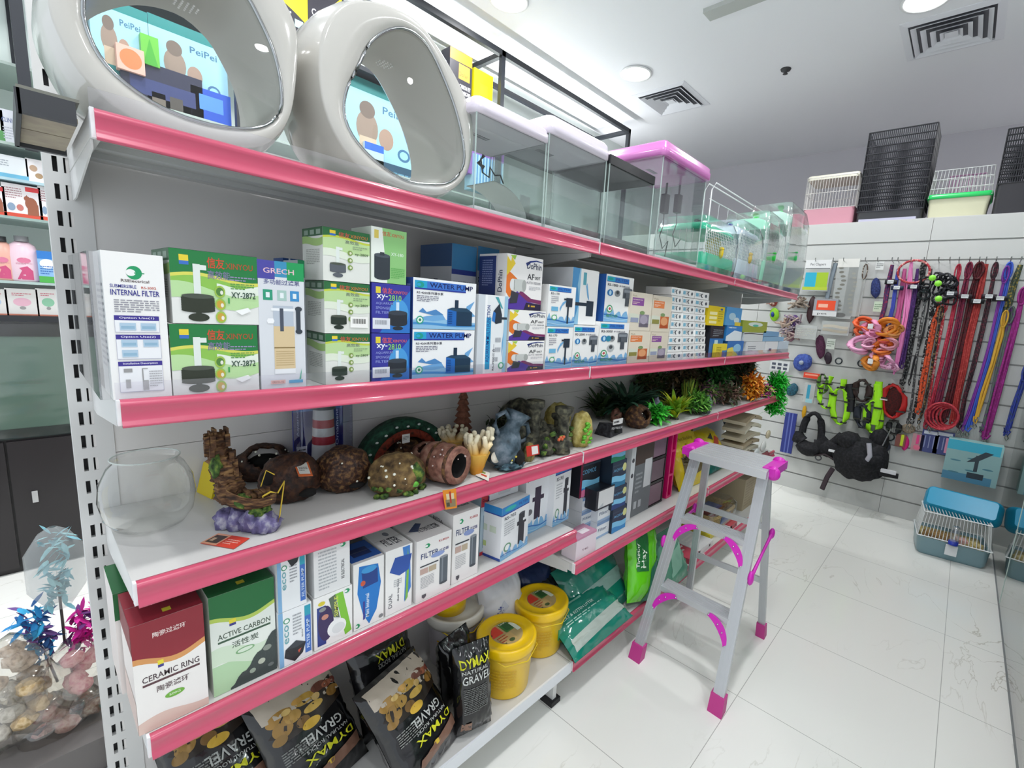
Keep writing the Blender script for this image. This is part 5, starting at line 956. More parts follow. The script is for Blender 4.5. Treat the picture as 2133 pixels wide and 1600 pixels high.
PL = [('dark broad-leaved plastic plant behind the black sign ornament', 1300, 880, 110, 70, ['284a36', '34604a', '1f3a2c'], 'leaf', 54, 4, 1.22, 1.3), ('dark green spiky plant near the back between sign and log ornaments', 1250, 0, 60, 55, ['2c4020', '3c5428'], 'leaf', 30, 6, 1.28, 1),
 ('brown feathery plastic plant in the middle of the plant row', 1415, 0, 90, 92, ['5c4a38', '7a6044', '4c4c30'], 'bush', 460, 7, 1.24, 1.2), ('tall dark green fluffy plastic plant toward the far end', 1490, 0, 80, 92, ['357436', '468e46', '2a5430'], 'bush', 460, 8, 1.2, 1.2),
 ('dusky brown-green fluffy plant next to the red ornament', 1545, 0, 60, 82, ['646a50', '7a6456', '4c6446'], 'bush', 320, 9, 1.2, 1.2), ('bright green curly plant over a grey stone, right of the log ornament', 1365, 862, 34, 40, ['2fa82c', '4cc83c'], 'bush', 120, 10, 1.06, 1.1),
 ('yellow-green leafy plant with round leaves', 1405, 872, 46, 48, ['b8c41c', '7fae28'], 'leaf', 40, 11, 1.05, 1), ('olive and yellow sprig plant in front of the brown feathery one', 1432, 866, 56, 62, ['8a9a34', '5f8a2c', 'a8b848'], 'grass', 50, 12, 1.1, 1),
 ('light green fern plant beside the grey rock', 1450, 868, 46, 45, ['5fa03a', '7cb84c', '3f7a2c'], 'bush', 160, 13, 1.04, 1), ('small green plant with pink flowers behind the grey rock', 1470, 850, 50, 50, ['4c7a3c', '8a5a78', '7c8a4c'], 'bush', 160, 14, 1.12, 1),
 ('fluffy green-brown low plant before the orange one', 1515, 862, 56, 45, ['4a5a38', '6a5a44', '8a6a60'], 'bush', 200, 15, 1.06, 1), ('orange feathery plastic plant near the far end', 1562, 850, 52, 56, ['e08a1c', 'd87018', 'e8a838'], 'bush', 260, 16, 1.03, 1.1),
 ('small lime plant with a magenta flower beside the orange one', 1590, 838, 26, 30, ['9ac83c', 'c84fa0'], 'bush', 80, 17, 1.02, 1)]
PL += [('deep brown and green feathery mass at the back of the plant row', 1350, 0, 80, 84, ['4c6438', '5f5038', '3c5030'], 'bush', 420, 41, 1.3, 1.2), ('dark olive fluffy plant behind the yellow-green one', 1455, 0, 70, 96, ['5a7040', '6a5c40'], 'bush', 420, 42, 1.3, 1.2),
 ('dark green tall plant at the back behind the orange one', 1535, 0, 60, 96, ['3a6c3c', '4c8048', '6a6048'], 'bush', 380, 43, 1.28, 1.2)]
for lb, px, py, w_, h_, cs, kd, n, sd, Y, lw in PL: plant(lb, px, py, w_ * 1.08, h_ * 1.15, cs, kd, int(n * 2.0), sd, Y=Y, lw=lw * 1.3)
plant('bright green feathery plant trailing over the far end of the shelf', 1617, 0, 60, 52, ['1fc02c', '2fd43c', '17a024'], 'bush', 1300, 18, Y=1.0, z=Z3 + .005, lw=1.3, down=.9)
# stones and logs
hide('grey peaked rock ornament among the plants', 1478, 862, 26, 38, mixmat(['3a4046', '59616a', '7a828a'], 50, .8, .6), None, 21)
hide('dark hollow log ornament with a round hole', 1345, 893, 62, 48, SOIL, [((-.1, -.8, .35), .45)], 22, 3)
hide('grey purple stone tower beside the hollow log', 1370, 880, 20, 52, mixmat(['3a3a4c', '5a5a6c', '8a8a98'], 50, .8, .6), None, 23)
hide('brown stone hut with pale stones behind the log ornament', 1310, 870, 46, 40, SOIL, None, 24, 6)
hide('brown red rock behind the sign ornament', 1290, 880, 26, 30, CLAY, None, 25)
b = ground(1288, 908); t = thing('ruin_sign_ornament', 'black wedge-shaped ruin ornament with white letters on its ledge', 'aquarium ornament', b); m = M()
m.hexa([(-.06, 0, 0), (.06, .02, 0), (.06, .1, 0), (-.06, .08, 0), (-.05, .01, .05), (.07, .03, .028), (.055, .09, .03), (-.045, .07, .05)], mixmat(['16161a', '2c2c30', '44444a'], 60, .8, .6)); m.box((-.045, -.002, .052), (.02, .002, .074), mat('e6e6e4')); m.decal([('l', .05, .1, .95, .9, 1, '2a2a2c')], .065, .022, lambda u, v, d: Vector((-.045 + u * .065, -.002 - d, .052 + v * .022))); m.decal([('t', .02, .1, .8, 'FISH TREASURE', 'c8c8c8', .9)], .11, .012, lambda u, v, d: Vector((-.052 + u * .11, .0045 + u * .014 - d - .003, .032 + v * .012 - u * .012))); m.obj('block', t)
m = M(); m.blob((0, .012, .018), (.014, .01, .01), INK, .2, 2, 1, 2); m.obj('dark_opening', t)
m = M(); m.lathe([(.03, 0), (.034, .02), (.03, .06), (.035, .09), (.02, .1), (0, .1)], 'b0282c', 14); tag(m.obj('red_vase', loc=(XatY(1578, 1.12, Z3), 1.12, Z3)), 'red vase ornament at the back near the far end of the third shelf', 'aquarium ornament')
# ================================================================ lower shelves: bags and buckets
def pillow(name, label, cat, loc, W_, H_, T_, M4, mt, ops, seed=0, wr=.006, group=None, back=None, fine=.018, nx=26, ny=30, seal=.04, extra=None, front_extra=None):
    """a filled bag: local u across, v up, bulging thickness; M4 sets it down"""
    off = Vector((seed * 3.7, seed * 1.3, seed))
    def th(u, v):
        a = max(0, 1 - (2 * abs(u - .5)) ** 3.2) ** .6; b_ = min(v, 1 - v); q = min(1, max(0, (b_ - seal * .5) / .22)); q = math.sin(q * pi / 2) ** .8
        return T_ / 2 * a * q + .0012
    def wrn(u, v, s):
        e = 1.3 - min(1, 4 * min(u, 1 - u, v, 1 - v))
        p = Vector((u * 5, v * 7, s * 9)) + off
        r_ = 1 - abs(noise.noise(p * 1.2)) * 2
        return wr * e * (r_ ** 3 * .8 + .6 * noise.noise(Vector((u * 16, v * 9, s)) + off))
    def front(u, v, d=0):
        k = th(u, v); return M4 @ Vector(((u - .5) * W_ * (1 - .06 * sin(pi * v)), -k - wrn(u, v, 0) * min(1, k / .01) - d * 3 - (.0012 if d else 0), v * H_))
    def backf(u, v, d=0):
        k = th(u, v); return M4 @ Vector(((u - .5) * W_ * (1 - .06 * sin(pi * v)), k + wrn(u, v, 1) * min(1, k / .01), v * H_))
    m = M(); m.grid([[front(i / nx, j / ny) for i in range(nx + 1)] for j in range(ny + 1)], mt); m.grid([[backf(i / nx, j / ny) for i in range(nx + 1)] for j in range(ny + 1)], mt)
    zmn = min(v[2] for v in m.v); off_z = -zmn
    o0 = len(m.v)
    m.decal(ops, W_, H_, front, fine=fine)
    m.v = [(v[0], v[1], v[2] + off_z) for v in m.v]
    o = m.obj(name, loc=loc); return tag(o, label, cat, group)
BLK = mat('121214', .16, coat=.4)
peb = lambda: [('r', .08, .40, .92, .47, '3a3128'), ('p', [(.06, .60), (.3, .70), (.62, .72), (.94, .62), (.94, .84), (.06, .84)], 'c9bfae'), ('p', [(.08, .58), (.2, .66), (.34, .64), (.3, .56), (.16, .52)], 'a07a34'), ('e', .42, .66, .12, .045, 'b08a3a'), ('e', .62, .69, .10, .04, '8a6a30'), ('p', [(.7, .62), (.86, .68), (.95, .6), (.82, .55)], '5a3c28'), ('e', .25, .53, .12, .05, 'c29a34'), ('e', .52, .56, .13, .045, 'b8862c'), ('p', [(.3, .44), (.46, .52), (.56, .46), (.4, .38)], 'd8b048'), ('e', .8, .52, .1, .04, '8a6428'), ('e', .14, .45, .08, .04, '4a3020'), ('e', .66, .47, .07, .03, '6a4a24')]
gops = peb() + [('t', .22, .245, .075, 'GRAVEL', 'b9bcb8', .56), ('t', .2, .205, .028, 'NATURAL ROCKS', 'a8aaa6', .6), ('t', .18, .13, .05, 'DYMAX', 'cfd024', .66), ('l', .08, .32, .4, .4, 5, '8a8c88')]
def bag(label, px, py, W_, H_, T_, tilt, yaw, seed, ops=None, z=.1675, mt=None, roll=0, name='gravel_bag', cat='bag', group=None, wr=.009):
    b = PZ(px, py, z)
    M4 = Matrix.Rotation(rad(yaw), 4, 'Z') @ Matrix.Rotation(rad(-tilt), 4, 'X') @ Matrix.Rotation(rad(roll), 4, 'Y')
    return pillow(name, label, cat, b, W_, H_, T_, M4, mt or BLK, gops if ops is None else ops, seed, wr)
g2 = [('p', [(0, .0), (1, 0), (1, .12), (0, .12)], '6a4a3c')] + gops[:]
def flip(ops):
    out = []
    for o in ops:
        t = o[0]
        if t == 'r': out.append(('r', 1 - o[3], 1 - o[4], 1 - o[1], 1 - o[2], o[5]))
        elif t == 'e': out.append(('e', 1 - o[1], 1 - o[2], o[3], o[4], o[5]))
        elif t == 'p': out.append(('p', [(1 - a, 1 - b) for a, b in o[1]], o[2]))
        elif t == 't': out.append(('t', 1 - o[1], 1 - o[2], o[3], o[4], o[5], o[6], 180))
        elif t == 'l': out.append(('l', 1 - o[3], 1 - o[4], 1 - o[1], 1 - o[2], o[5], o[6]))
    return out
UP = [('p', [(.06, .78), (.94, .68), (.94, .96), (.06, .96)], 'bdb2a2'), ('p', [(.06, .66), (.3, .80), (.6, .78), (.9, .84), (.94, .62), (.6, .56), (.2, .56)], '241a12'), ('e', .22, .76, .14, .06, 'a8803a'), ('e', .2, .67, .10, .07, '9a7638'), ('e', .33, .71, .09, .05, 'b08a40'), ('e', .4, .62, .08, .045, '7a5a2c'), ('e', .14, .6, .07, .04, '8a6a34'), ('e', .5, .78, .12, .045, 'b8923c'), ('e', .7, .8, .1, .04, '6a3c2c'), ('e', .56, .68, .12, .035, 'c8a44c'), ('e', .84, .7, .09, .045, '8f682c'), ('e', .47, .57, .11, .04, 'd4ac3c'), ('e', .62, .74, .05, .03, 'c8a868'), ('e', .8, .78, .07, .03, '9a5a40'), ('e', .42, .8, .06, .025, 'c89a4c'), ('e', .9, .78, .05, .03, '7a3c30'), ('e', .28, .775, .05, .025, 'd8b870'),
      ('l', .1, .38, .44, .5, 6, '7a7c78'), ('t', .80, .50, .08, 'GRAVEL', 'b9bcb8', .5, 180), ('t', .84, .395, .03, 'NATURAL ROCKS', 'a8aaa6', .54, 180), ('t', .88, .34, .06, 'DYMAX', 'cfd024', .62, 180), ('p', [(.2, .1), (.9, .16), (.92, .26), (.24, .18)], '7d5c4c'), ('e', .5, .2, .05, .02, 'c8a838')]
bag('black gravel bag with golden pebbles standing in front of the yellow bucket', 905, 1597, .235, .30, .11, 40, 16, 1, UP)
bag('black gravel bag with golden pebbles and creamy top, partly cut by the frame bottom', 690, 1640, .24, .30, .11, 42, 12, 2, UP, z=.1675)
bag('black and brown gravel bag mostly hidden under the fourth shelf, leftmost', 500, 1700, .24, .32, .11, 44, 8, 3, UP)
bag('black gravel bag lying behind the two front pebble bags', 822, 1500, .22, .29, .09, 20, 10, 4, [('t', .8, .82, .09, 'DYMAX', 'cfd024', .5, 180), ('t', .8, .72, .05, 'NATURAL ROCKS', '8a8c88', .5, 180), ('r', .1, .3, .9, .5, '4a3a2a')])
dy = [('t', .1, .8, .09, 'DYMAX', 'cfd024', .8), ('t', .12, .74, .04, 'NATURAL', 'b9bcb8', .7), ('t', .12, .63, .09, 'GRAVEL', 'c9ccc8', .78), ('l', .15, .3, .8, .58, 14, '6a6c6a'), ('r', .1, .1, .35, .2, '8a6a58')]
bag('upright black gravel bag with yellow and white lettering against the front bucket', 985, 1520, .125, .285, .075, 8, -14, 5, dy)
bag('small black plastic bag with twisted top behind the upright gravel bag', 950, 1455, .13, .24, .08, 6, 10, 6, [('t', .2, .7, .08, 'DYMAX', 'cfd024', .6), ('t', .2, .58, .08, 'GRAVEL', 'c9ccc8', .6)])
# buckets
YEL = mat('f0c408', .28, coat=.2)
def bucket(label, px, py, rpx, hpx, ops, col=YEL, lid=YEL, body=None, z=.1675, green=True):
    b = PZ(px, py, z); s = pxs(b); r = rpx * s; b.y += r * .8; b.x = XatY(px, b.y, z); h_ = hpx * s * 1.02
    t = thing('bucket', label, 'bucket', b)
    m = M(); m.lathe([(0, .001), (r * .82, .001), (r * .84, .006), (r * .93, h_ * .80), (r * .97, h_ * .83)], body or col, 40)
    if green:
        m.decal([('r', 0, 0, 1, 1, '3c9a5c'), ('r', .05, .1, .95, .9, '58ac74'), ('l', .1, .15, .9, .85, 8, 'c8e0cc')], .11, h_ * .34, lambda u, v, d: Vector((cos(-1.5 + u * 1.1) * (r * .885 + d), sin(-1.5 + u * 1.1) * (r * .885 + d), h_ * (.28 + .36 * v))), d0=.001, fine=.012)
    m.decal([('l', .0, .0, 1, 1, 7, 'd2a80c')], .1, h_ * .4, lambda u, v, d: Vector((cos(-2.9 + u * 1.0) * (r * .90 + d), sin(-2.9 + u * 1.0) * (r * .90 + d), h_ * (.2 + .4 * v))), d0=.003, fine=.02)
    m.obj('body', t)
    m = M(); m.lathe([(r * .95, h_ * .80), (r * 1.0, h_ * .80), (r * 1.04, h_ * .86), (r * 1.04, h_ * .975), (r * 1.01, h_), (r * .93, h_), (r * .88, h_ * .97), (r * .62, h_ * .965), (r * .60, h_ * .975), (0, h_ * .975)], lid, 48)
    if ops:
        k = r * .56
        m.lathe([(0, h_ * .975 + .0006), (k, h_ * .975 + .0006)], mat('b9a06c'), 36)
        clip = lambda u, v, d: (lambda x, y: Vector((x * min(1, .97 / max(.001, math.hypot(x, y))) * k, y * min(1, .97 / max(.001, math.hypot(x, y))) * k, h_ * .975 + .001 + d * 3)))(u * 2 - 1, v * 2 - 1)
        m.decal(ops, k * 2, k * 2, clip, fine=.012)
    m.obj('lid', t)
    m = M(); m.tube([(-r * 1.0, -.004, h_ * .84), (-r * .75, -r * .78, h_ * .76), (0, -r * 1.08, h_ * .74), (r * .75, -r * .78, h_ * .76), (r * 1.0, -.004, h_ * .84)], .0022, mat('e0c020', .4)); m.obj('handle', t)
lidops = [('r', .0, .55, .42, .95, 'd8402c'), ('r', .5, .5, 1, .95, '3f7a34'), ('r', .56, .55, .95, .9, '2c5a2c'), ('r', .82, .35, .97, .8, 'dfe4d0'), ('r', .1, .1, .6, .45, 'c9a86c'), ('e', .42, .16, .1, .07, '4a5a30'), ('l', .08, .2, .4, .5, 3, 'b8452c'), ('t', .5, .86, .07, 'TetraPond', 'ece8d0', .4)]
bucket('yellow bucket with a round picture lid, the nearer of the front two', 1050, 1472, 63, 120, lidops, green=False)
bucket('yellow bucket with a green side label, next to the teal bags', 1122, 1386, 57, 108, lidops)
bucket('white bucket holding a yellow lid, half hidden under the fourth shelf strip', 945, 1405, 60, 118, None, lid=mat('e6e2d8', .3), body=mat('d2ccd4', .3), green=False)
b = PZ(945, 1405, .1675); b.y += .075
m = M(); m.lathe([(0, 0), (.058, 0), (.062, .05), (.05, .055), (0, .055)], YEL, 36); tag(m.obj('yellow_tub', loc=(XatY(935, b.y, .3), b.y, .1675 + .118 * pxs(b) * 1000 * 1.02 + .002)), 'yellow tub standing on the lid of the white bucket', 'tub')
WB = mat('dfe0e6', .3)
bag('white knotted bag with blue lettering behind the buckets', 1050, 1350, .2, .3, .12, 14, -6, 8, [('t', .3, .3, .12, 'Crystal Salt', '3a4a9c', .5, 75), ('p', [(.2, .5), (.5, .6), (.4, .7)], 'c8ccd8')], mt=WB, name='salt_bag')
bag('dark blue bag behind the second yellow bucket', 1130, 1300, .2, .26, .1, 24, -4, 9, [('r', .2, .3, .8, .6, '2a3a68')], mt=mat('22325c', .25), name='feed_bag')
bag('dark bag of white and grey pebbles beside the teal bags', 1168, 1300, .17, .22, .09, 34, 4, 10, [('e', .3 + .12 * (i % 5), .3 + .09 * (i // 5), .05, .04, ('e4e4dc', '8aa08c', '5a6a5c', 'b8bcb4')[i % 4]) for i in range(25)], mt=mat('24282a', .2), name='pebble_bag')
TEAL = mat('167f6c', .16, coat=.5); 
tl = [('t', .1, .62, .05, 'CAT & KITTEN LITTER', 'c8e4dc', .5, 0), ('l', .1, .5, .7, .58, 2, 'a8d0c4'), ('p', [(.05, .1), (.95, .2), (.95, .4), (.05, .3)], 'a9b4ac'), ('r', .1, .82, .5, .86, '8ac0b0')]
bag('teal green plastic bag with a white stripe lying across the bottom shelf', 1262, 1338, .40, .22, .08, 64, 0, 11, tl, mt=TEAL, name='litter_bag')
bag('upper teal green bag lying behind, with a clear band', 1272, 1280, .42, .28, .09, 44, 2, 12, [('p', [(.05, .3), (.95, .36), (.95, .56), (.05, .5)], '8aa8a0')], mt=TEAL, name='litter_bag')
bag('dark teal bag with a blue patch at the back of the bottom shelf', 1230, 1215, .3, .24, .09, 20, 0, 13, [('r', .1, .5, .5, .9, '1f4f6a')], mt=mat('0f4f52', .18), name='litter_bag', z=.1675)
LIME = mat('63c71c', .2, coat=.3)
bag('lime green hay bag turned on its side beside the teal bags', 1335, 1262, .20, .36, .09, 20, -8, 14, [('p', [(.45, 0), (1, 0), (1, .6), (.6, .4)], '0f6a50'), ('r', .12, .38, .5, .9, '1f6a34'), ('t', .44, .42, .2, 'Hay', 'eef4e4', .24, 90), ('t', .22, .42, .10, 'Timothy', 'eef4e4', .3, 90)], mt=LIME, name='hay_bag', roll=14)
bag('pale green see-through bag behind the ladder leg', 1412, 1215, .22, .26, .09, 30, 0, 15, [('p', [(.1, .2), (.6, .3), (.9, .7), (.3, .6)], '8fc0a8'), ('p', [(.2, .7), (.5, .8), (.4, .9)], 'b8dccc')], mt=mat('5f9a80', .25), name='hay_bag')
# S4 of the middle and far bays
def absbox(name, label, cat, px0, px1, z, py_top, Y, D, col, ops=(), h=None, group=None, rot=0, left=None, rough=.4):
    return carton(name, label, px0, px1, z, h if h else py_top, list(ops), Y=Y, D=D, base=col, cat=cat, left=left, rot=rot, rough=rough, group=group)
def drawers(label, px0, px1, Y=1.06, n=3, D=.14):
    xa, xb = XatY(px0, Y, Z4b), XatY(px1, Y, Z4b); W_ = xb - xa; H_ = .37; t = thing('drawer_tower', label, 'drawer tower', (xa, Y, Z4b + .0005)); bk = mat('1d181a', .35)
    m = M(); m.box((0, 0, 0), (W_, D, .008), bk); m.box((0, 0, H_ - .008), (W_, D, H_), bk)
    for x in (0, W_ - .007):
        for y in (0, D - .007): m.box((x, y, 0), (x + .007, y + .007, H_), bk)
    for i in range(1, n): m.box((0, 0, H_ * i / n - .006), (W_, D, H_ * i / n + .006), bk)
    m.obj('frame', t)
    for i in range(n): z0 = H_ * i / n + .010; m = M(); m.box((.009, .003, z0), (W_ - .009, D - .004, z0 + H_ / n - .022), mat(('7a5a6a', '6d5360', '86687a')[i % 3], .25)); m.obj('drawer', t)
drawers('black framed drawer tower with smoky pink drawers, left of the magenta panel', 1346, 1378)
drawers('second black drawer tower standing close behind, beside the grey carton', 1322, 1350, 1.2)
t = thing('plastic_rack', 'tall magenta plastic rack panel beside the black drawers', 'rack', (XatY(1387, 1.06, Z4b), 1.06, Z4b + .0005)); m = M(); mg = mat('e0186e', .3)
for x in (0, .045): m.box((x, 0, 0), (x + .012, .14, .385), mg)
for z in (0, .12, .25, .373): m.box((.012, 0, z), (.045, .14, z + .012), mg)
m.obj('frame', t); m = M(); m.box((.012, .13, .012), (.045, .137, .373), mat('b01c5c', .3)); m.obj('back_plate', t)
m = M(); m.lathe([(.035, 0), (.04, .02), (.045, .09), (.04, .1), (0, .1)], DARK, 16); o = m.obj('plant_pot', loc=(XatY(1425, 1.1, Z4b), 1.1, Z4b + .0005)); tag(o, 'black pot right of the magenta rack', 'pot')
plant('brown and white dried plant in the black pot', 1425, 0, 40, 62, ['4a3a2c', '8a7a68', '2c2c24'], 'bush', 120, 31, Y=1.1, z=Z4b + .1, name='dried_plant', cat='plant')
YB_ = mat('e0c414', .3)
bag('bright yellow bag with black swirl lying on the far part of the fourth shelf', 1445, 0 + 1012, .32, .42, .12, 30, -4, 41, [('t', .2, .6, .06, 'Pet Bedding', 'a88a10', .5), ('e', .8, .75, .07, .05, '4a3c10'), ('e', .8, .75, .05, .035, 'e0c414'), ('p', [(.1, .1), (.9, .2), (.85, .45), (.15, .4)], '6a5a38')], z=Z4b, mt=YB_, name='bedding_bag')
bag('yellow bag with red bird print seen through the ladder', 1500, 968, .24, .26, .1, 40, 0, 42, [('p', [(.3, .5), (.6, .7), (.8, .6), (.5, .4)], 'b83a24'), ('r', .1, .1, .9, .3, '1f6a58'), ('p', [(.2, .7), (.5, .8), (.4, .6)], '2c2c24')], z=Z4b, mt=YB_, name='seed_bag')
bag('flat dark green bag under the yellow bird bag', 1492, 985, .26, .2, .06, 60, 0, 43, [('r', .1, .4, .9, .6, '2c8a78')], z=Z4b, mt=mat('1c6a60', .2), name='seed_bag')
bag('blue and clear plastic bag beyond the yellow bags', 1545, 940, .24, .36, .1, 24, 0, 44, [('e', .4, .4, .2, .2, '2a62b0'), ('p', [(.3, .6), (.7, .7), (.5, .9)], '8aa8c4')], z=Z4b, mt=mat('6f7f90', .15, coat=.5), name='plastic_bag')
zz_ = Z4b
for i in range(6):
    p = XatY(1553 + 2 * i, 1.0, zz_); m = M(); n = 10; Wd = .32; rows = []
    for k in range(n + 1): x = Wd * k / n; rows.append([Vector((x, y, z + .035 * sin(pi * k / n) * (1 if i > 3 else .4))) for y, z in ((0, 0), (0, .022), (.16, .022), (.16, 0))])
    m.grid(rows, mat(('cfc4ae', 'd8d0bc', 'b9a78c')[i % 3], .6), False, closeu=True); m.face(rows[0], mat('d8cdb8')); m.face(rows[-1][::-1], mat('d8cdb8'))
    m.decal([('r', .1 + .2 * (i % 3), .3, .16 + .2 * (i % 3), .7, '4a4038')], Wd, .022, lambda u, v, d: Vector((u * Wd, -d, v * .022 + .035 * sin(pi * u) * (1 if i > 3 else .4))))
    tag(m.obj('wooden_bridge', loc=(p, 1.03, zz_ + .0005)), 'pale wooden bridge ladder, %s from the bottom of the far pile' % ('first', 'second', 'third', 'fourth', 'fifth', 'sixth')[i], 'wooden toy', 'wooden bridges piled at the far end'); zz_ += .046 if i < 3 else .058
for i, (px, py, r_, c) in enumerate(((1590, 930, .05, 'dcdcd8'), (1575, 945, .045, 'd0d4d4'), (1600, 905, .04, 'c9bca0'))):
    p = PY(px, py, .975); m = M(); m.blob((0, 0, 0), (r_, .012, r_ * .8), mat(c, .4), .1, 2, i, 3); tag(m.obj('hanging_dish', loc=p), '%s oval pet toy hanging at the far shelf end' % ('large white', 'grey-white', 'straw-coloured')[i], 'toy')
p = PY(1590, 960, .975); bag_ = bag('wine red paper bag at the far shelf end', 1592, 1002, .2, .2, .06, 10, 0, 47, [('p', [(.2, .2), (.8, .3), (.6, .8)], 'a86a70')], z=.40, mt=mat('7d3c48', .4), name='paper_bag')
m = M(); m.box((0, 0, 0), (.5, .3, .232), mat('b9a98c', .6)); m.decal([('l', .05, .1, .95, .9, 9, 'a08c6c')], .5, .232, lambda u, v, d: Vector((u * .5, -d, v * .232))); o = m.obj('straw_crate', loc=(XatY(1545, 1.03, .17), 1.03, .1675)); tag(o, 'beige straw crate at the far end of the bottom shelf, behind the ladder', 'crate')
# bottom shelf middle/far
def basket(label, px, py):
    b = PZ(px, py, .1675); t = thing('wicker_basket', label, 'basket', (b.x, b.y + .1, .1675)); m = M(); W_, D_, H_ = .34, .24, .12; sm_ = mixmat(['8a7448', 'b89c68', 'd0b888'], 80, .8, .8, stretch=(1, 1, 6))
    rloft(m, -W_ / 2, -D_ / 2, W_ / 2, D_ / 2, .05, [(.03, 0), (.0, .03), (-.01, H_)], sm_, (True, False)); rloft(m, -W_ / 2, -D_ / 2, W_ / 2, D_ / 2, .05, [(-.012, H_ - .01), (-.016, H_), (-.004, H_ + .008), (.01, H_ - .004), (.03, .01)], sm_, (False, True)); m.obj('bowl', t)
    m = M(); m.box((-.08, -D_ / 2 - .012, .06), (.06, -D_ / 2 + .0, .12), mat('2f4f94')); m.box((-.06, -.06, H_ - .01), (.1, .04, H_ - .006), mat('2f4f94')); m.obj('blue_label', t)
    m = M(); rloft(m, -W_ / 2 - .02, -D_ / 2 - .02, W_ / 2 + .02, D_ / 2 + .02, .06, [(0, 0), (0, H_ + .03), (.04, H_ + .06)], film('fefdfa', .12, .06), (False, True)); m.obj('clear_wrapping', t)
basket('wicker pet basket with blue label, wrapped in film, framed by the ladder', 1500, 1100)
for i, (px, py, W_, D_, H_, c, nm, ry) in enumerate(((1478, 1125, .1, .22, .03, 'd8c83c', 'yellow and white flat pack, left of the red one', 0), (1508, 1122, .12, .22, .03, 'e6e0c8', 'cream flat pack between the yellow and red packs', 0), (1535, 1112, .12, .26, .035, 'b04850', 'dull red flat pack seen under the ladder top', 0), (1555, 1130, .1, .2, .03, 'dde0e2', 'white flat pack next to the red pack', 0), (1468, 1190, .14, .2, .03, 'c04a5c', 'rose coloured flat pack behind the lower ladder step', 0), (1503, 1180, .2, .2, .035, 'e2e0e0', 'white pack with a dark mark behind the lower ladder step', 0), (1425, 1240, .2, .16, .028, '2f94c4', 'flat blue pack on the shelf edge behind the ladder', 0))):
    b = PZ(px, py, .1675); m = M(); m.box((0, 0, 0), (W_, D_, H_), mat(c, .35)); m.decal([('r', .7, .3, .8, .7, '3a3040')] if i != 6 else [('w', 0, 1, .7, .3, .1, 0, '4fb0d8')], W_, H_, lambda u, v, d: Vector((u * W_, -d, v * H_)))
    m.decal([('r', .1, .1, .9, .9, c), ('l', .2, .3, .8, .7, 3, 'f0ece8' if i != 1 else 'b8a88c')], W_, D_, lambda u, v, d: Vector((u * W_, v * D_, H_ + d))); tag(m.obj('flat_pack', loc=(b.x, max(b.y, .965), .168), rot=(0, 0, rad(ry))), nm, 'package')
# ================================================================ step ladder
AL = mat('c9cccf', .34, .45); MG = mat('d428b8', .32); MGF = mat('c23a8a', .5)
nR, nL = PZ(1493, 1472, .02), PZ(1326, 1362, .02); fL, fR = PZ(1433, 1246, .02), PZ(1586, 1316, .02)
ZL = .915; TP = [PZ(1436, 942, ZL), PZ(1467, 919, ZL), PZ(1620, 954, ZL), PZ(1597, 985, ZL)]    # nearL, farL, farR, nearR
t = thing('step_ladder', 'folding aluminium step ladder with magenta feet and brackets', 'ladder', (nR + nL + fL + fR) / 4 * 1); LO = Vector(t.location); LO.z = 0; t.location = LO
def lb(p): return Vector(p) - LO
cN = [TP[0].lerp(TP[1], .25), TP[3].lerp(TP[2], .25)]; cF = [TP[0].lerp(TP[1], .85), TP[3].lerp(TP[2], .85)]
cN[0] = cN[0].lerp(cN[1], .06); cN[1] = cN[1].lerp(cN[0], .06); cF[0] = cF[0].lerp(cF[1], .10); cF[1] = cF[1].lerp(cF[0], .10)
xd = (nR - nL).normalized(); yd = (fL - nL).normalized()
def rail(a, b, w_, d_, nm):
    m = M(); a, b = lb(a), lb(b)
    def ring(p): return [p - xd * w_ - yd * d_, p + xd * w_ - yd * d_, p + xd * w_ + yd * d_, p - xd * w_ + yd * d_]
    r0, r1 = ring(a), ring(b); m.hexa(r0 + r1, AL)
    for k in (-.4, .4): m.hexa([p + xd * (w_ * k) for p in (a - xd * .002 - yd * (d_ + .0012), a + xd * .002 - yd * (d_ + .0012), a + xd * .002 - yd * d_, a - xd * .002 - yd * d_)] + [p + xd * (w_ * k) for p in (b - xd * .002 - yd * (d_ + .0012), b + xd * .002 - yd * (d_ + .0012), b + xd * .002 - yd * d_, b - xd * .002 - yd * d_)], AL)
    m.obj(nm, t)
rails = {}
for nm, ft, tp, w_, d_ in (('front_rail', nL, cN[0], .022, .012), ('front_rail', nR, cN[1], .022, .012), ('rear_rail', fL, cF[0], .016, .011), ('rear_rail', fR, cF[1], .016, .011)):
    top = Vector((tp.x, tp.y, ZL - .012)); rail(ft, top, w_, d_, nm)
    m = M(); a = lb(ft); u = (lb(top) - a).normalized(); w2, d2 = w_ * 1.28, d_ * 1.7
    q = [a + Vector((0, 0, -.02)) + s_ for s_ in (-xd * w2 * 1.05 - yd * d2 * 1.2, xd * w2 * 1.05 - yd * d2 * 1.2, xd * w2 * 1.05 + yd * d2 * 1.2, -xd * w2 * 1.05 + yd * d2 * 1.2)]; b_ = a + u * .05
    m.hexa(q + [b_ - xd * w2 - yd * d2, b_ + xd * w2 - yd * d2, b_ + xd * w2 + yd * d2, b_ - xd * w2 + yd * d2], MGF); m.obj('foot', t)
def lerpz(a, b, z): k = (z - a.z) / (b.z - a.z); return a.lerp(b, k)
tl_, tr_ = Vector((cN[0].x, cN[0].y, ZL)), Vector((cN[1].x, cN[1].y, ZL)); rl_, rr_ = Vector((cF[0].x, cF[0].y, ZL)), Vector((cF[1].x, cF[1].y, ZL))
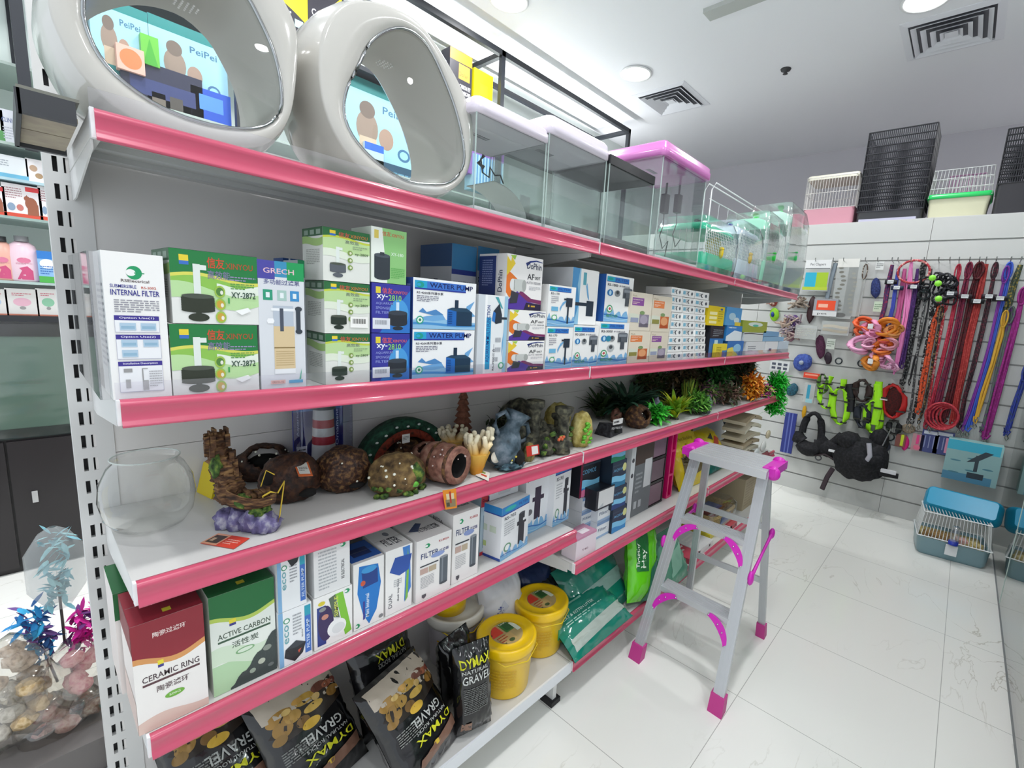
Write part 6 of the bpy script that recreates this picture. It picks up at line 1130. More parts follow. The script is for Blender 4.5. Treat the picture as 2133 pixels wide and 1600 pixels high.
for i, z in enumerate((.33, .625)):
    a, b = lb(lerpz(nL, tl_, z)), lb(lerpz(nR, tr_, z)); m = M(); e = (b - a).normalized(); a2, b2 = a + e * .018, b - e * .018; dd = yd * .065
    m.hexa([a2 - yd * .012 - Vector((0, 0, .024)), b2 - yd * .012 - Vector((0, 0, .024)), b2 + dd - Vector((0, 0, .024)), a2 + dd - Vector((0, 0, .024)), a2 - yd * .012, b2 - yd * .012, b2 + dd, a2 + dd], AL)
    for k in range(6): m.hexa([p + yd * (-.006 + .012 * k) for p in (a2, b2, b2 + yd * .004, a2 + yd * .004)] + [p + yd * (-.006 + .012 * k) + Vector((0, 0, .0015)) for p in (a2, b2, b2 + yd * .004, a2 + yd * .004)], AL)
    m.obj('step', t)
    for p, s_, U in ((a2, 1, (lb(tl_) - lb(nL)).normalized()), (b2, -1, (lb(tr_) - lb(nR)).normalized())):
        m = M(); o_ = p - yd * .0165 - Vector((0, 0, .012)) - e * s_ * .006; rows = []
        for k in range(9):     # curved bracket: along the step, round the corner, down the rail
            th_ = k / 8; A = o_ + e * s_ * .085 * (1 - th_) ** 1.6 - U * .085 * th_ ** 1.6; c_ = Vector((0, 0, 0)); wv = .014 + .010 * sin(pi * th_); nn = (e * s_ * -1 * th_ + Vector((0, 0, 1)) * (1 - th_)).normalized() * -1 * .0
            inn = A + (e * s_ * .6 + U * -.6) * wv; out_ = A - (e * s_ * .6 - U * .6) * wv * .5
            rows.append([inn, out_, out_ + yd * .003, inn + yd * .003])
        m.grid(rows, MG, False, closeu=True); m.face(rows[0], MG); m.face(rows[-1], MG); br = m.obj('corner_bracket', t)
        m = M(); [m.blob(tuple(rows[k][0].lerp(rows[k][1], .5) - yd * .002), .0035, mat('d8d8dc', .2, 1), 0, sub=2) for k in (0, 3, 5, 8)]; m.obj('rivet', br)
for z in (.3, .58):
    a, b = lb(lerpz(fL, rl_, z)), lb(lerpz(fR, rr_, z)); m = M(); m.hexa([a - yd * .006 - Vector((0, 0, .014)), b - yd * .006 - Vector((0, 0, .014)), b + yd * .006 - Vector((0, 0, .014)), a + yd * .006 - Vector((0, 0, .014)), a - yd * .006 + Vector((0, 0, .014)), b - yd * .006 + Vector((0, 0, .014)), b + yd * .006 + Vector((0, 0, .014)), a + yd * .006 + Vector((0, 0, .014))], AL); m.obj('rear_bar', t)
m = M(); q = [lb(p) for p in TP]; dn = Vector((0, 0, -.03)); m.hexa([q[0] + dn, q[3] + dn, q[2] + dn, q[1] + dn, q[0], q[3], q[2], q[1]], mat('cfd2d4', .35, .45)); 
for k in range(7): f = .1 + .13 * k; a, b = q[0].lerp(q[1], f), q[3].lerp(q[2], f); e = yd * .003; m.hexa([a, b, b + e, a + e] + [p + Vector((0, 0, .0015)) for p in (a, b, b + e, a + e)], mat('cfd2d4', .35, .45))
m.obj('platform', t)
for A, B_, sg in ((q[0], q[1], -1), (q[3], q[2], 1)):
    m = M(); o_ = (B_ - A); m.blob(tuple(A.lerp(B_, .28) + xd * sg * .014 + Vector((0, 0, -.018))), (.02, .030, .03), MG, .05, 2, 1, 3); m.blob(tuple(A.lerp(B_, .82) + xd * sg * .014 + Vector((0, 0, -.006))), (.02, .028, .026), MG, .05, 2, 2, 3); m.box(tuple(Vector((min(A.x, B_.x), min(A.y, B_.y), 0)) * 0 + A.lerp(B_, .2) + Vector((0, -.012 + sg * -.010, -.03))), tuple(A.lerp(B_, .9) + Vector((0, .012 + sg * -.010, .004))), MG); m.obj('hinge_cap', t)
for N_, TN, Fp_, TF, sg in ((nL, tl_, fL, rl_, -1), (nR, tr_, fR, rr_, 1)):
    a = lb(lerpz(N_, TN, .50)) + xd * sg * .03; b = lb(lerpz(Fp_, TF, .56)) + xd * sg * .028; mid = a.lerp(b, .5) + Vector((0, 0, .004)); m = M()
    m.tube([a, mid, b], [.008, .006, .008], MG, 8); m.blob(tuple(a), (.018, .012, .030), MG, .05, 2, 1, 3); m.blob(tuple(b), (.018, .012, .026), MG, .05, 2, 2, 3); m.obj('spreader_arm', t)
# ================================================================ ledge above the slatted wall: cages
ZLG = 2.3925
def wirecage(label, px0, px1, pyt, X, D, base_h, bcol, wcol, nbar, taper=.0, rim=None, lid=None, hb=(3,), tray=None, r=.0022):
    ya = PX(px0, 460, X).y; yb = PX(px1, 455, X).y; zt = PX((px0 + px1) / 2, pyt, X).z - ZLG; W_ = ya - yb
    t = thing('pet_cage', label, 'cage', (X, yb, ZLG + .0005)); wm = mat(wcol, .35)
    m = M(); rloft(m, 0, 0, D, W_, .03, [(taper * .4, 0), (0, base_h)], mat(bcol, .4), (True, False)); rloft(m, .004, .004, D - .004, W_ - .004, .03, [(0, base_h), (.01, .01)], mat(bcol, .4), (False, True)); m.obj('base_tray', t)
    if rim: m = M(); rloft(m, -.004, -.004, D + .004, W_ + .004, .03, [(0, base_h - .01), (-.006, base_h), (0, base_h + .025), (.01, base_h + .025)], mat(rim, .3), (False, False)); m.obj('rim', t)
    m = M(); tp = taper
    c0 = [(0, 0), (D, 0), (D, W_), (0, W_)]; ins = lambda p, k: (D / 2 + (p[0] - D / 2) * k, W_ / 2 + (p[1] - W_ / 2) * k)
    for i in range(4):
        p, q_ = c0[i], c0[(i + 1) % 4]; n = nbar if i in (1, 3) else max(4, int(nbar * D / W_))
        for k in range(n + 1):
            a = (p[0] + (q_[0] - p[0]) * k / n, p[1] + (q_[1] - p[1]) * k / n); b = ins(a, 1 - tp); m.bar((a[0], a[1], base_h), (b[0], b[1], zt), r, wm)
        for hf in [0] + [j / (len(hb) + 1) for j in range(1, len(hb) + 1)] + [1]:
            a, b = ins(p, 1 - tp * hf), ins(q_, 1 - tp * hf); z = base_h + (zt - base_h) * hf; m.bar((a[0], a[1], z), (b[0], b[1], z), r * 1.5, wm)
    m.obj('wire_bars', t)
    if lid: m = M(); rloft(m, .0, .0, D, W_, .03, [(0, zt - .02), (0, zt + .015), (.015, zt + .02)], mat(lid, .4)); m.obj('lid', t)
    if tray: m = M(); m.box((-.05, .03, .002), (.0, W_ - .03, .02), mat(tray, .4)); m.obj('pull_out_tray', t)
    return t, D, W_, zt
wirecage('pink based cage with cream lid and white bars on the ledge', 1670, 1776, 368, 4.72, .3, .15, 'c98e9c', 'dfdcd8', 18, .0, lid='cfccbc')
wirecage('tall black wire cage between the pink and the green rimmed cages', 1782, 1918, 272, 4.70, .35, .09, '2a2b2f', '303136', 34, .0, hb=(1, 2, 3, 4, 5, 6, 7, 8, 9, 10), tray='b9b8cc', r=.0055)
wirecage('cream cage with bright green rim and white bars', 1925, 2056, 352, 4.72, .32, .16, 'cfceb0', 'd8dcda', 16, .06, rim='22c060', hb=(1, 2))
wirecage('black wire cage at the right edge of the picture', 2062, 2240, 262, 4.70, .4, .22, '1c1b22', '303136', 34, .0, hb=(1, 2, 3, 4, 5, 6, 7, 8), r=.0055)
t = thing('bird_cage', 'faint purple wire cage behind the green rimmed cage', 'cage', (5.15, PX(2040, 440, 5.15).y, ZLG)); m = M(); wm = mat('a86a98', .4)
W_ = PX(1985, 440, 5.15).y - PX(2060, 440, 5.15).y
for i in range(12): m.bar((0, W_ * i / 11, 0), (0, W_ * i / 11, .42), .003, wm); 
for z in (0, .2, .42): m.bar((0, 0, z), (0, W_, z), .005, wm)
for y in (0, W_): m.bar((.08, y, 0), (.08, y, .42), .005, wm); m.bar((0, y, .42), (.08, y, .42), .005, wm)
m.obj('wire_bars', t)
# ================================================================ goods hanging on the slatted wall
XW = 4.575
def W3(px, py, dx=0): return PX(px, py, XW - dx)
def hook(px, py, n=0):
    p = W3(px, py + 4); m = M(); m.tube([(0.044, 0, -.01), (.02, 0, -.006), (-.05, 0, -.004), (-.062, 0, .006), (-.064, 0, .02)], .0035, mat('b4b6b8', .3, 1), 6); o = m.obj('peg_hook', loc=p); tag(o, 'chrome peg hook in the top row of the slatted wall', 'hook', 'chrome hooks holding the leads and packs'); return o
for hx in (1702, 1739, 1760, 1805, 1830, 1860, 1872, 1899, 1926, 1956, 1979, 1998, 2020, 2040, 2054, 2075, 2105, 2126): hook(hx, 540 - (hx - 1700) * .003)
def cordm(c, c2=None, sc_=90): return mat(c, .55) if not c2 else mixmat([c, c, c2], sc_, .6, .2, detail=1)
def lead(label, px, wpx, c, c2=None, n=3, name='dog_lead', cat='lead', loop=True, clip=True, dx=0, spread=.8, group=None, seed=0, sc_=70):
    """px: list of photo points from hook downwards; n hanging strands"""
    P_ = [W3(a, b, dx) for a, b in px]; o = P_[0]; s = pxs(o); t = thing(name, label, cat, o, group=group); mt_ = cordm(c, c2, sc_); rd = random.Random(seed + len(label)); w_ = wpx * s * .8
    m = M()
    for k in range(n):
        oy = (k - (n - 1) / 2) * w_ * 1.0 * spread / max(1, n); pts = []
        for i, p in enumerate(P_): 
            f = 1 if 0 < i else .3
            pts.append(p - o + Vector((rd.uniform(-.012, .004), oy * f + rd.uniform(-.3, .3) * w_ / max(2, n), (-.02 * k * (i == len(P_) - 1)))))
        m.tube(pts, max(.004, w_ / max(1, n) * .62), mt_, 6, flat=.5)
    if clip: R_ = max(.016, w_ * .45); m.tube([(-.02, R_ * sin(a), -.055 + .06 * cos(a)) for a in [2 * pi * k / 14 for k in range(15)]], max(.005, w_ * .16), mt_, 6)
    if loop:
        e = P_[-1] - o; m.tube([e + Vector((0, w_ * .5, 0)), e + Vector((-.01, w_ * .45, -.035)), e + Vector((-.01, -w_ * .1, -.05)), e + Vector((0, -w_ * .4, -.02))], max(.004, w_ * .18), mt_, 6)
    m.obj('strap', t)
    if clip:
        m = M(); e = P_[-1] - o + Vector((0, 0, -.055)); m.tube([e, e + Vector((-.004, .006, -.02)), e + Vector((-.004, -.004, -.04)), e + Vector((0, -.012, -.02)), e + Vector((0, -.004, -.004))], .004, mat('a8a49c', .25, 1), 6); m.obj('clip', t)
    return t
LD = [('chain lead hanging left of the navy brush', [(1805, 552), (1798, 590), (1788, 640), (1778, 695)], 6, '5a4a40', 'c8c0b4', 2, False, True),
 ('dark purple and red lead left of the blue one', [(1858, 552), (1850, 600), (1842, 640), (1834, 672)], 12, '4a2a5c', 'a02848', 2, True, False),
 ('royal blue lead behind the orange harness cluster', [(1872, 560), (1866, 600), (1860, 640), (1852, 668)], 10, '3a4ab0', None, 2, True, False),
 ('rose pink wide lead behind the orange harness cluster', [(1884, 560), (1880, 610), (1874, 650), (1868, 675)], 13, 'c85a92', None, 2, True, False),
 ('bright pink fan-shaped lead beside the purple one', [(1899, 545), (1894, 600), (1888, 660), (1876, 720), (1868, 765)], 16, 'f08cc8', None, 4, False, False),
 ('deep purple lead right of the pink fan', [(1912, 560), (1906, 610), (1896, 670), (1886, 720), (1880, 755)], 12, '3c1c5a', '5a2c7c', 3, True, False),
 ('black braided lead with grey flecks, high loop', [(1926, 545), (1920, 590), (1910, 640), (1900, 700), (1890, 760), (1882, 790)], 12, '16161a', '8a8a8a', 3, True, True),
 ('thin black cord lead looping low by the red harness', [(1940, 560), (1934, 640), (1922, 700), (1905, 750), (1896, 790)], 5, '1c1c20', None, 2, True, False),
 ('grey chain and cord lead beside the black braided one', [(1932, 600), (1918, 680), (1908, 760), (1900, 830), (1893, 872)], 6, '3a3a3c', 'a8a8a8', 2, True, True),
 ('black and white checked lead left of the orange rope', [(1946, 630), (1934, 700), (1922, 760), (1912, 820), (1902, 872)], 8, '18181c', 'd8d8d8', 2, True, True),
 ('orange and black twisted rope lead', [(1956, 630), (1944, 680), (1932, 740), (1922, 800), (1914, 850)], 12, 'd8542c', '26242a', 2, True, False),
 ('black lead with small knots ending beside the orange rope', [(1962, 640), (1950, 720), (1936, 790), (1925, 845), (1916, 872)], 6, '17171b', 'a08050', 2, True, True),
 ('thin red and white cord lead', [(1972, 620), (1962, 680), (1950, 740), (1940, 800), (1930, 872)], 6, 'c0303c', 'e0b0b0', 2, True, True),
 ('long crimson lead in the middle of the row', [(1998, 552), (1992, 620), (1978, 690), (1960, 760), (1942, 840), (1930, 880)], 10, 'a8243c', 'c84058', 2, True, True),
 ('plum coloured lead right of the crimson one', [(2021, 548), (2008, 610), (1994, 680), (1974, 760), (1956, 830), (1940, 876)], 14, '7a1f3c', '4a1a3a', 3, True, True),
 ('dark maroon braided lead, thickest of the red ones', [(2042, 548), (2028, 610), (2016, 670), (2000, 740), (1982, 810), (1966, 868)], 20, '5a1620', '2a1416', 4, True, True),
 ('brick red lead with a big loop at its foot', [(2054, 550), (2036, 640), (2018, 710), (2006, 770), (1994, 830), (1988, 868)], 18, '9a2a28', 'b84440', 4, False, False),
 ('brown black lead right of the maroon ones', [(2075, 548), (2062, 620), (2046, 690), (2028, 760), (2010, 830), (2000, 880)], 11, '2c1a22', '6a2838', 3, True, True),
 ('cornflower blue lead running the full height', [(2104, 548), (2090, 610), (2074, 680), (2056, 750), (2036, 820), (2018, 885)], 15, '3f62d0', None, 3, True, True),
 ('purple lead edging the cornflower blue one', [(2098, 556), (2078, 640), (2060, 720), (2040, 790), (2018, 860), (2008, 885)], 7, '7a2c9a', None, 2, True, True),
 ('mustard yellow lead behind the blue one', [(2096, 648), (2084, 700), (2068, 760), (2048, 820), (2034, 868)], 10, 'd0a030', None, 2, True, True),
 ('olive and gold patterned lead at the right', [(2126, 552), (2112, 590), (2100, 640)], 16, '3a4a3c', 'a8903c', 3, True, False),
 ('grey-green patterned lead turning purple lower down', [(2108, 640), (2096, 710), (2082, 770), (2066, 830), (2050, 890)], 15, '5a6a62', '6a3c7c', 3, True, True),
 ('magenta wide lead running down to the blue tray pack', [(2134, 600), (2114, 680), (2096, 750), (2078, 820), (2056, 900)], 18, '8a1f72', 'a02c8a', 4, True, True),
 ('navy blue lead bundle at the picture edge', [(2140, 760), (2126, 810), (2112, 850), (2100, 892)], 14, '2c3c94', '3a4a6c', 4, True, True)]
for i, (lb_, pt, wp, c, c2, n, lo, cl) in enumerate(LD): lead(lb_, pt, wp, c, c2, n, loop=lo, clip=cl, dx=.012 * (i % 3), seed=i)
# red ring and the low brick red coil
m = M(); c_ = W3(1903, 566, .04); m.tube([(0, .1 * cos(a), .085 * sin(a)) for a in [2 * pi * k / 30 for k in range(31)]], .009, mixmat(['b0303c', 'b0303c', 'e8b8b0'], 60, .5, 0)); tag(m.obj('rope_ring', loc=c_), 'coiled red rope ring over the pink fan-shaped lead', 'rope')
m = M(); c_ = W3(1976, 868, .04)
for q_ in range(5): m.tube([(-.01 * q_, (.05 + .012 * q_) * cos(a) + .01 * q_, (.07 + .008 * q_) * sin(a)) for a in [2 * pi * k / 24 for k in range(25)]], .008, cordm('b02c38', 'd0505c'))
tag(m.obj('lead_coil', loc=c_), 'coiled red lead loop at the foot of the brick red lead', 'lead')
for i, (px, py, c, nm) in enumerate(((1856, 588, '1c1c22', 'black collar with white label below the first purple lead'), (1869, 600, '26304c', 'navy collar with white label on the blue lead'), (1904, 598, '2c2438', 'dark collar with white label on the purple lead'), (1980, 612, '3a3a40', 'charcoal collar with white label beside the red cord lead'), (2010, 618, '2c2028', 'dark collar with a wide white label on the plum lead'), (2035, 628, '1a1a1f', 'black buckle collar bunch on the maroon lead'), (2060, 618, '2a1c26', 'brown collar with white label right of the maroon lead'), (2083, 622, '16161a', 'black collar ring beside the cornflower blue lead'))):
    p = W3(px, py, .05); t = thing('dog_collar', nm, 'collar', p); m = M(); m.grid([[Vector((.03 * cos(a) - .0, .042 * sin(a), z)) for a in [2 * pi * k / 18 for k in range(18)]] for z in (-.016, .016)], cordm(c), True, closeu=True); o = m.obj('band', t); md = o.modifiers.new('thick', 'SOLIDIFY'); md.thickness = .004
    m = M(); m.box((-.036, -.02, -.013), (-.034, .02, .013), mat('e0e2e4')); m.decal([('l', .1, .2, .9, .8, 3, '7a7a80')], .04, .026, lambda u, v, d: Vector((-.036 - d, .02 - u * .04, -.013 + v * .026))); m.obj('white_label', t)
# black bundle with green dots
c_ = W3(1954, 598, .05); t = thing('collar_bundle', 'big black bundle of collars with bright green dots', 'collar', c_); m = M()
rd = random.Random(9)
for i in range(16):
    cc = Vector((rd.uniform(-.04, .02), rd.uniform(-.085, .085), rd.uniform(-.12, .14))); R_ = rd.uniform(.025, .045); T = Matrix.Translation(cc) @ Matrix.Rotation(rd.uniform(0, 3), 4, 'X') @ Matrix.Rotation(rd.uniform(-.6, .6), 4, 'Y')
    m.tube([T @ Vector((.01 * sin(3 * a), R_ * cos(a), R_ * sin(a))) for a in [2 * pi * k / 14 for k in range(15)]], .008, cordm('14141a', '3a3a44' if i % 3 else '1f3a3a'), 6)
m.obj('bands', t)
for y, z in ((.0, .02), (-.02, -.09), (.04, .06)): m = M(); m.lathe([(0, -.004), (.022, -.004), (.022, .004), (0, .004)], '8be03c', 18, T=Matrix.Translation((-.07, y, z)) @ Matrix.Rotation(pi / 2, 4, 'Y')); m.obj('green_button', t)
# harnesses
def harness(label, pts, wpx, c, c2='22241c', hw=.02, cat='harness', strapn=True, dx=.03, col2=None):
    P_ = [W3(a, b, dx) for a, b in pts]; o = P_[0]; t = thing('pet_harness', label, cat, o); s = pxs(o); w_ = wpx * s; mt_ = mat(c, .5)
    m = M(); loc = [p - o for p in P_]; m.tube(loc, w_ * 1.6, mt_, 8, flat=.4); m.obj('strap', t)
    for i in range(1, len(loc), 3): M().box(tuple(loc[i] + Vector((-.024, -w_ * 1.4, -.006))), tuple(loc[i] + Vector((.02, w_ * 1.4, .006))), mat(c2, .4)).obj('buckle', t)
    return t, o
def ringpts(cx, cy, rx, ry, n=14, a0=90): return [(cx + rx * cos(rad(a0 + 360 * k / n)), cy - ry * sin(rad(a0 + 360 * k / n))) for k in range(n + 1)]
LG = 'a6f01c'
harness('lime green harness on the left of the three', [(1732, 784), (1728, 800)] + ringpts(1720, 825, 13, 26), 3.4, LG)
harness('lime green harness with a grey clip label, middle of the three', [(1758, 790), (1757, 806)] + ringpts(1750, 846, 16, 38), 3.8, LG)
harness('lime green harness lowest and right of the three, with a red inside', [(1831, 795), (1829, 815), (1824, 835)] + ringpts(1819, 868, 15, 34), 4.4, LG)
harness('short lime strap inside the lowest lime harness', [(1829, 800), (1829, 850), (1822, 885)], 5, LG, dx=.045)
harness('dark and green slim harness behind the left lime one', [(1716, 782)] + ringpts(1714, 800, 9, 20), 2.2, '5a8a2c')
harness('brown black leather harness between the lime ones', [(1803, 792)] + ringpts(1796, 814, 15, 22), 4.2, '33201c')
harness('navy black small harness under the leather one', ringpts(1796, 866, 11, 24), 4.6, '1c2230')
harness('black harness strap hanging behind the middle lime one', [(1768, 800), (1772, 830), (1770, 858)], 5, '15151a')
harness('black harness hanging low between red harness and backpack', ringpts(1862, 890, 11, 14), 3.4, '1b1b1f')
t, o = harness('bright red harness with black red mesh chest', [(1862, 800)] + ringpts(1860, 836, 20, 34), 5.5, 'c01c1c')
m = M(); m.blob(tuple(W3(1861, 835, .04) - o), (.02, .055, .12), mixmat(['2a0c0c', '5a1414'], 90, .8, .4), .1, 2, 1, 3); m.obj('mesh_chest', t)
m = M(); m.box(tuple(W3(1842, 833, .06) - o + Vector((0, -.02, -.004))), tuple(W3(1842, 833, .055) - o + Vector((0, .03, .006))), mat('e8d8d4')); m.obj('white_stripe', t)
# pink/orange cluster
rd = random.Random(12)
cl = [(1798, 672, 'e8602c', 18), (1815, 680, 'f09ac0', 20), (1846, 680, 'e88a28', 24), (1862, 688, 'e8a060', 18), (1795, 690, 'e86a3c', 14), (1820, 695, 'f0a0c4', 14), (1845, 702, 'd05048', 16), (1792, 716, 'eaa8cc', 24), (1810, 715, 'f0b4d0', 14), (1838, 722, 'e87a30', 20), (1852, 715, 'f0a8b8', 16), (1815, 752, 'e89030', 20), (1830, 738, 'eeb0cc', 16), (1845, 752, 'eaa8cc', 18), (1860, 765, 'e8b0d0', 12), (1838, 735, 'c86a5c', 10)]
for i, (px, py, c, r_) in enumerate(cl):
    o = W3(px, py, .05 + .01 * (i % 3)); s = pxs(o); R_ = r_ * s * .8; m = M(); t = thing('small_harness', '%s soft pet harness, %s in the cluster left of the leads' % ({'e8602c': 'vivid orange', 'f09ac0': 'rose pink', 'e88a28': 'bright amber', 'e8a060': 'peach', 'e86a3c': 'red-orange', 'f0a0c4': 'light rose', 'd05048': 'coral red', 'eaa8cc': 'pale pink', 'f0b4d0': 'blush pink', 'e87a30': 'deep orange', 'f0a8b8': 'salmon pink', 'e89030': 'golden orange', 'eeb0cc': 'dusty pink', 'e8b0d0': 'lilac pink', 'c86a5c': 'brownish pink'}[c], ('topmost left', 'second from the top', 'top middle', 'top right', 'left upper', 'centre upper', 'middle', 'far left', 'centre left', 'centre right', 'right middle', 'lowest left', 'lower centre', 'lower right', 'bottom right', 'small central')[i]), 'harness', o)
    T = Matrix.Rotation(rd.uniform(-.8, .8), 4, 'X') @ Matrix.Rotation(rd.uniform(-.7, .7), 4, 'Z')
    for q_ in range(2): m.tube([T @ Vector((.02 * sin(2 * a) + q_ * .02, R_ * (1 - .2 * q_) * cos(a), R_ * .75 * sin(a) - q_ * R_ * .3)) for a in [2 * pi * k / 16 for k in range(17)]], [R_ * .40] * 17, mat(c, .5), 6, flat=.5)
    m.obj('band', t)
    if i in (1, 11): m = M(); m.box((-.05, -.018, -.02), (-.048, .018, .02), mat('ecebea')); m.obj('white_label', t)
# other hanging goods as cards and packs facing the aisle
def pack(name, label, cat, x0, y0, x1, y1, ops, col, D=.02, dx=0, see=False, rough=.35):
    X = XW - dx; a, b = PX(x0, y0, X), PX(x1, y1, X); W_ = a.y - b.y; H_ = a.z - b.z
    m = M(); mt_ = col if not isinstance(col, str) else mat(col, rough); m.box((0, 0, 0), (D, W_, H_), mt_)
    m.decal(list(ops), W_, H_, lambda u, v, d: Vector((-d, W_ * (1 - u), v * H_))); return tag(m.obj(name, loc=(X - D, b.y, b.z)), label, cat)
CLR = milky('d5d8d6', .45)
pack('blister_pack', 'white headed pack with a teal and lime toy inside', 'package', 1682, 543, 1725, 608, [('r', 0, .72, 1, 1, 'e8e8e8'), ('r', .02, .72, .98, .74, '4a4a50'), ('t', .2, .8, .1, 'Pet Clippers', '5a5a60', .6), ('r', .06, .14, .5, .6, '28b0d0'), ('r', .5, .14, .95, .6, 'a8c82c'), ('r', .0, .04, .98, .14, 'b8cc3c')], CLR, .04)
lead('silver grey tube strip hanging beside the blister pack', [(1740, 548), (1732, 580), (1722, 622)], 9, '8a96a0', None, 1, loop=False, clip=False, name='grey_strip', cat='strap')
pack('carded_toy', 'grey card with a bright orange label in the middle', 'package', 1698, 622, 1742, 660, [('r', .12, .35, .9, .9, 'f0502c'), ('r', .0, 0, 1, .3, 'dcdcdc'), ('t', .2, .05, .14, 'pet', '5a5a5a', .4), ('r', .2, .5, .6, .7, 'f8b8a0')], '9a9aa0', .015, dx=.02)
pack('chain_pack', 'clear bag holding a silver chain, left', 'package', 1748, 540, 1772, 665, [('e', .3 + .1 * sin(i), .08 + .07 * i, .12, .02, '7a7870') for i in range(12)] + [('r', 0, .86, 1, 1, 'e4e2dc'), ('e', .5, .06, .25, .04, '6a6a68')], CLR, .02)
pack('chain_pack', 'clear bag holding a silver chain, right', 'package', 1772, 548, 1790, 660, [('e', .4 + .1 * cos(i), .08 + .08 * i, .12, .02, '9a9890') for i in range(10)], CLR, .02)
pack('bone_pack', 'clear bag of pale chew bones under the orange labelled card', 'package', 1715, 668, 1768, 700, [('w', .05, .95, .7, .5, .05, 0, 'c8c0b0'), ('w', .05, .95, .4, .2, .05, 1, 'b0a898')], CLR, .03)
pack('sheet_pack', 'pale clear pack left of the long bones pack', 'package', 1660, 676, 1700, 708, [('l', .1, .2, .9, .8, 4, 'b8b8b0')], CLR, .03)
def toy(name, label, px, py, rpx, hpx, col, cat='toy', seed=1, tilt=0, extra=None):
    s = pxs(W3(px, py)); o = W3(px, py, -.043 + rpx * s * .5); m = M(); m.blob((0, 0, 0), (rpx * s * .5, rpx * s, hpx * s), col if not isinstance(col, str) else mat(col, .5), .12, 2.5, seed, 3)
    if extra: extra(m, s)
    return tag(m.obj(name, loc=o, rot=(rad(tilt), 0, 0)), label, cat)
toy('grooming_glove', 'navy oval grooming brush high on the wall', 1824, 600, 9, 21, mixmat(['1c2450', '3a4a8a'], 80, .7, .4), 'brush', 2, -8)
pack('header_card', 'small white header card over the navy brush', 'package', 1826, 545, 1840, 562, [('l', .1, .2, .9, .8, 3, '7a7a7a')], 'dcdedc', .008)
pack('header_card', 'small pale green card right of the navy brush', 'package', 1822, 628, 1838, 650, [('l', .1, .2, .9, .8, 3, '7a9a7a')], 'c8d8c0', .01)
toy('grooming_glove', 'wine purple oval grooming brush beside the small ring', 1709, 722, 9, 25, mixmat(['3c1830', '5c2c4a'], 80, .7, .4), 'brush', 3, -12)
toy('small_brush', 'dark plum brush under a pale clip card', 1725, 746, 7, 13, '2c1a2a', 'brush', 4, -10)
pack('header_card', 'pale card above the dark plum brush', 'package', 1724, 705, 1738, 728, [('l', .1, .2, .9, .8, 3, '7a8a7a')], 'd0d6cc', .01)
for px, py, r_, nm in ((1747, 752, 6, 'small steel ring left of the harness cluster'), (1795, 757, 7, 'small steel ring under the harness cluster'), (1853, 910, 8, 'dark steel ring under the black harness')):
    o = W3(px, py, -.04); s = pxs(o); m = M(); m.tube([(0, r_ * s * cos(a), r_ * s * sin(a)) for a in [2 * pi * k / 20 for k in range(21)]], .005, mat('4a5258', .3, 1)); tag(m.obj('steel_ring', loc=o), nm, 'ring')
toy('blue_denim_toy', 'blue denim pet toy near the shelf end', 1672, 755, 17, 19, mixmat(['2c3c80', '4a62b0'], 60, .8, .4), 'toy', 5, 20, lambda m, s: m.blob((-.05, 0, .0), (.01, .02, .02), '9aa4b4', .1, sub=2))
pack('card_pack', 'white card with dark prints under the far end of the second shelf', 'package', 1606, 750, 1643, 775, [('r', .1 + .3 * i, .15 + .4 * j, .3 + .3 * i, .4 + .4 * j, '4a5060') for i in range(3) for j in range(2)], 'd8dada', .01)
pack('orange_pack', 'small orange red pack below the denim toy', 'package', 1676, 775, 1707, 790, [('r', .1, .5, .9, .8, 'f0a088')], 'e04a34', .02)
pack('teal_pack', 'small clear pack with a teal tool', 'package', 1678, 796, 1694, 840, [('r', .3, .2, .6, .9, '3a9ab8'), ('r', .3, .0, .9, .2, '9ac8d0')], CLR, .02)
toy('yellow_tool', 'slim yellow tool above the black neck ring', 1675, 858, 4, 14, 'e0a818', 'tool', 6)
toy('teal_toy', 'dark teal toy at the end of the bright green plant', 1650, 812, 11, 14, mixmat(['1c3a48', '2c6a80'], 60, .6, .3), 'toy', 7, 25)
toy('ring_toy', 'lime and navy ring toy above the far end of the second shelf', 1613, 655, 9, 14, '8ac81c', 'toy', 8, -10, lambda m, s: m.blob((-.02, .01, 0), (.02, .016, .026), '1c3a8a', .05, sub=2))
for i, (px, py, c, nm) in enumerate(((1612, 627, '9a3a34', 'red brown bone toy high at the shelf end'), (1665, 630, '6a5a50', 'cluster of brown knotted ropes by the clear cage'), (1690, 645, '3a1c22', 'dark maroon hanging harness left of the orange card'), (1640, 672, 'b09080', 'pale rope knots left of the purple tag'), (1655, 668, '6a4a8a', 'purple tag with rope sticks'), (1648, 700, '8a6070', 'small rope toys under the purple tag'), (1642, 688, '4a3a78', 'small navy pack on the rope toys'))):
    def ropes(m, s, c=c, i=i):
        rd = random.Random(i); [m.tube([(0, 0, 0), (-.03, rd.uniform(-.08, .08), rd.uniform(-.05, .05)), (-.03, rd.uniform(-.1, .1), rd.uniform(-.07, .07))], .009, mixmat([c, 'c8b8a8'], 60, .6, .2), 6) for _ in range(7)]
    toy('rope_toy', nm, px, py, 8, 12 if i != 2 else 28, c, 'toy', i, 0, ropes if i not in (2,) else None)
pack('blue_stick_pack', 'long navy blue stick pack hanging beyond the far shelf end', 'package', 1638, 858, 1649, 945, [('r', .3, 0, .42, 1, '5a68b0'), ('r', .6, 0, .7, 1, '6a76b8')], '2f3a88', .02, dx=.02)
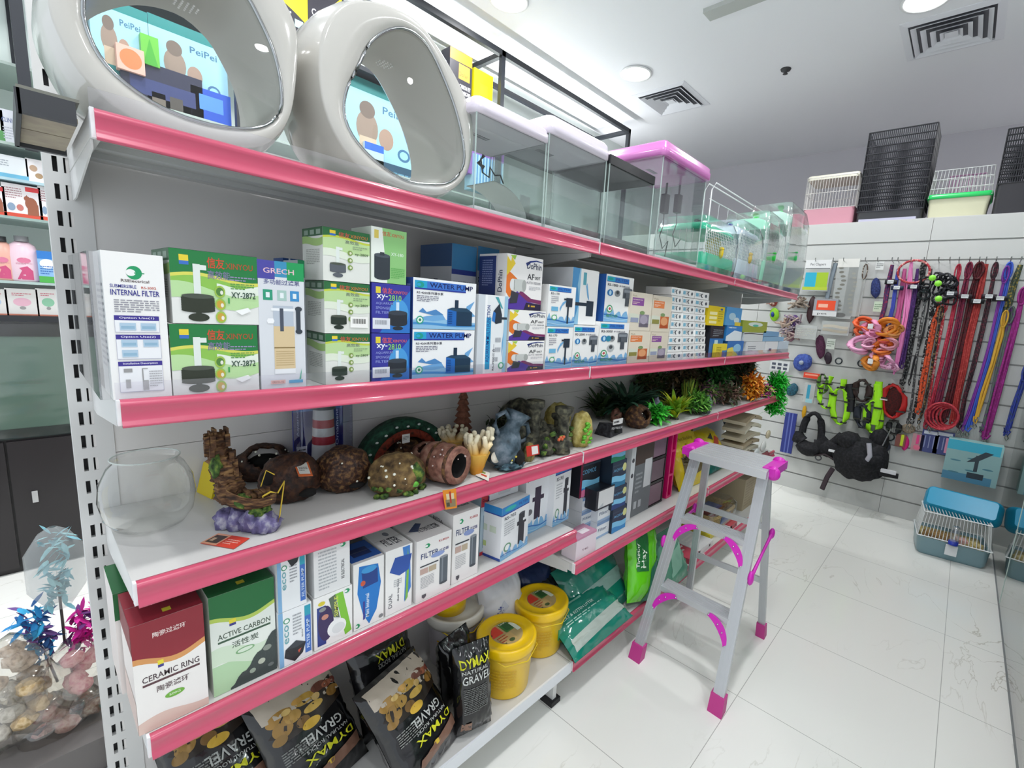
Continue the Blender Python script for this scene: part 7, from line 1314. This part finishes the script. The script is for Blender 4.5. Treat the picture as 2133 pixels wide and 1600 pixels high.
# black neck ring, muzzles, backpack
BK = mixmat(['0c0c0f', '17171b', '26262b'], 60, .8, .4)
o = W3(1691, 900, .06); s = pxs(o); m = M(); pts = [(0, 24 * s * cos(a) * (1 if sin(a) < 0 else .75), 44 * s * sin(a) * (.75 if sin(a) < 0 else 1) - 4 * s) for a in [2 * pi * k / 24 for k in range(25)]]
m.tube(pts, [(.03 + .075 * max(0, -sin(2 * pi * k / 24))) for k in range(25)], BK, 10, flat=.6); tag(m.obj('neck_bed', loc=o), 'large black padded ring hanging from two straps', 'harness')
o = W3(1725, 935, .06); s = pxs(o); t = thing('dog_muzzle', 'black muzzle shaped harness with a small white label', 'harness', o)
m = M(); m.blob((0, .0, 0), (.06, 27 * s, 18 * s), BK, .15, 2, 3, 3); m.tube([(0, -4 * s, 0), (0, -14 * s, 22 * s), (0, -18 * s, 38 * s)], [.06, .04, .015], BK, 8, flat=.5); m.obj('pad', t); m = M(); m.box((-.075, -18 * s, -1 * s), (-.07, -4 * s, 4 * s), mat('e6e6e8')); m.obj('white_label', t)
m = M(); m.tube([(-.03, 18 * s * cos(a) * .3 + 14 * s, -22 * s + 5 * s * sin(a)) for a in [2 * pi * k / 12 for k in range(13)]], .006, mat('6a6a70', .3, 1)); m.obj('ring', t)
o = W3(1792, 948, .1); s = pxs(o); t = thing('pet_carrier_pack', 'large black pet carrier backpack with reflective strip and dangling strap', 'carrier', o)
m = M(); m.blob((0, 0, -10 * s), (.12, 48 * s, 46 * s), BK, .22, 1.6, 5, 4); m.blob((-.02, 22 * s, 26 * s), (.08, 22 * s, 20 * s), BK, .2, 2, 6, 3); m.blob((0, -26 * s, -4 * s), (.08, 24 * s, 34 * s), BK, .2, 2, 7, 3); m.obj('body', t)
m = M(); m.tube([(-.115, -14 * s, 34 * s), (-.125, -20 * s, 10 * s), (-.11, -12 * s, -12 * s)], .018, mat('b4b2bc', .3), 6, flat=.3); m.obj('reflective_strip', t)
m = M(); m.tube([(-.02, 44 * s, -40 * s), (-.02, 52 * s, -62 * s), (-.02, 58 * s, -92 * s)], .02, mat('3a2c34', .6), 6, flat=.4); m.tube([(0, 36 * s, -26 * s), (0, 64 * s, -14 * s), (0, 84 * s, -22 * s)], .02, mat('2a1c20', .6), 6, flat=.5); m.obj('dangling_strap', t)
m = M(); m.box((-.06, -66 * s, -22 * s), (-.05, -40 * s, -14 * s), mat('d8d8dc')); m.tube([(-.04, -38 * s, -26 * s), (-.04, -70 * s, -24 * s)], .022, BK, 6); m.obj('side_strap', t)
o = W3(1830, 920, .05); s = pxs(o); m = M(); m.blob((0, 0, 0), (.05, 18 * s, 28 * s), BK, .12, 2, 9, 3); m.tube([(-.06, -18 * s, 34 * s), (-.06, -8 * s, -10 * s), (-.06, 8 * s, -34 * s)], .006, mat('a8a8ac', .3, 1)); tag(m.obj('black_harness', loc=o), 'rounded black harness with a chain behind the carrier backpack', 'harness')
toy('black_trinket', 'small grey purple toy at the tail of the carrier backpack', 1845, 930, 8, 12, '3a3a48', 'toy', 9)
pack('lure_pack', 'red brown card with a yellow lure', 'package', 1868, 903, 1884, 932, [('r', .5, .1, .8, 1, 'dcee28')], '8a4a40', .015)
toy('yellow_marker', 'fluorescent yellow lure on the red brown card', 1879, 918, 3, 15, 'e0f020', 'toy', 10)
toy('pink_lure', 'hot pink drop shaped lure', 1886, 924, 6, 15, 'f0208a', 'toy', 11)
pack('pink_pack', 'clear pack with a pink dummy', 'package', 1903, 902, 1920, 940, [('r', .35, .4, .6, .95, 'f0408c'), ('e', .5, .2, .3, .15, 'e87090')], milky('e0a8b0', .6), .02)
for i, (x0, x1, nm) in enumerate(((1923, 1950, 'navy card of slim tools, left of two'), (1951, 1980, 'navy card with a pink brush, right of two'))):
    pack('tool_card', nm, 'package', x0, 893 + 3 * i, x1, 945 + 5 * i, [('r', .1, .82, .9, .96, 'd0d4e0'), ('r', .2, .2, .26, .75, '8a90b8'), ('r', .45, .2, .51, .75, '8a90b8')] + ([('r', .6, .1, .8, .75, 'e89ab8')] if i else [('r', .7, .2, .76, .75, '8a90b8')]), '37407c', .02)
toy('rope_knot', 'beige knotted rope ball above the lures', 1892, 893, 12, 10, mixmat(['8a7a68', 'b8a890'], 60, .8, .5), 'toy', 12)
toy('white_toy', 'pale bone toy left of the rope ball', 1878, 892, 7, 5, 'd8d0c4', 'toy', 13)
# ================================================================ far corner on the floor
XF = 4.3
t0 = PX(2030, 955, 4.5); 
pack('litter_set', 'tall wrapped pack of pale teal trays with a cyan top', 'package', 1978, 908, 2072, 1010, [('r', 0, .76, .96, 1, '3ab0cc'), ('r', 0, 0, 1, .76, '8fb4b4'), ('r', .0, .0, .9, .2, '4f88a4')] + [('e', .2 + .3 * (i % 3), .2 + .1 * i, .1, .02, '4a7f8c') for i in range(5)] + [('r', .55, .3, .62, .7, '2c3a44'), ('r', .45, .12, .75, .26, '26323c'), ('p', [(.4, .5), (.6, .56), (.85, .8), (.7, .82), (.5, .62)], '2c3a44')], milky('9fd0d0', .9), .12, dx=.02)
b = PZ(1990, 1185, 0); b2 = PZ(2078, 1195, 0)
lc, rc = PZ(1903, 1150, 0), PZ(2058, 1192, 0); W_ = .40; D_ = .30
t = thing('small_animal_cage', 'grey-blue based pet cage with white bars and straw on the floor', 'cage', (rc.x + .0, rc.y, 0)); an = math.atan2((lc - rc).y, (lc - rc).x) - pi / 2; t.rotation_euler.z = an; W_ = (lc - rc).length
hb_ = .125; zt = .30
m = M(); rloft(m, 0, 0, D_, W_, .05, [(.025, 0), (.01, .02), (0, hb_), (-.006, hb_ + .006)], mat('7f9fa8', .3), (True, False)); rloft(m, 0, 0, D_, W_, .05, [(-.006, hb_ + .006), (.008, hb_), (.02, .02)], mat('7f9fa8', .3), (False, True)); m.obj('base_tray', t)
m = M(); wm = mat('e6eaea', .3); k_ = .86
def kk(x, y, f): return (D_ / 2 + (x - D_ / 2) * (1 - .22 * f), W_ / 2 + (y - W_ / 2) * (1 - .1 * f))
for i in range(19):
    y = .02 + (W_ - .04) * i / 18
    for x in (0.004, D_ - .004): a = kk(x, y, 0); b_ = kk(x, y, 1); m.bar((a[0], a[1], hb_), (b_[0], b_[1], zt), .003, wm)
    a, b_ = kk(0.004, y, 1), kk(D_ - .004, y, 1); m.bar((a[0], a[1], zt), (b_[0], b_[1], zt), .003, wm)
for i in range(9):
    x = .02 + (D_ - .04) * i / 8
    for y in (0.004, W_ - .004): a = kk(x, y, 0); b_ = kk(x, y, 1); m.bar((a[0], a[1], hb_), (b_[0], b_[1], zt), .003, wm)
for z, f in ((hb_ + .01, 0), (zt, 1)):
    c4 = [kk(x, y, f) for x, y in ((0, 0), (D_, 0), (D_, W_), (0, W_))]
    for i in range(4): m.bar((c4[i][0], c4[i][1], z), (c4[(i + 1) % 4][0], c4[(i + 1) % 4][1], z), .006, wm)
m.obj('wire_bars', t)
m = M(); m.box((.03, .03, .02), (D_ - .03, W_ - .03, .115), mixmat(['8a7a48', 'b8a468', 'd0c090'], 60, .9, .6)); m.blob((.1, .1, .12), (.06, .08, .03), mixmat(['8a7a48', 'b8a468', 'd0c090'], 60, .9, .6), .3, 3, 2, 3); m.blob((.1, W_ - .12, .12), (.06, .09, .04), mixmat(['7a5a38', 'a88a58'], 60, .9, .6), .3, 3, 3, 3); m.box((.05, W_ * .3, .11), (.12, W_ * .45, .15), mat('d8a8a0')); m.obj('straw_bedding', t)
m = M(); m.box((-.02, W_ * .44, .05), (-.004, W_ * .60, .12), mat('e8ecee', .25)); m.obj('door_latch', t)
m = M(); m.lathe([(.024, 0), (.026, .01), (.026, .07), (.02, .08), (.02, .1), (0, .1)], film('fafcfe', .25, .05), 18, c=(-.03, W_ * .52, .16)); m.lathe([(.027, -.025), (.027, .0), (0, .0)], '2438a8', 18, c=(-.03, W_ * .52, .16)); m.obj('water_bottle', t)
# cyan pan resting upside over the cage, against the wall
m = M(); W2_, D2 = .58, .16
cp = PX(2010, 1048, 4.25); rows = []
t2 = PX(1930, 1012, 4.25); t3 = PX(2096, 1050, 4.25); W2_ = (t2.y - t3.y)
rloft(m, -.09, -W2_ / 2, .09, W2_ / 2, .05, [(.012, .0), (0, .012), (.004, .022), (.02, .10), (.03, .115)], mat('0fa0cc', .25), (True, True)); ob = m.obj('cyan_tray', loc=(rc.x + D_ * .5 + .08, (t2.y + t3.y) / 2, .325), rot=(0, rad(-62), rad(-6))); tag(ob, 'bright cyan plastic litter tray tipped against the wall above the cage', 'tray')
# ================================================================ glass showcase along the right side
YG = -.372
t = thing('glass_showcase', 'long glass fronted showcase along the right edge of the aisle', 'showcase', (1.2, YG, 0))
for a, b, nm in ((0, 2.30, 'glass_pane'), (2.304, 3.40, 'glass_pane')): m = M(); m.box((a, -.008, .03), (b, 0, 2.3), film('f3faf7', .14, .03, power=2.0)); m.obj(nm, t)
m = M(); m.box((2.3, -.010, .03), (2.304, .002, 2.3), milky('c8dcd4', .9)); m.obj('glass_joint', t)
m = M(); m.box((0, -.010, 0), (3.4, .0, .028), mat('5a6468', .4)); m.obj('bottom_channel', t)
m = M()
m.box((0, -.80, .0), (3.40, -.02, .02), mat('b9c4bf', .3)); m.box((0, -.82, 0), (3.40, -.80, 2.3), mat('9aa8a0', .4)); m.box((3.385, -.80, .02), (3.4, -.02, 2.3), mat('a9b4ae', .4))
for z in (.55, 1.1, 1.65): m.box((.01, -.79, z), (3.38, -.03, z + .008), milky('b8d0c8', .6))
m.obj('cabinet_body', t)
# ================================================================ left wall display and rack
YL = 3.43
t = thing('black_cabinet', 'long black base cabinet along the left wall', 'cabinet', (-.9, YL, 0)); kb = mat('1d1a1c', .35)
m = M(); m.box((0, .02, .0), (6.0, .5, .69), kb); m.obj('body', t)
for i, (a, b) in enumerate(((-.0, .815), (.82, 1.55), (1.555, 2.3), (2.305, 3.0))):
    m = M(); m.box((a, 0, .03), (b - .004, .018, .68), mat('221e20', .3)); d = m.obj('door', t); m = M(); hx = (a + .9 - .9 if i else a) + (.06 if i else .75); m.box((hx, -.012, .36), (hx + .02, 0, .42), mat('c8c8ca', .25, 1)); m.obj('handle', d)
m = M()
p = PY(33, 1063, YL); 
for i, (a, b, nm) in enumerate(((-.9, .9, 'large wrapped glass aquarium on the black cabinet, left of the post'), (.92, 2.6, 'second wrapped glass aquarium further along the black cabinet'))):
    t = thing('wrapped_aquarium', nm, 'aquarium', (a, YL + .01, .6905)); W_ = b - a
    m = M(); m.box((0, 0, 0), (W_, .45, .05), mat('25302e', .3)); m.box((0, 0, .50), (W_, .45, .56), mat('16181a', .3)); m.obj('frame', t)
    m = M(); m.box((.004, .004, .05), (W_ - .004, .44, .50), mat('5c7468', .15)); m.obj('green_glass', t)
    m = M(); rows = []; rd = random.Random(i)
    for k in range(24):
        z = .01 + .56 * k / 23; rows.append([Vector((W_ * j / 30, -.006 - .008 * abs(noise.noise(Vector((j * .25, k * 1.7, i)))), z + .01 * noise.noise(Vector((j * .15, k * .9, 5))))) for j in range(31)])
    m.grid(rows, film('fcfefd', .12, .1), True); m.obj('stretch_wrap', t)
# shelves on the left wall
SH = [(1.262, '2a2c30', .028), (1.44, 'a9bdb8', .012), (1.735, '93a8a2', .012), (1.905, 'a8c4cc', .012), (2.06, 'a8b8b0', .012), (2.40, 'a8b8b0', .012), (3.02, '30343a', .03)]
t = thing('wall_display', 'wall display of glass shelves behind the gondola, left', 'shelf unit', (-.9, YL, 0))
m = M(); m.box((0, .47, 1.25), (5.9, .5, 3.4), mat('e6efea', .4)); m.obj('back_panel', t)
for z, c, h_ in SH: m = M(); m.box((0, .0, z), (5.76, .47, z + h_), mat(c, .25)); m.obj('shelf', t)
t = thing('black_wall_rack', 'black square-tube frame of the wall rack near the ceiling', 'rack', (0, YL, 0)); bkm = mat('23272e', .45)
m = M()
for x in (.09, .92, 2.875, 4.84):
    zb = 2.05 if x < .5 else 2.075
    m.box((x, -.045, zb), (x + .04, -.005, 3.64), bkm); m.box((x, .46, 3.04 if x > .5 else 2.42), (x + .04, .5, 3.64), bkm); m.box((x, -.045, 3.6), (x + .04, .5, 3.64), bkm)
m.box((.09, -.045, 3.60), (4.88, -.005, 3.645), bkm); m.box((.09, .46, 3.60), (4.88, .5, 3.64), bkm); m.obj('frame', t)
def lw(name, label, cat, x0, y0, x1, y1, ops, col, Y=3.46, D=.12, rough=.4, shelf=None, rot=0):
    a, b = PY(x0, y1, Y), PY(x1, y0, Y); W_ = b.x - a.x; z0 = shelf if shelf else a.z; z1 = PY((x0 + x1) / 2, y0, Y).z; H_ = max(.02, z1 - z0)
    m = M(); m.box((0, 0, 0), (W_ - .002, D, H_), mat(col, rough) if isinstance(col, str) else col); m.decal(list(ops), W_ - .002, H_, lambda u, v, d: Vector((u * (W_ - .002), -d, v * H_))); return tag(m.obj(name, loc=(a.x, Y, z0 + .0005)), label, cat)
dog = lambda c='9a5c44': [('e', .72, .45, .16, .2, c), ('e', .62, .6, .08, .08, c), ('p', [(.56, .6), (.62, .72), (.68, .6)], c), ('p', [(.6, .1), (.9, .1), (.9, .45), (.62, .4)], c)]
vet = lambda n: [('r', 0, .0, 1, .12, 'd8503c'), ('r', .6, .82, .95, .96, 'd83c40'), ('l', .08, .55, .5, .9, 5, 'b0888c'), ('e', .2, .3, .1, .12, '8aa0b8'), ('e', .42, .3, .09, .1, 'c87870')] + dog()
lw('treatment_box', 'white and red dog treatment carton with a brown dog, on the middle glass shelf', 'box', 10, 386, 84, 452, vet(1), 'ece6e6', shelf=1.7475)
lw('treatment_box', 'white and red carton cut by the left picture edge', 'box', -50, 384, 9, 452, vet(2), 'ece6e6', shelf=1.7475)
lw('treatment_box', 'white and red carton half hidden behind the post', 'box', 85, 392, 130, 456, vet(3), 'ece6e6', shelf=1.7475)
lw('supply_box', 'white and blue carton on the upper glass shelf at the left edge', 'box', -40, 322, 56, 372, [('r', 0, 0, 1, .2, '6fb4d0'), ('l', .1, .4, .6, .8, 4, 'a0a8b0')], 'e4e8ea', shelf=1.9175)
lw('supply_box', 'white carton with little pet pictures next to the post', 'box', 58, 334, 104, 384, [('e', .3, .6, .16, .14, 'b89a80'), ('e', .5, .3, .16, .12, 'a88a68'), ('r', .78, .3, .95, .8, '4a4a78')], 'e8e4e4', shelf=1.9175)
lw('clinic_bag', 'white tablet pack with a green edge above the upper glass shelf', 'package', 6, 230, 34, 300, [('t', .1, .62, .14, 'CLINIC', '5a6a9a', .8), ('l', .1, .1, .9, .5, 5, 'b8bcc8')], 'dcdfe6', shelf=2.0725)
lw('clinic_bag', 'green and white pack at the left picture edge', 'package', -30, 226, 5, 302, [('r', 0, 0, 1, .35, '5fa060')], 'd8e0d8', shelf=2.0725)
def bottle(label, px, w_, yt, c, cap, ops=()):
    Y = 3.5; x = XatY(px, Y, 1.5); s = pxs(Vector((x, Y, 1.5))); r = w_ * s / 2; z0 = 1.4525; h_ = ZatXY(yt, x, Y) - z0; t = thing('shampoo_bottle', label, 'bottle', (x, Y, z0)); m = M(); m.lathe([(0, 0), (r * .9, 0), (r, .01), (r, h_ * .55), (r * .75, h_ * .8), (r * .4, h_ * .88), (0, h_ * .88)], mat(c, .25), 24, sy=.6)
    m.decal([('p', [(.2, .0), (.8, 0), (.8, .4), (.6, .6), (.3, .5), (.4, .4)], 'c8507a'), ('e', .5, .85, .25, .12, 'd87a98'), ('l', .2, .66, .8, .74, 2, 'c87a90')], .05, h_ * .5, lambda u, v, d: Vector((cos(-pi / 2 + (u - .5) * 1.6) * (r + d), sin(-pi / 2 + (u - .5) * 1.6) * (r + d) * .6, h_ * (.04 + .5 * v))), d0=.001, fine=.015); m.obj('body', t)
    m = M(); m.lathe([(r * .42, h_ * .88), (r * .42, h_), (0, h_)], mat(cap, .4), 18); m.obj('cap', t)
bottle('pink bottle with a rose coloured dog, beside the post', 52, 48, 492, 'eccdd8', '8a8a8c'); bottle('peach bottle at the left picture edge', 8, 40, 492, 'e8b0a0', '3a3a3c'); bottle('pale pink bottle beyond the left edge', -38, 46, 494, 'e8c8d0', '6a6a6c')
lw('wipes_pack', 'blue, white and green wipes pack between pink bottle and post', 'package', 84, 524, 116, 598, [('r', 0, .75, 1, 1, '2f78c4'), ('r', 0, 0, 1, .2, '4fa84c'), ('e', .5, .6, .4, .15, 'eef2f6'), ('l', .1, .25, .9, .55, 4, '3a6ab0')], '88b4dc', shelf=1.4525, D=.08)
for i, (a, b, c, nm) in enumerate(((-40, 14, 'b8c8dc', 'clear pouch with a blue print at the left edge'), (16, 78, 'e0b0c0', 'clear pouch with a pink print'), (80, 122, '8ac0a0', 'clear pouch with a green print beside the post'))):
    lw('treat_pouch', nm + ', on the dark shelf', 'package', a, 602, b, 662, [('e', .5, .5, .28, .16, c), ('l', .2, .72, .8, .85, 2, 'c8707c'), ('r', .0, .0, 1, .05, 'c8806c'), ('e', .5, .28, .1, .06, '9a9a98')], 'dedcd8', shelf=1.2905, D=.1)
# blue bags seen through the egg houses and tanks, upper rack goods
def bb(label, x0, y0, x1, y1, Y=3.5, col='94c4d4', nm='pad_bag'):
    lw(nm, label, 'bag', x0, y0, x1, y1, [('r', 0, .86, 1, 1, '1f7a78'), ('r', 0, 0, 1, .1, '1f7a78'), ('e', .3, .45, .14, .2, '8a7a6c'), ('e', .3, .66, .1, .1, '6a5e54'), ('r', .2, .1, .42, .34, 'b8a890'), ('e', .55, .38, .1, .13, '9a8272'), ('t', .5, .68, .09, 'PeiPei', '3a6a8a', .36), ('e', .8, .25, .09, .08, '3f6a8c'), ('e', .8, .25, .06, .05, '8fcbe4')], col, Y=Y, D=.2)
bb('light blue pet pad bag with dogs seen through the left of the larger egg window', 195, 5, 305, 138)
bb('light blue pet pad bag with dogs seen through the middle of the larger egg window', 318, 60, 470, 190)
bb('light blue pet pad bag with dogs seen through the second egg window', 715, 180, 872, 330)
lw('green_toy_pack', 'bright green grass toy pack between the blue pad bags', 'package', 296, 75, 330, 130, [('p', [(.1, 0), (.5, .9), (.9, 0)], '3f9a2c')], '5fae3c')
lw('orange_ball_pack', 'orange and white pack under the first blue pad bag', 'package', 245, 98, 300, 140, [('e', .5, .5, .4, .4, 'e87848')], 'd8a898', Y=3.45)
lw('dark_goods_box', 'dark navy carton row under the blue pad bags', 'box', 255, 140, 420, 200, [('r', .1, .2, .9, .6, '2c3868')], '20243c', Y=3.47)
lw('blue_goods_box', 'bright blue carton low behind the larger egg house', 'box', 400, 190, 480, 240, [('r', .2, .3, .8, .8, '4f8ae0')], '1f4fb8', Y=3.47)
lw('brown_goods_box', 'brown cartons low behind the larger egg house', 'box', 310, 196, 398, 236, [('r', .1, .1, .4, .9, '6a6258'), ('r', .5, .1, .8, .9, '4a4640')], '2c2a2c', Y=3.47)
lw('clear_tub', 'blue lidded clear tub behind the second egg house', 'tub', 760, 300, 800, 345, [('r', 0, .7, 1, 1, '2f62c0')], 'a8bcc8', Y=3.47)
lw('teal_goods_box', 'dark teal carton low behind the second egg house', 'box', 780, 345, 870, 392, [('l', .1, .2, .9, .8, 3, '5a8aa0')], '2a4a60', Y=3.47)
lw('purple_goods_box', 'purple carton behind the first lilac lidded tank', 'box', 975, 285, 1052, 360, [('r', .1, .1, .9, .3, '6a4a98')], '8a5aa8', Y=3.47)
lw('blue_goods_box', 'pale blue striped carton behind the first lilac lidded tank', 'box', 985, 330, 1050, 392, [('r', .1 * i, 0, .1 * i + .04, 1, '4a8ac0') for i in range(10)], 'a8cce0', Y=3.45)
lw('training_pad_box', 'dark and yellow training pad carton high above the gap between the egg houses', 'box', 572, -60, 640, 62, [('p', [(0, 1), (1, 1), (1, .28), (.6, .4), (0, .55)], 'e0cc18'), ('l', .1, .2, .5, .4, 3, 'b8b8bc'), ('r', .6, .18, .85, .3, 'a8d0d8')], '2c2c34', Y=3.47, shelf=3.051)
lw('training_pad_box', 'dark carton with white lettering beside the dark and yellow one', 'box', 642, -80, 712, 40, [('t', .1, .34, .08, 'CARBON', 'd8d8dc', .8), ('t', .1, .22, .08, 'TRAINING', 'd8d8dc', .8), ('p', [(.6, .5), (1, .7), (1, .5)], 'e0cc18')], '2e2c36', Y=3.47, shelf=3.051)
lw('training_pad_box', 'black and yellow training pad carton behind the second egg house', 'box', 935, 108, 985, 215, [('r', .0, .82, 1, 1, 'c88a20'), ('r', .4, .55, .9, .8, 'e8a838'), ('t', .42, .6, .07, 'Dollar', 'c83a30', .4), ('t', .45, .4, .07, 'CARBON PET', 'dcdcdc', .5), ('t', .45, .3, .07, 'TRAINING PAD', 'dcdcdc', .5)], '2b2a32', Y=3.47, shelf=3.051)
lw('yellow_box', 'bright yellow carton standing by the black rack post', 'box', 986, 150, 1028, 212, yl + [('l', .35, .15, .7, .22, 1, 'a8961c')], 'e8dc10', Y=3.46, shelf=3.051)
p = PY(1068, 222, 3.6); m = M(); m.lathe([(.10, 0), (.15, .05), (.155, .1), (.12, .15), (.05, .175), (0, .18)], film('fafcfc', .2, .05), 28); tag(m.obj('glass_dome', loc=(p.x, 3.62, 3.051)), 'clear glass bowl right of the black rack post', 'bowl')
p = PY(1115, 236, 3.6); m = M(); m.box((0, 0, 0), (.3, .2, .06), mat('2c2e34')); tag(m.obj('dark_box', loc=(p.x - .05, 3.5, 3.051)), 'low dark carton on the rack shelf right of the glass bowl', 'box')
# cat teaser toys at the lower left
def teaser(label, base, top, cols, r_=.05, seed=0, wrap=None, n=90, length=None):
    b = PY(base[0], base[1], 1.62); e = PY(top[0], top[1], 1.62); t = thing('cat_teaser', label, 'cat toy', b); d = e - b
    m = M(); m.tube([(0, 0, 0), tuple(d * .6)], .003, mat('3a3430')); m.obj('wand', t)
    m = M(); rd = random.Random(seed)
    for i in range(n):
        u = rd.uniform(.42, 1); c_ = d * u + Vector((rd.uniform(-1, 1), rd.uniform(-1, 1), rd.uniform(-.6, .6))) * r_ * .6
        leafmesh(m, c_, (rd.uniform(-1, 1), rd.uniform(-1, 1), rd.uniform(-1, 1)), r_ * .9, r_ * .16, mat(rd.choice(cols), .8), .3, 3)
    m.obj('feathers', t)
    if wrap:
        m = M(); u = d.normalized(); T = Matrix.Translation(d * .35) @ u.to_track_quat('Z', 'Y').to_matrix().to_4x4(); L_ = d.length * .9; m.lathe([(.02, 0), (r_ * 1.5, L_ * .2), (r_ * 1.5, L_ * .55), (r_ * .8, L_ * .72), (r_ * .2, L_ * .78)], milky('b9bcbc', .35), 12, T=T); m.obj('clear_sleeve', t)
teaser('tall pale teal feather teaser in a clear sleeve', (135, 1340), (110, 1110), ['8fc4cc', '9ad0d4', '7ab0bc'], .035, 1, True)
teaser('blue and turquoise feather teaser', (120, 1420), (55, 1270), ['2a8ac8', '3aa8d8', '2c5a94', '6a4a8a'], .04, 2)
teaser('magenta feather teaser next to the post', (150, 1400), (188, 1262), ['d81c98', 'e830a8', '6a2c78'], .04, 3)
rd = random.Random(2); tl2 = [('8a7a6c', 'c8b4a0', 'e0d4c8'), ('d88a9a', 'e8b8b8', 'c86a7a'), ('c8a878', 'e0c8a0', 'a88a58'), ('b8b0a8', 'dcd8d0', 'a0988c'), ('e0a8a8', 'f0d0c8', 'c88080'), ('5a8a84', '8a6a5c', 'c0b8a8')]
for i, (px, py, nm) in enumerate(((30, 1400, 'brown and cream'), (165, 1400, 'rose'), (90, 1450, 'tan'), (20, 1490, 'grey and white'), (110, 1520, 'soft pink'), (175, 1500, 'green and brown'))):
    b = PY(px, py + 45, 1.58); t = thing('plush_mouse_bag', '%s plush cat toy in a clear bag at the lower left' % nm, 'cat toy', b); m = M()
    for k in range(5): m.blob((rd.uniform(-.03, .03), rd.uniform(-.02, .02), .03 + .02 * k), (.022, .018, .02), mixmat(list(tl2[i]), 60, .9, .6), .4, 3, k + i, 2)
    m.obj('plush', t); m = M(); m.blob((0, 0, .06), (.062, .04, .09), film('f4f2ee', .14, .1), .25, 3, i, 3); m.obj('clear_bag', t)
t = thing('toy_bin', 'grey display bin holding the cat toys, with a white front edge', 'bin', (-.35, 1.45, 0)); m = M(); z_ = PY(100, 1530, 1.58).z
m.box((0, .03, 0), (.47, .3, max(.2, z_)), mat('6a6664', .5)); m.obj('body', t); m = M(); m.box((0, 0, 0), (.47, .028, max(.2, z_) - .09), mat('e4e4e4', .35)); m.obj('front_edge', t)

# unseen uplight strips added on the top rack shelf to brighten the ceiling
for i, x in enumerate((1.2, 2.9, 4.0)):
    t = thing('added_uplight', 'slim unseen strip added on the top rack shelf to brighten the ceiling', 'fill light', (x, 3.80, 3.052), group='added fill strips on top of the wall rack')
    M().box((0, 0, 0), (.9, .04, .02), mat('c8c8cc', .4)).obj('housing', t); M().box((.01, .008, .02), (.89, .032, .023), mat('ffffff', emit=3)).obj('diffuser', t)
    l = area('added_uplight_lamp', (x + .45, 3.82, 3.08), (pi, 0, 0), .85, .03, 9, (.95, .98, 1))
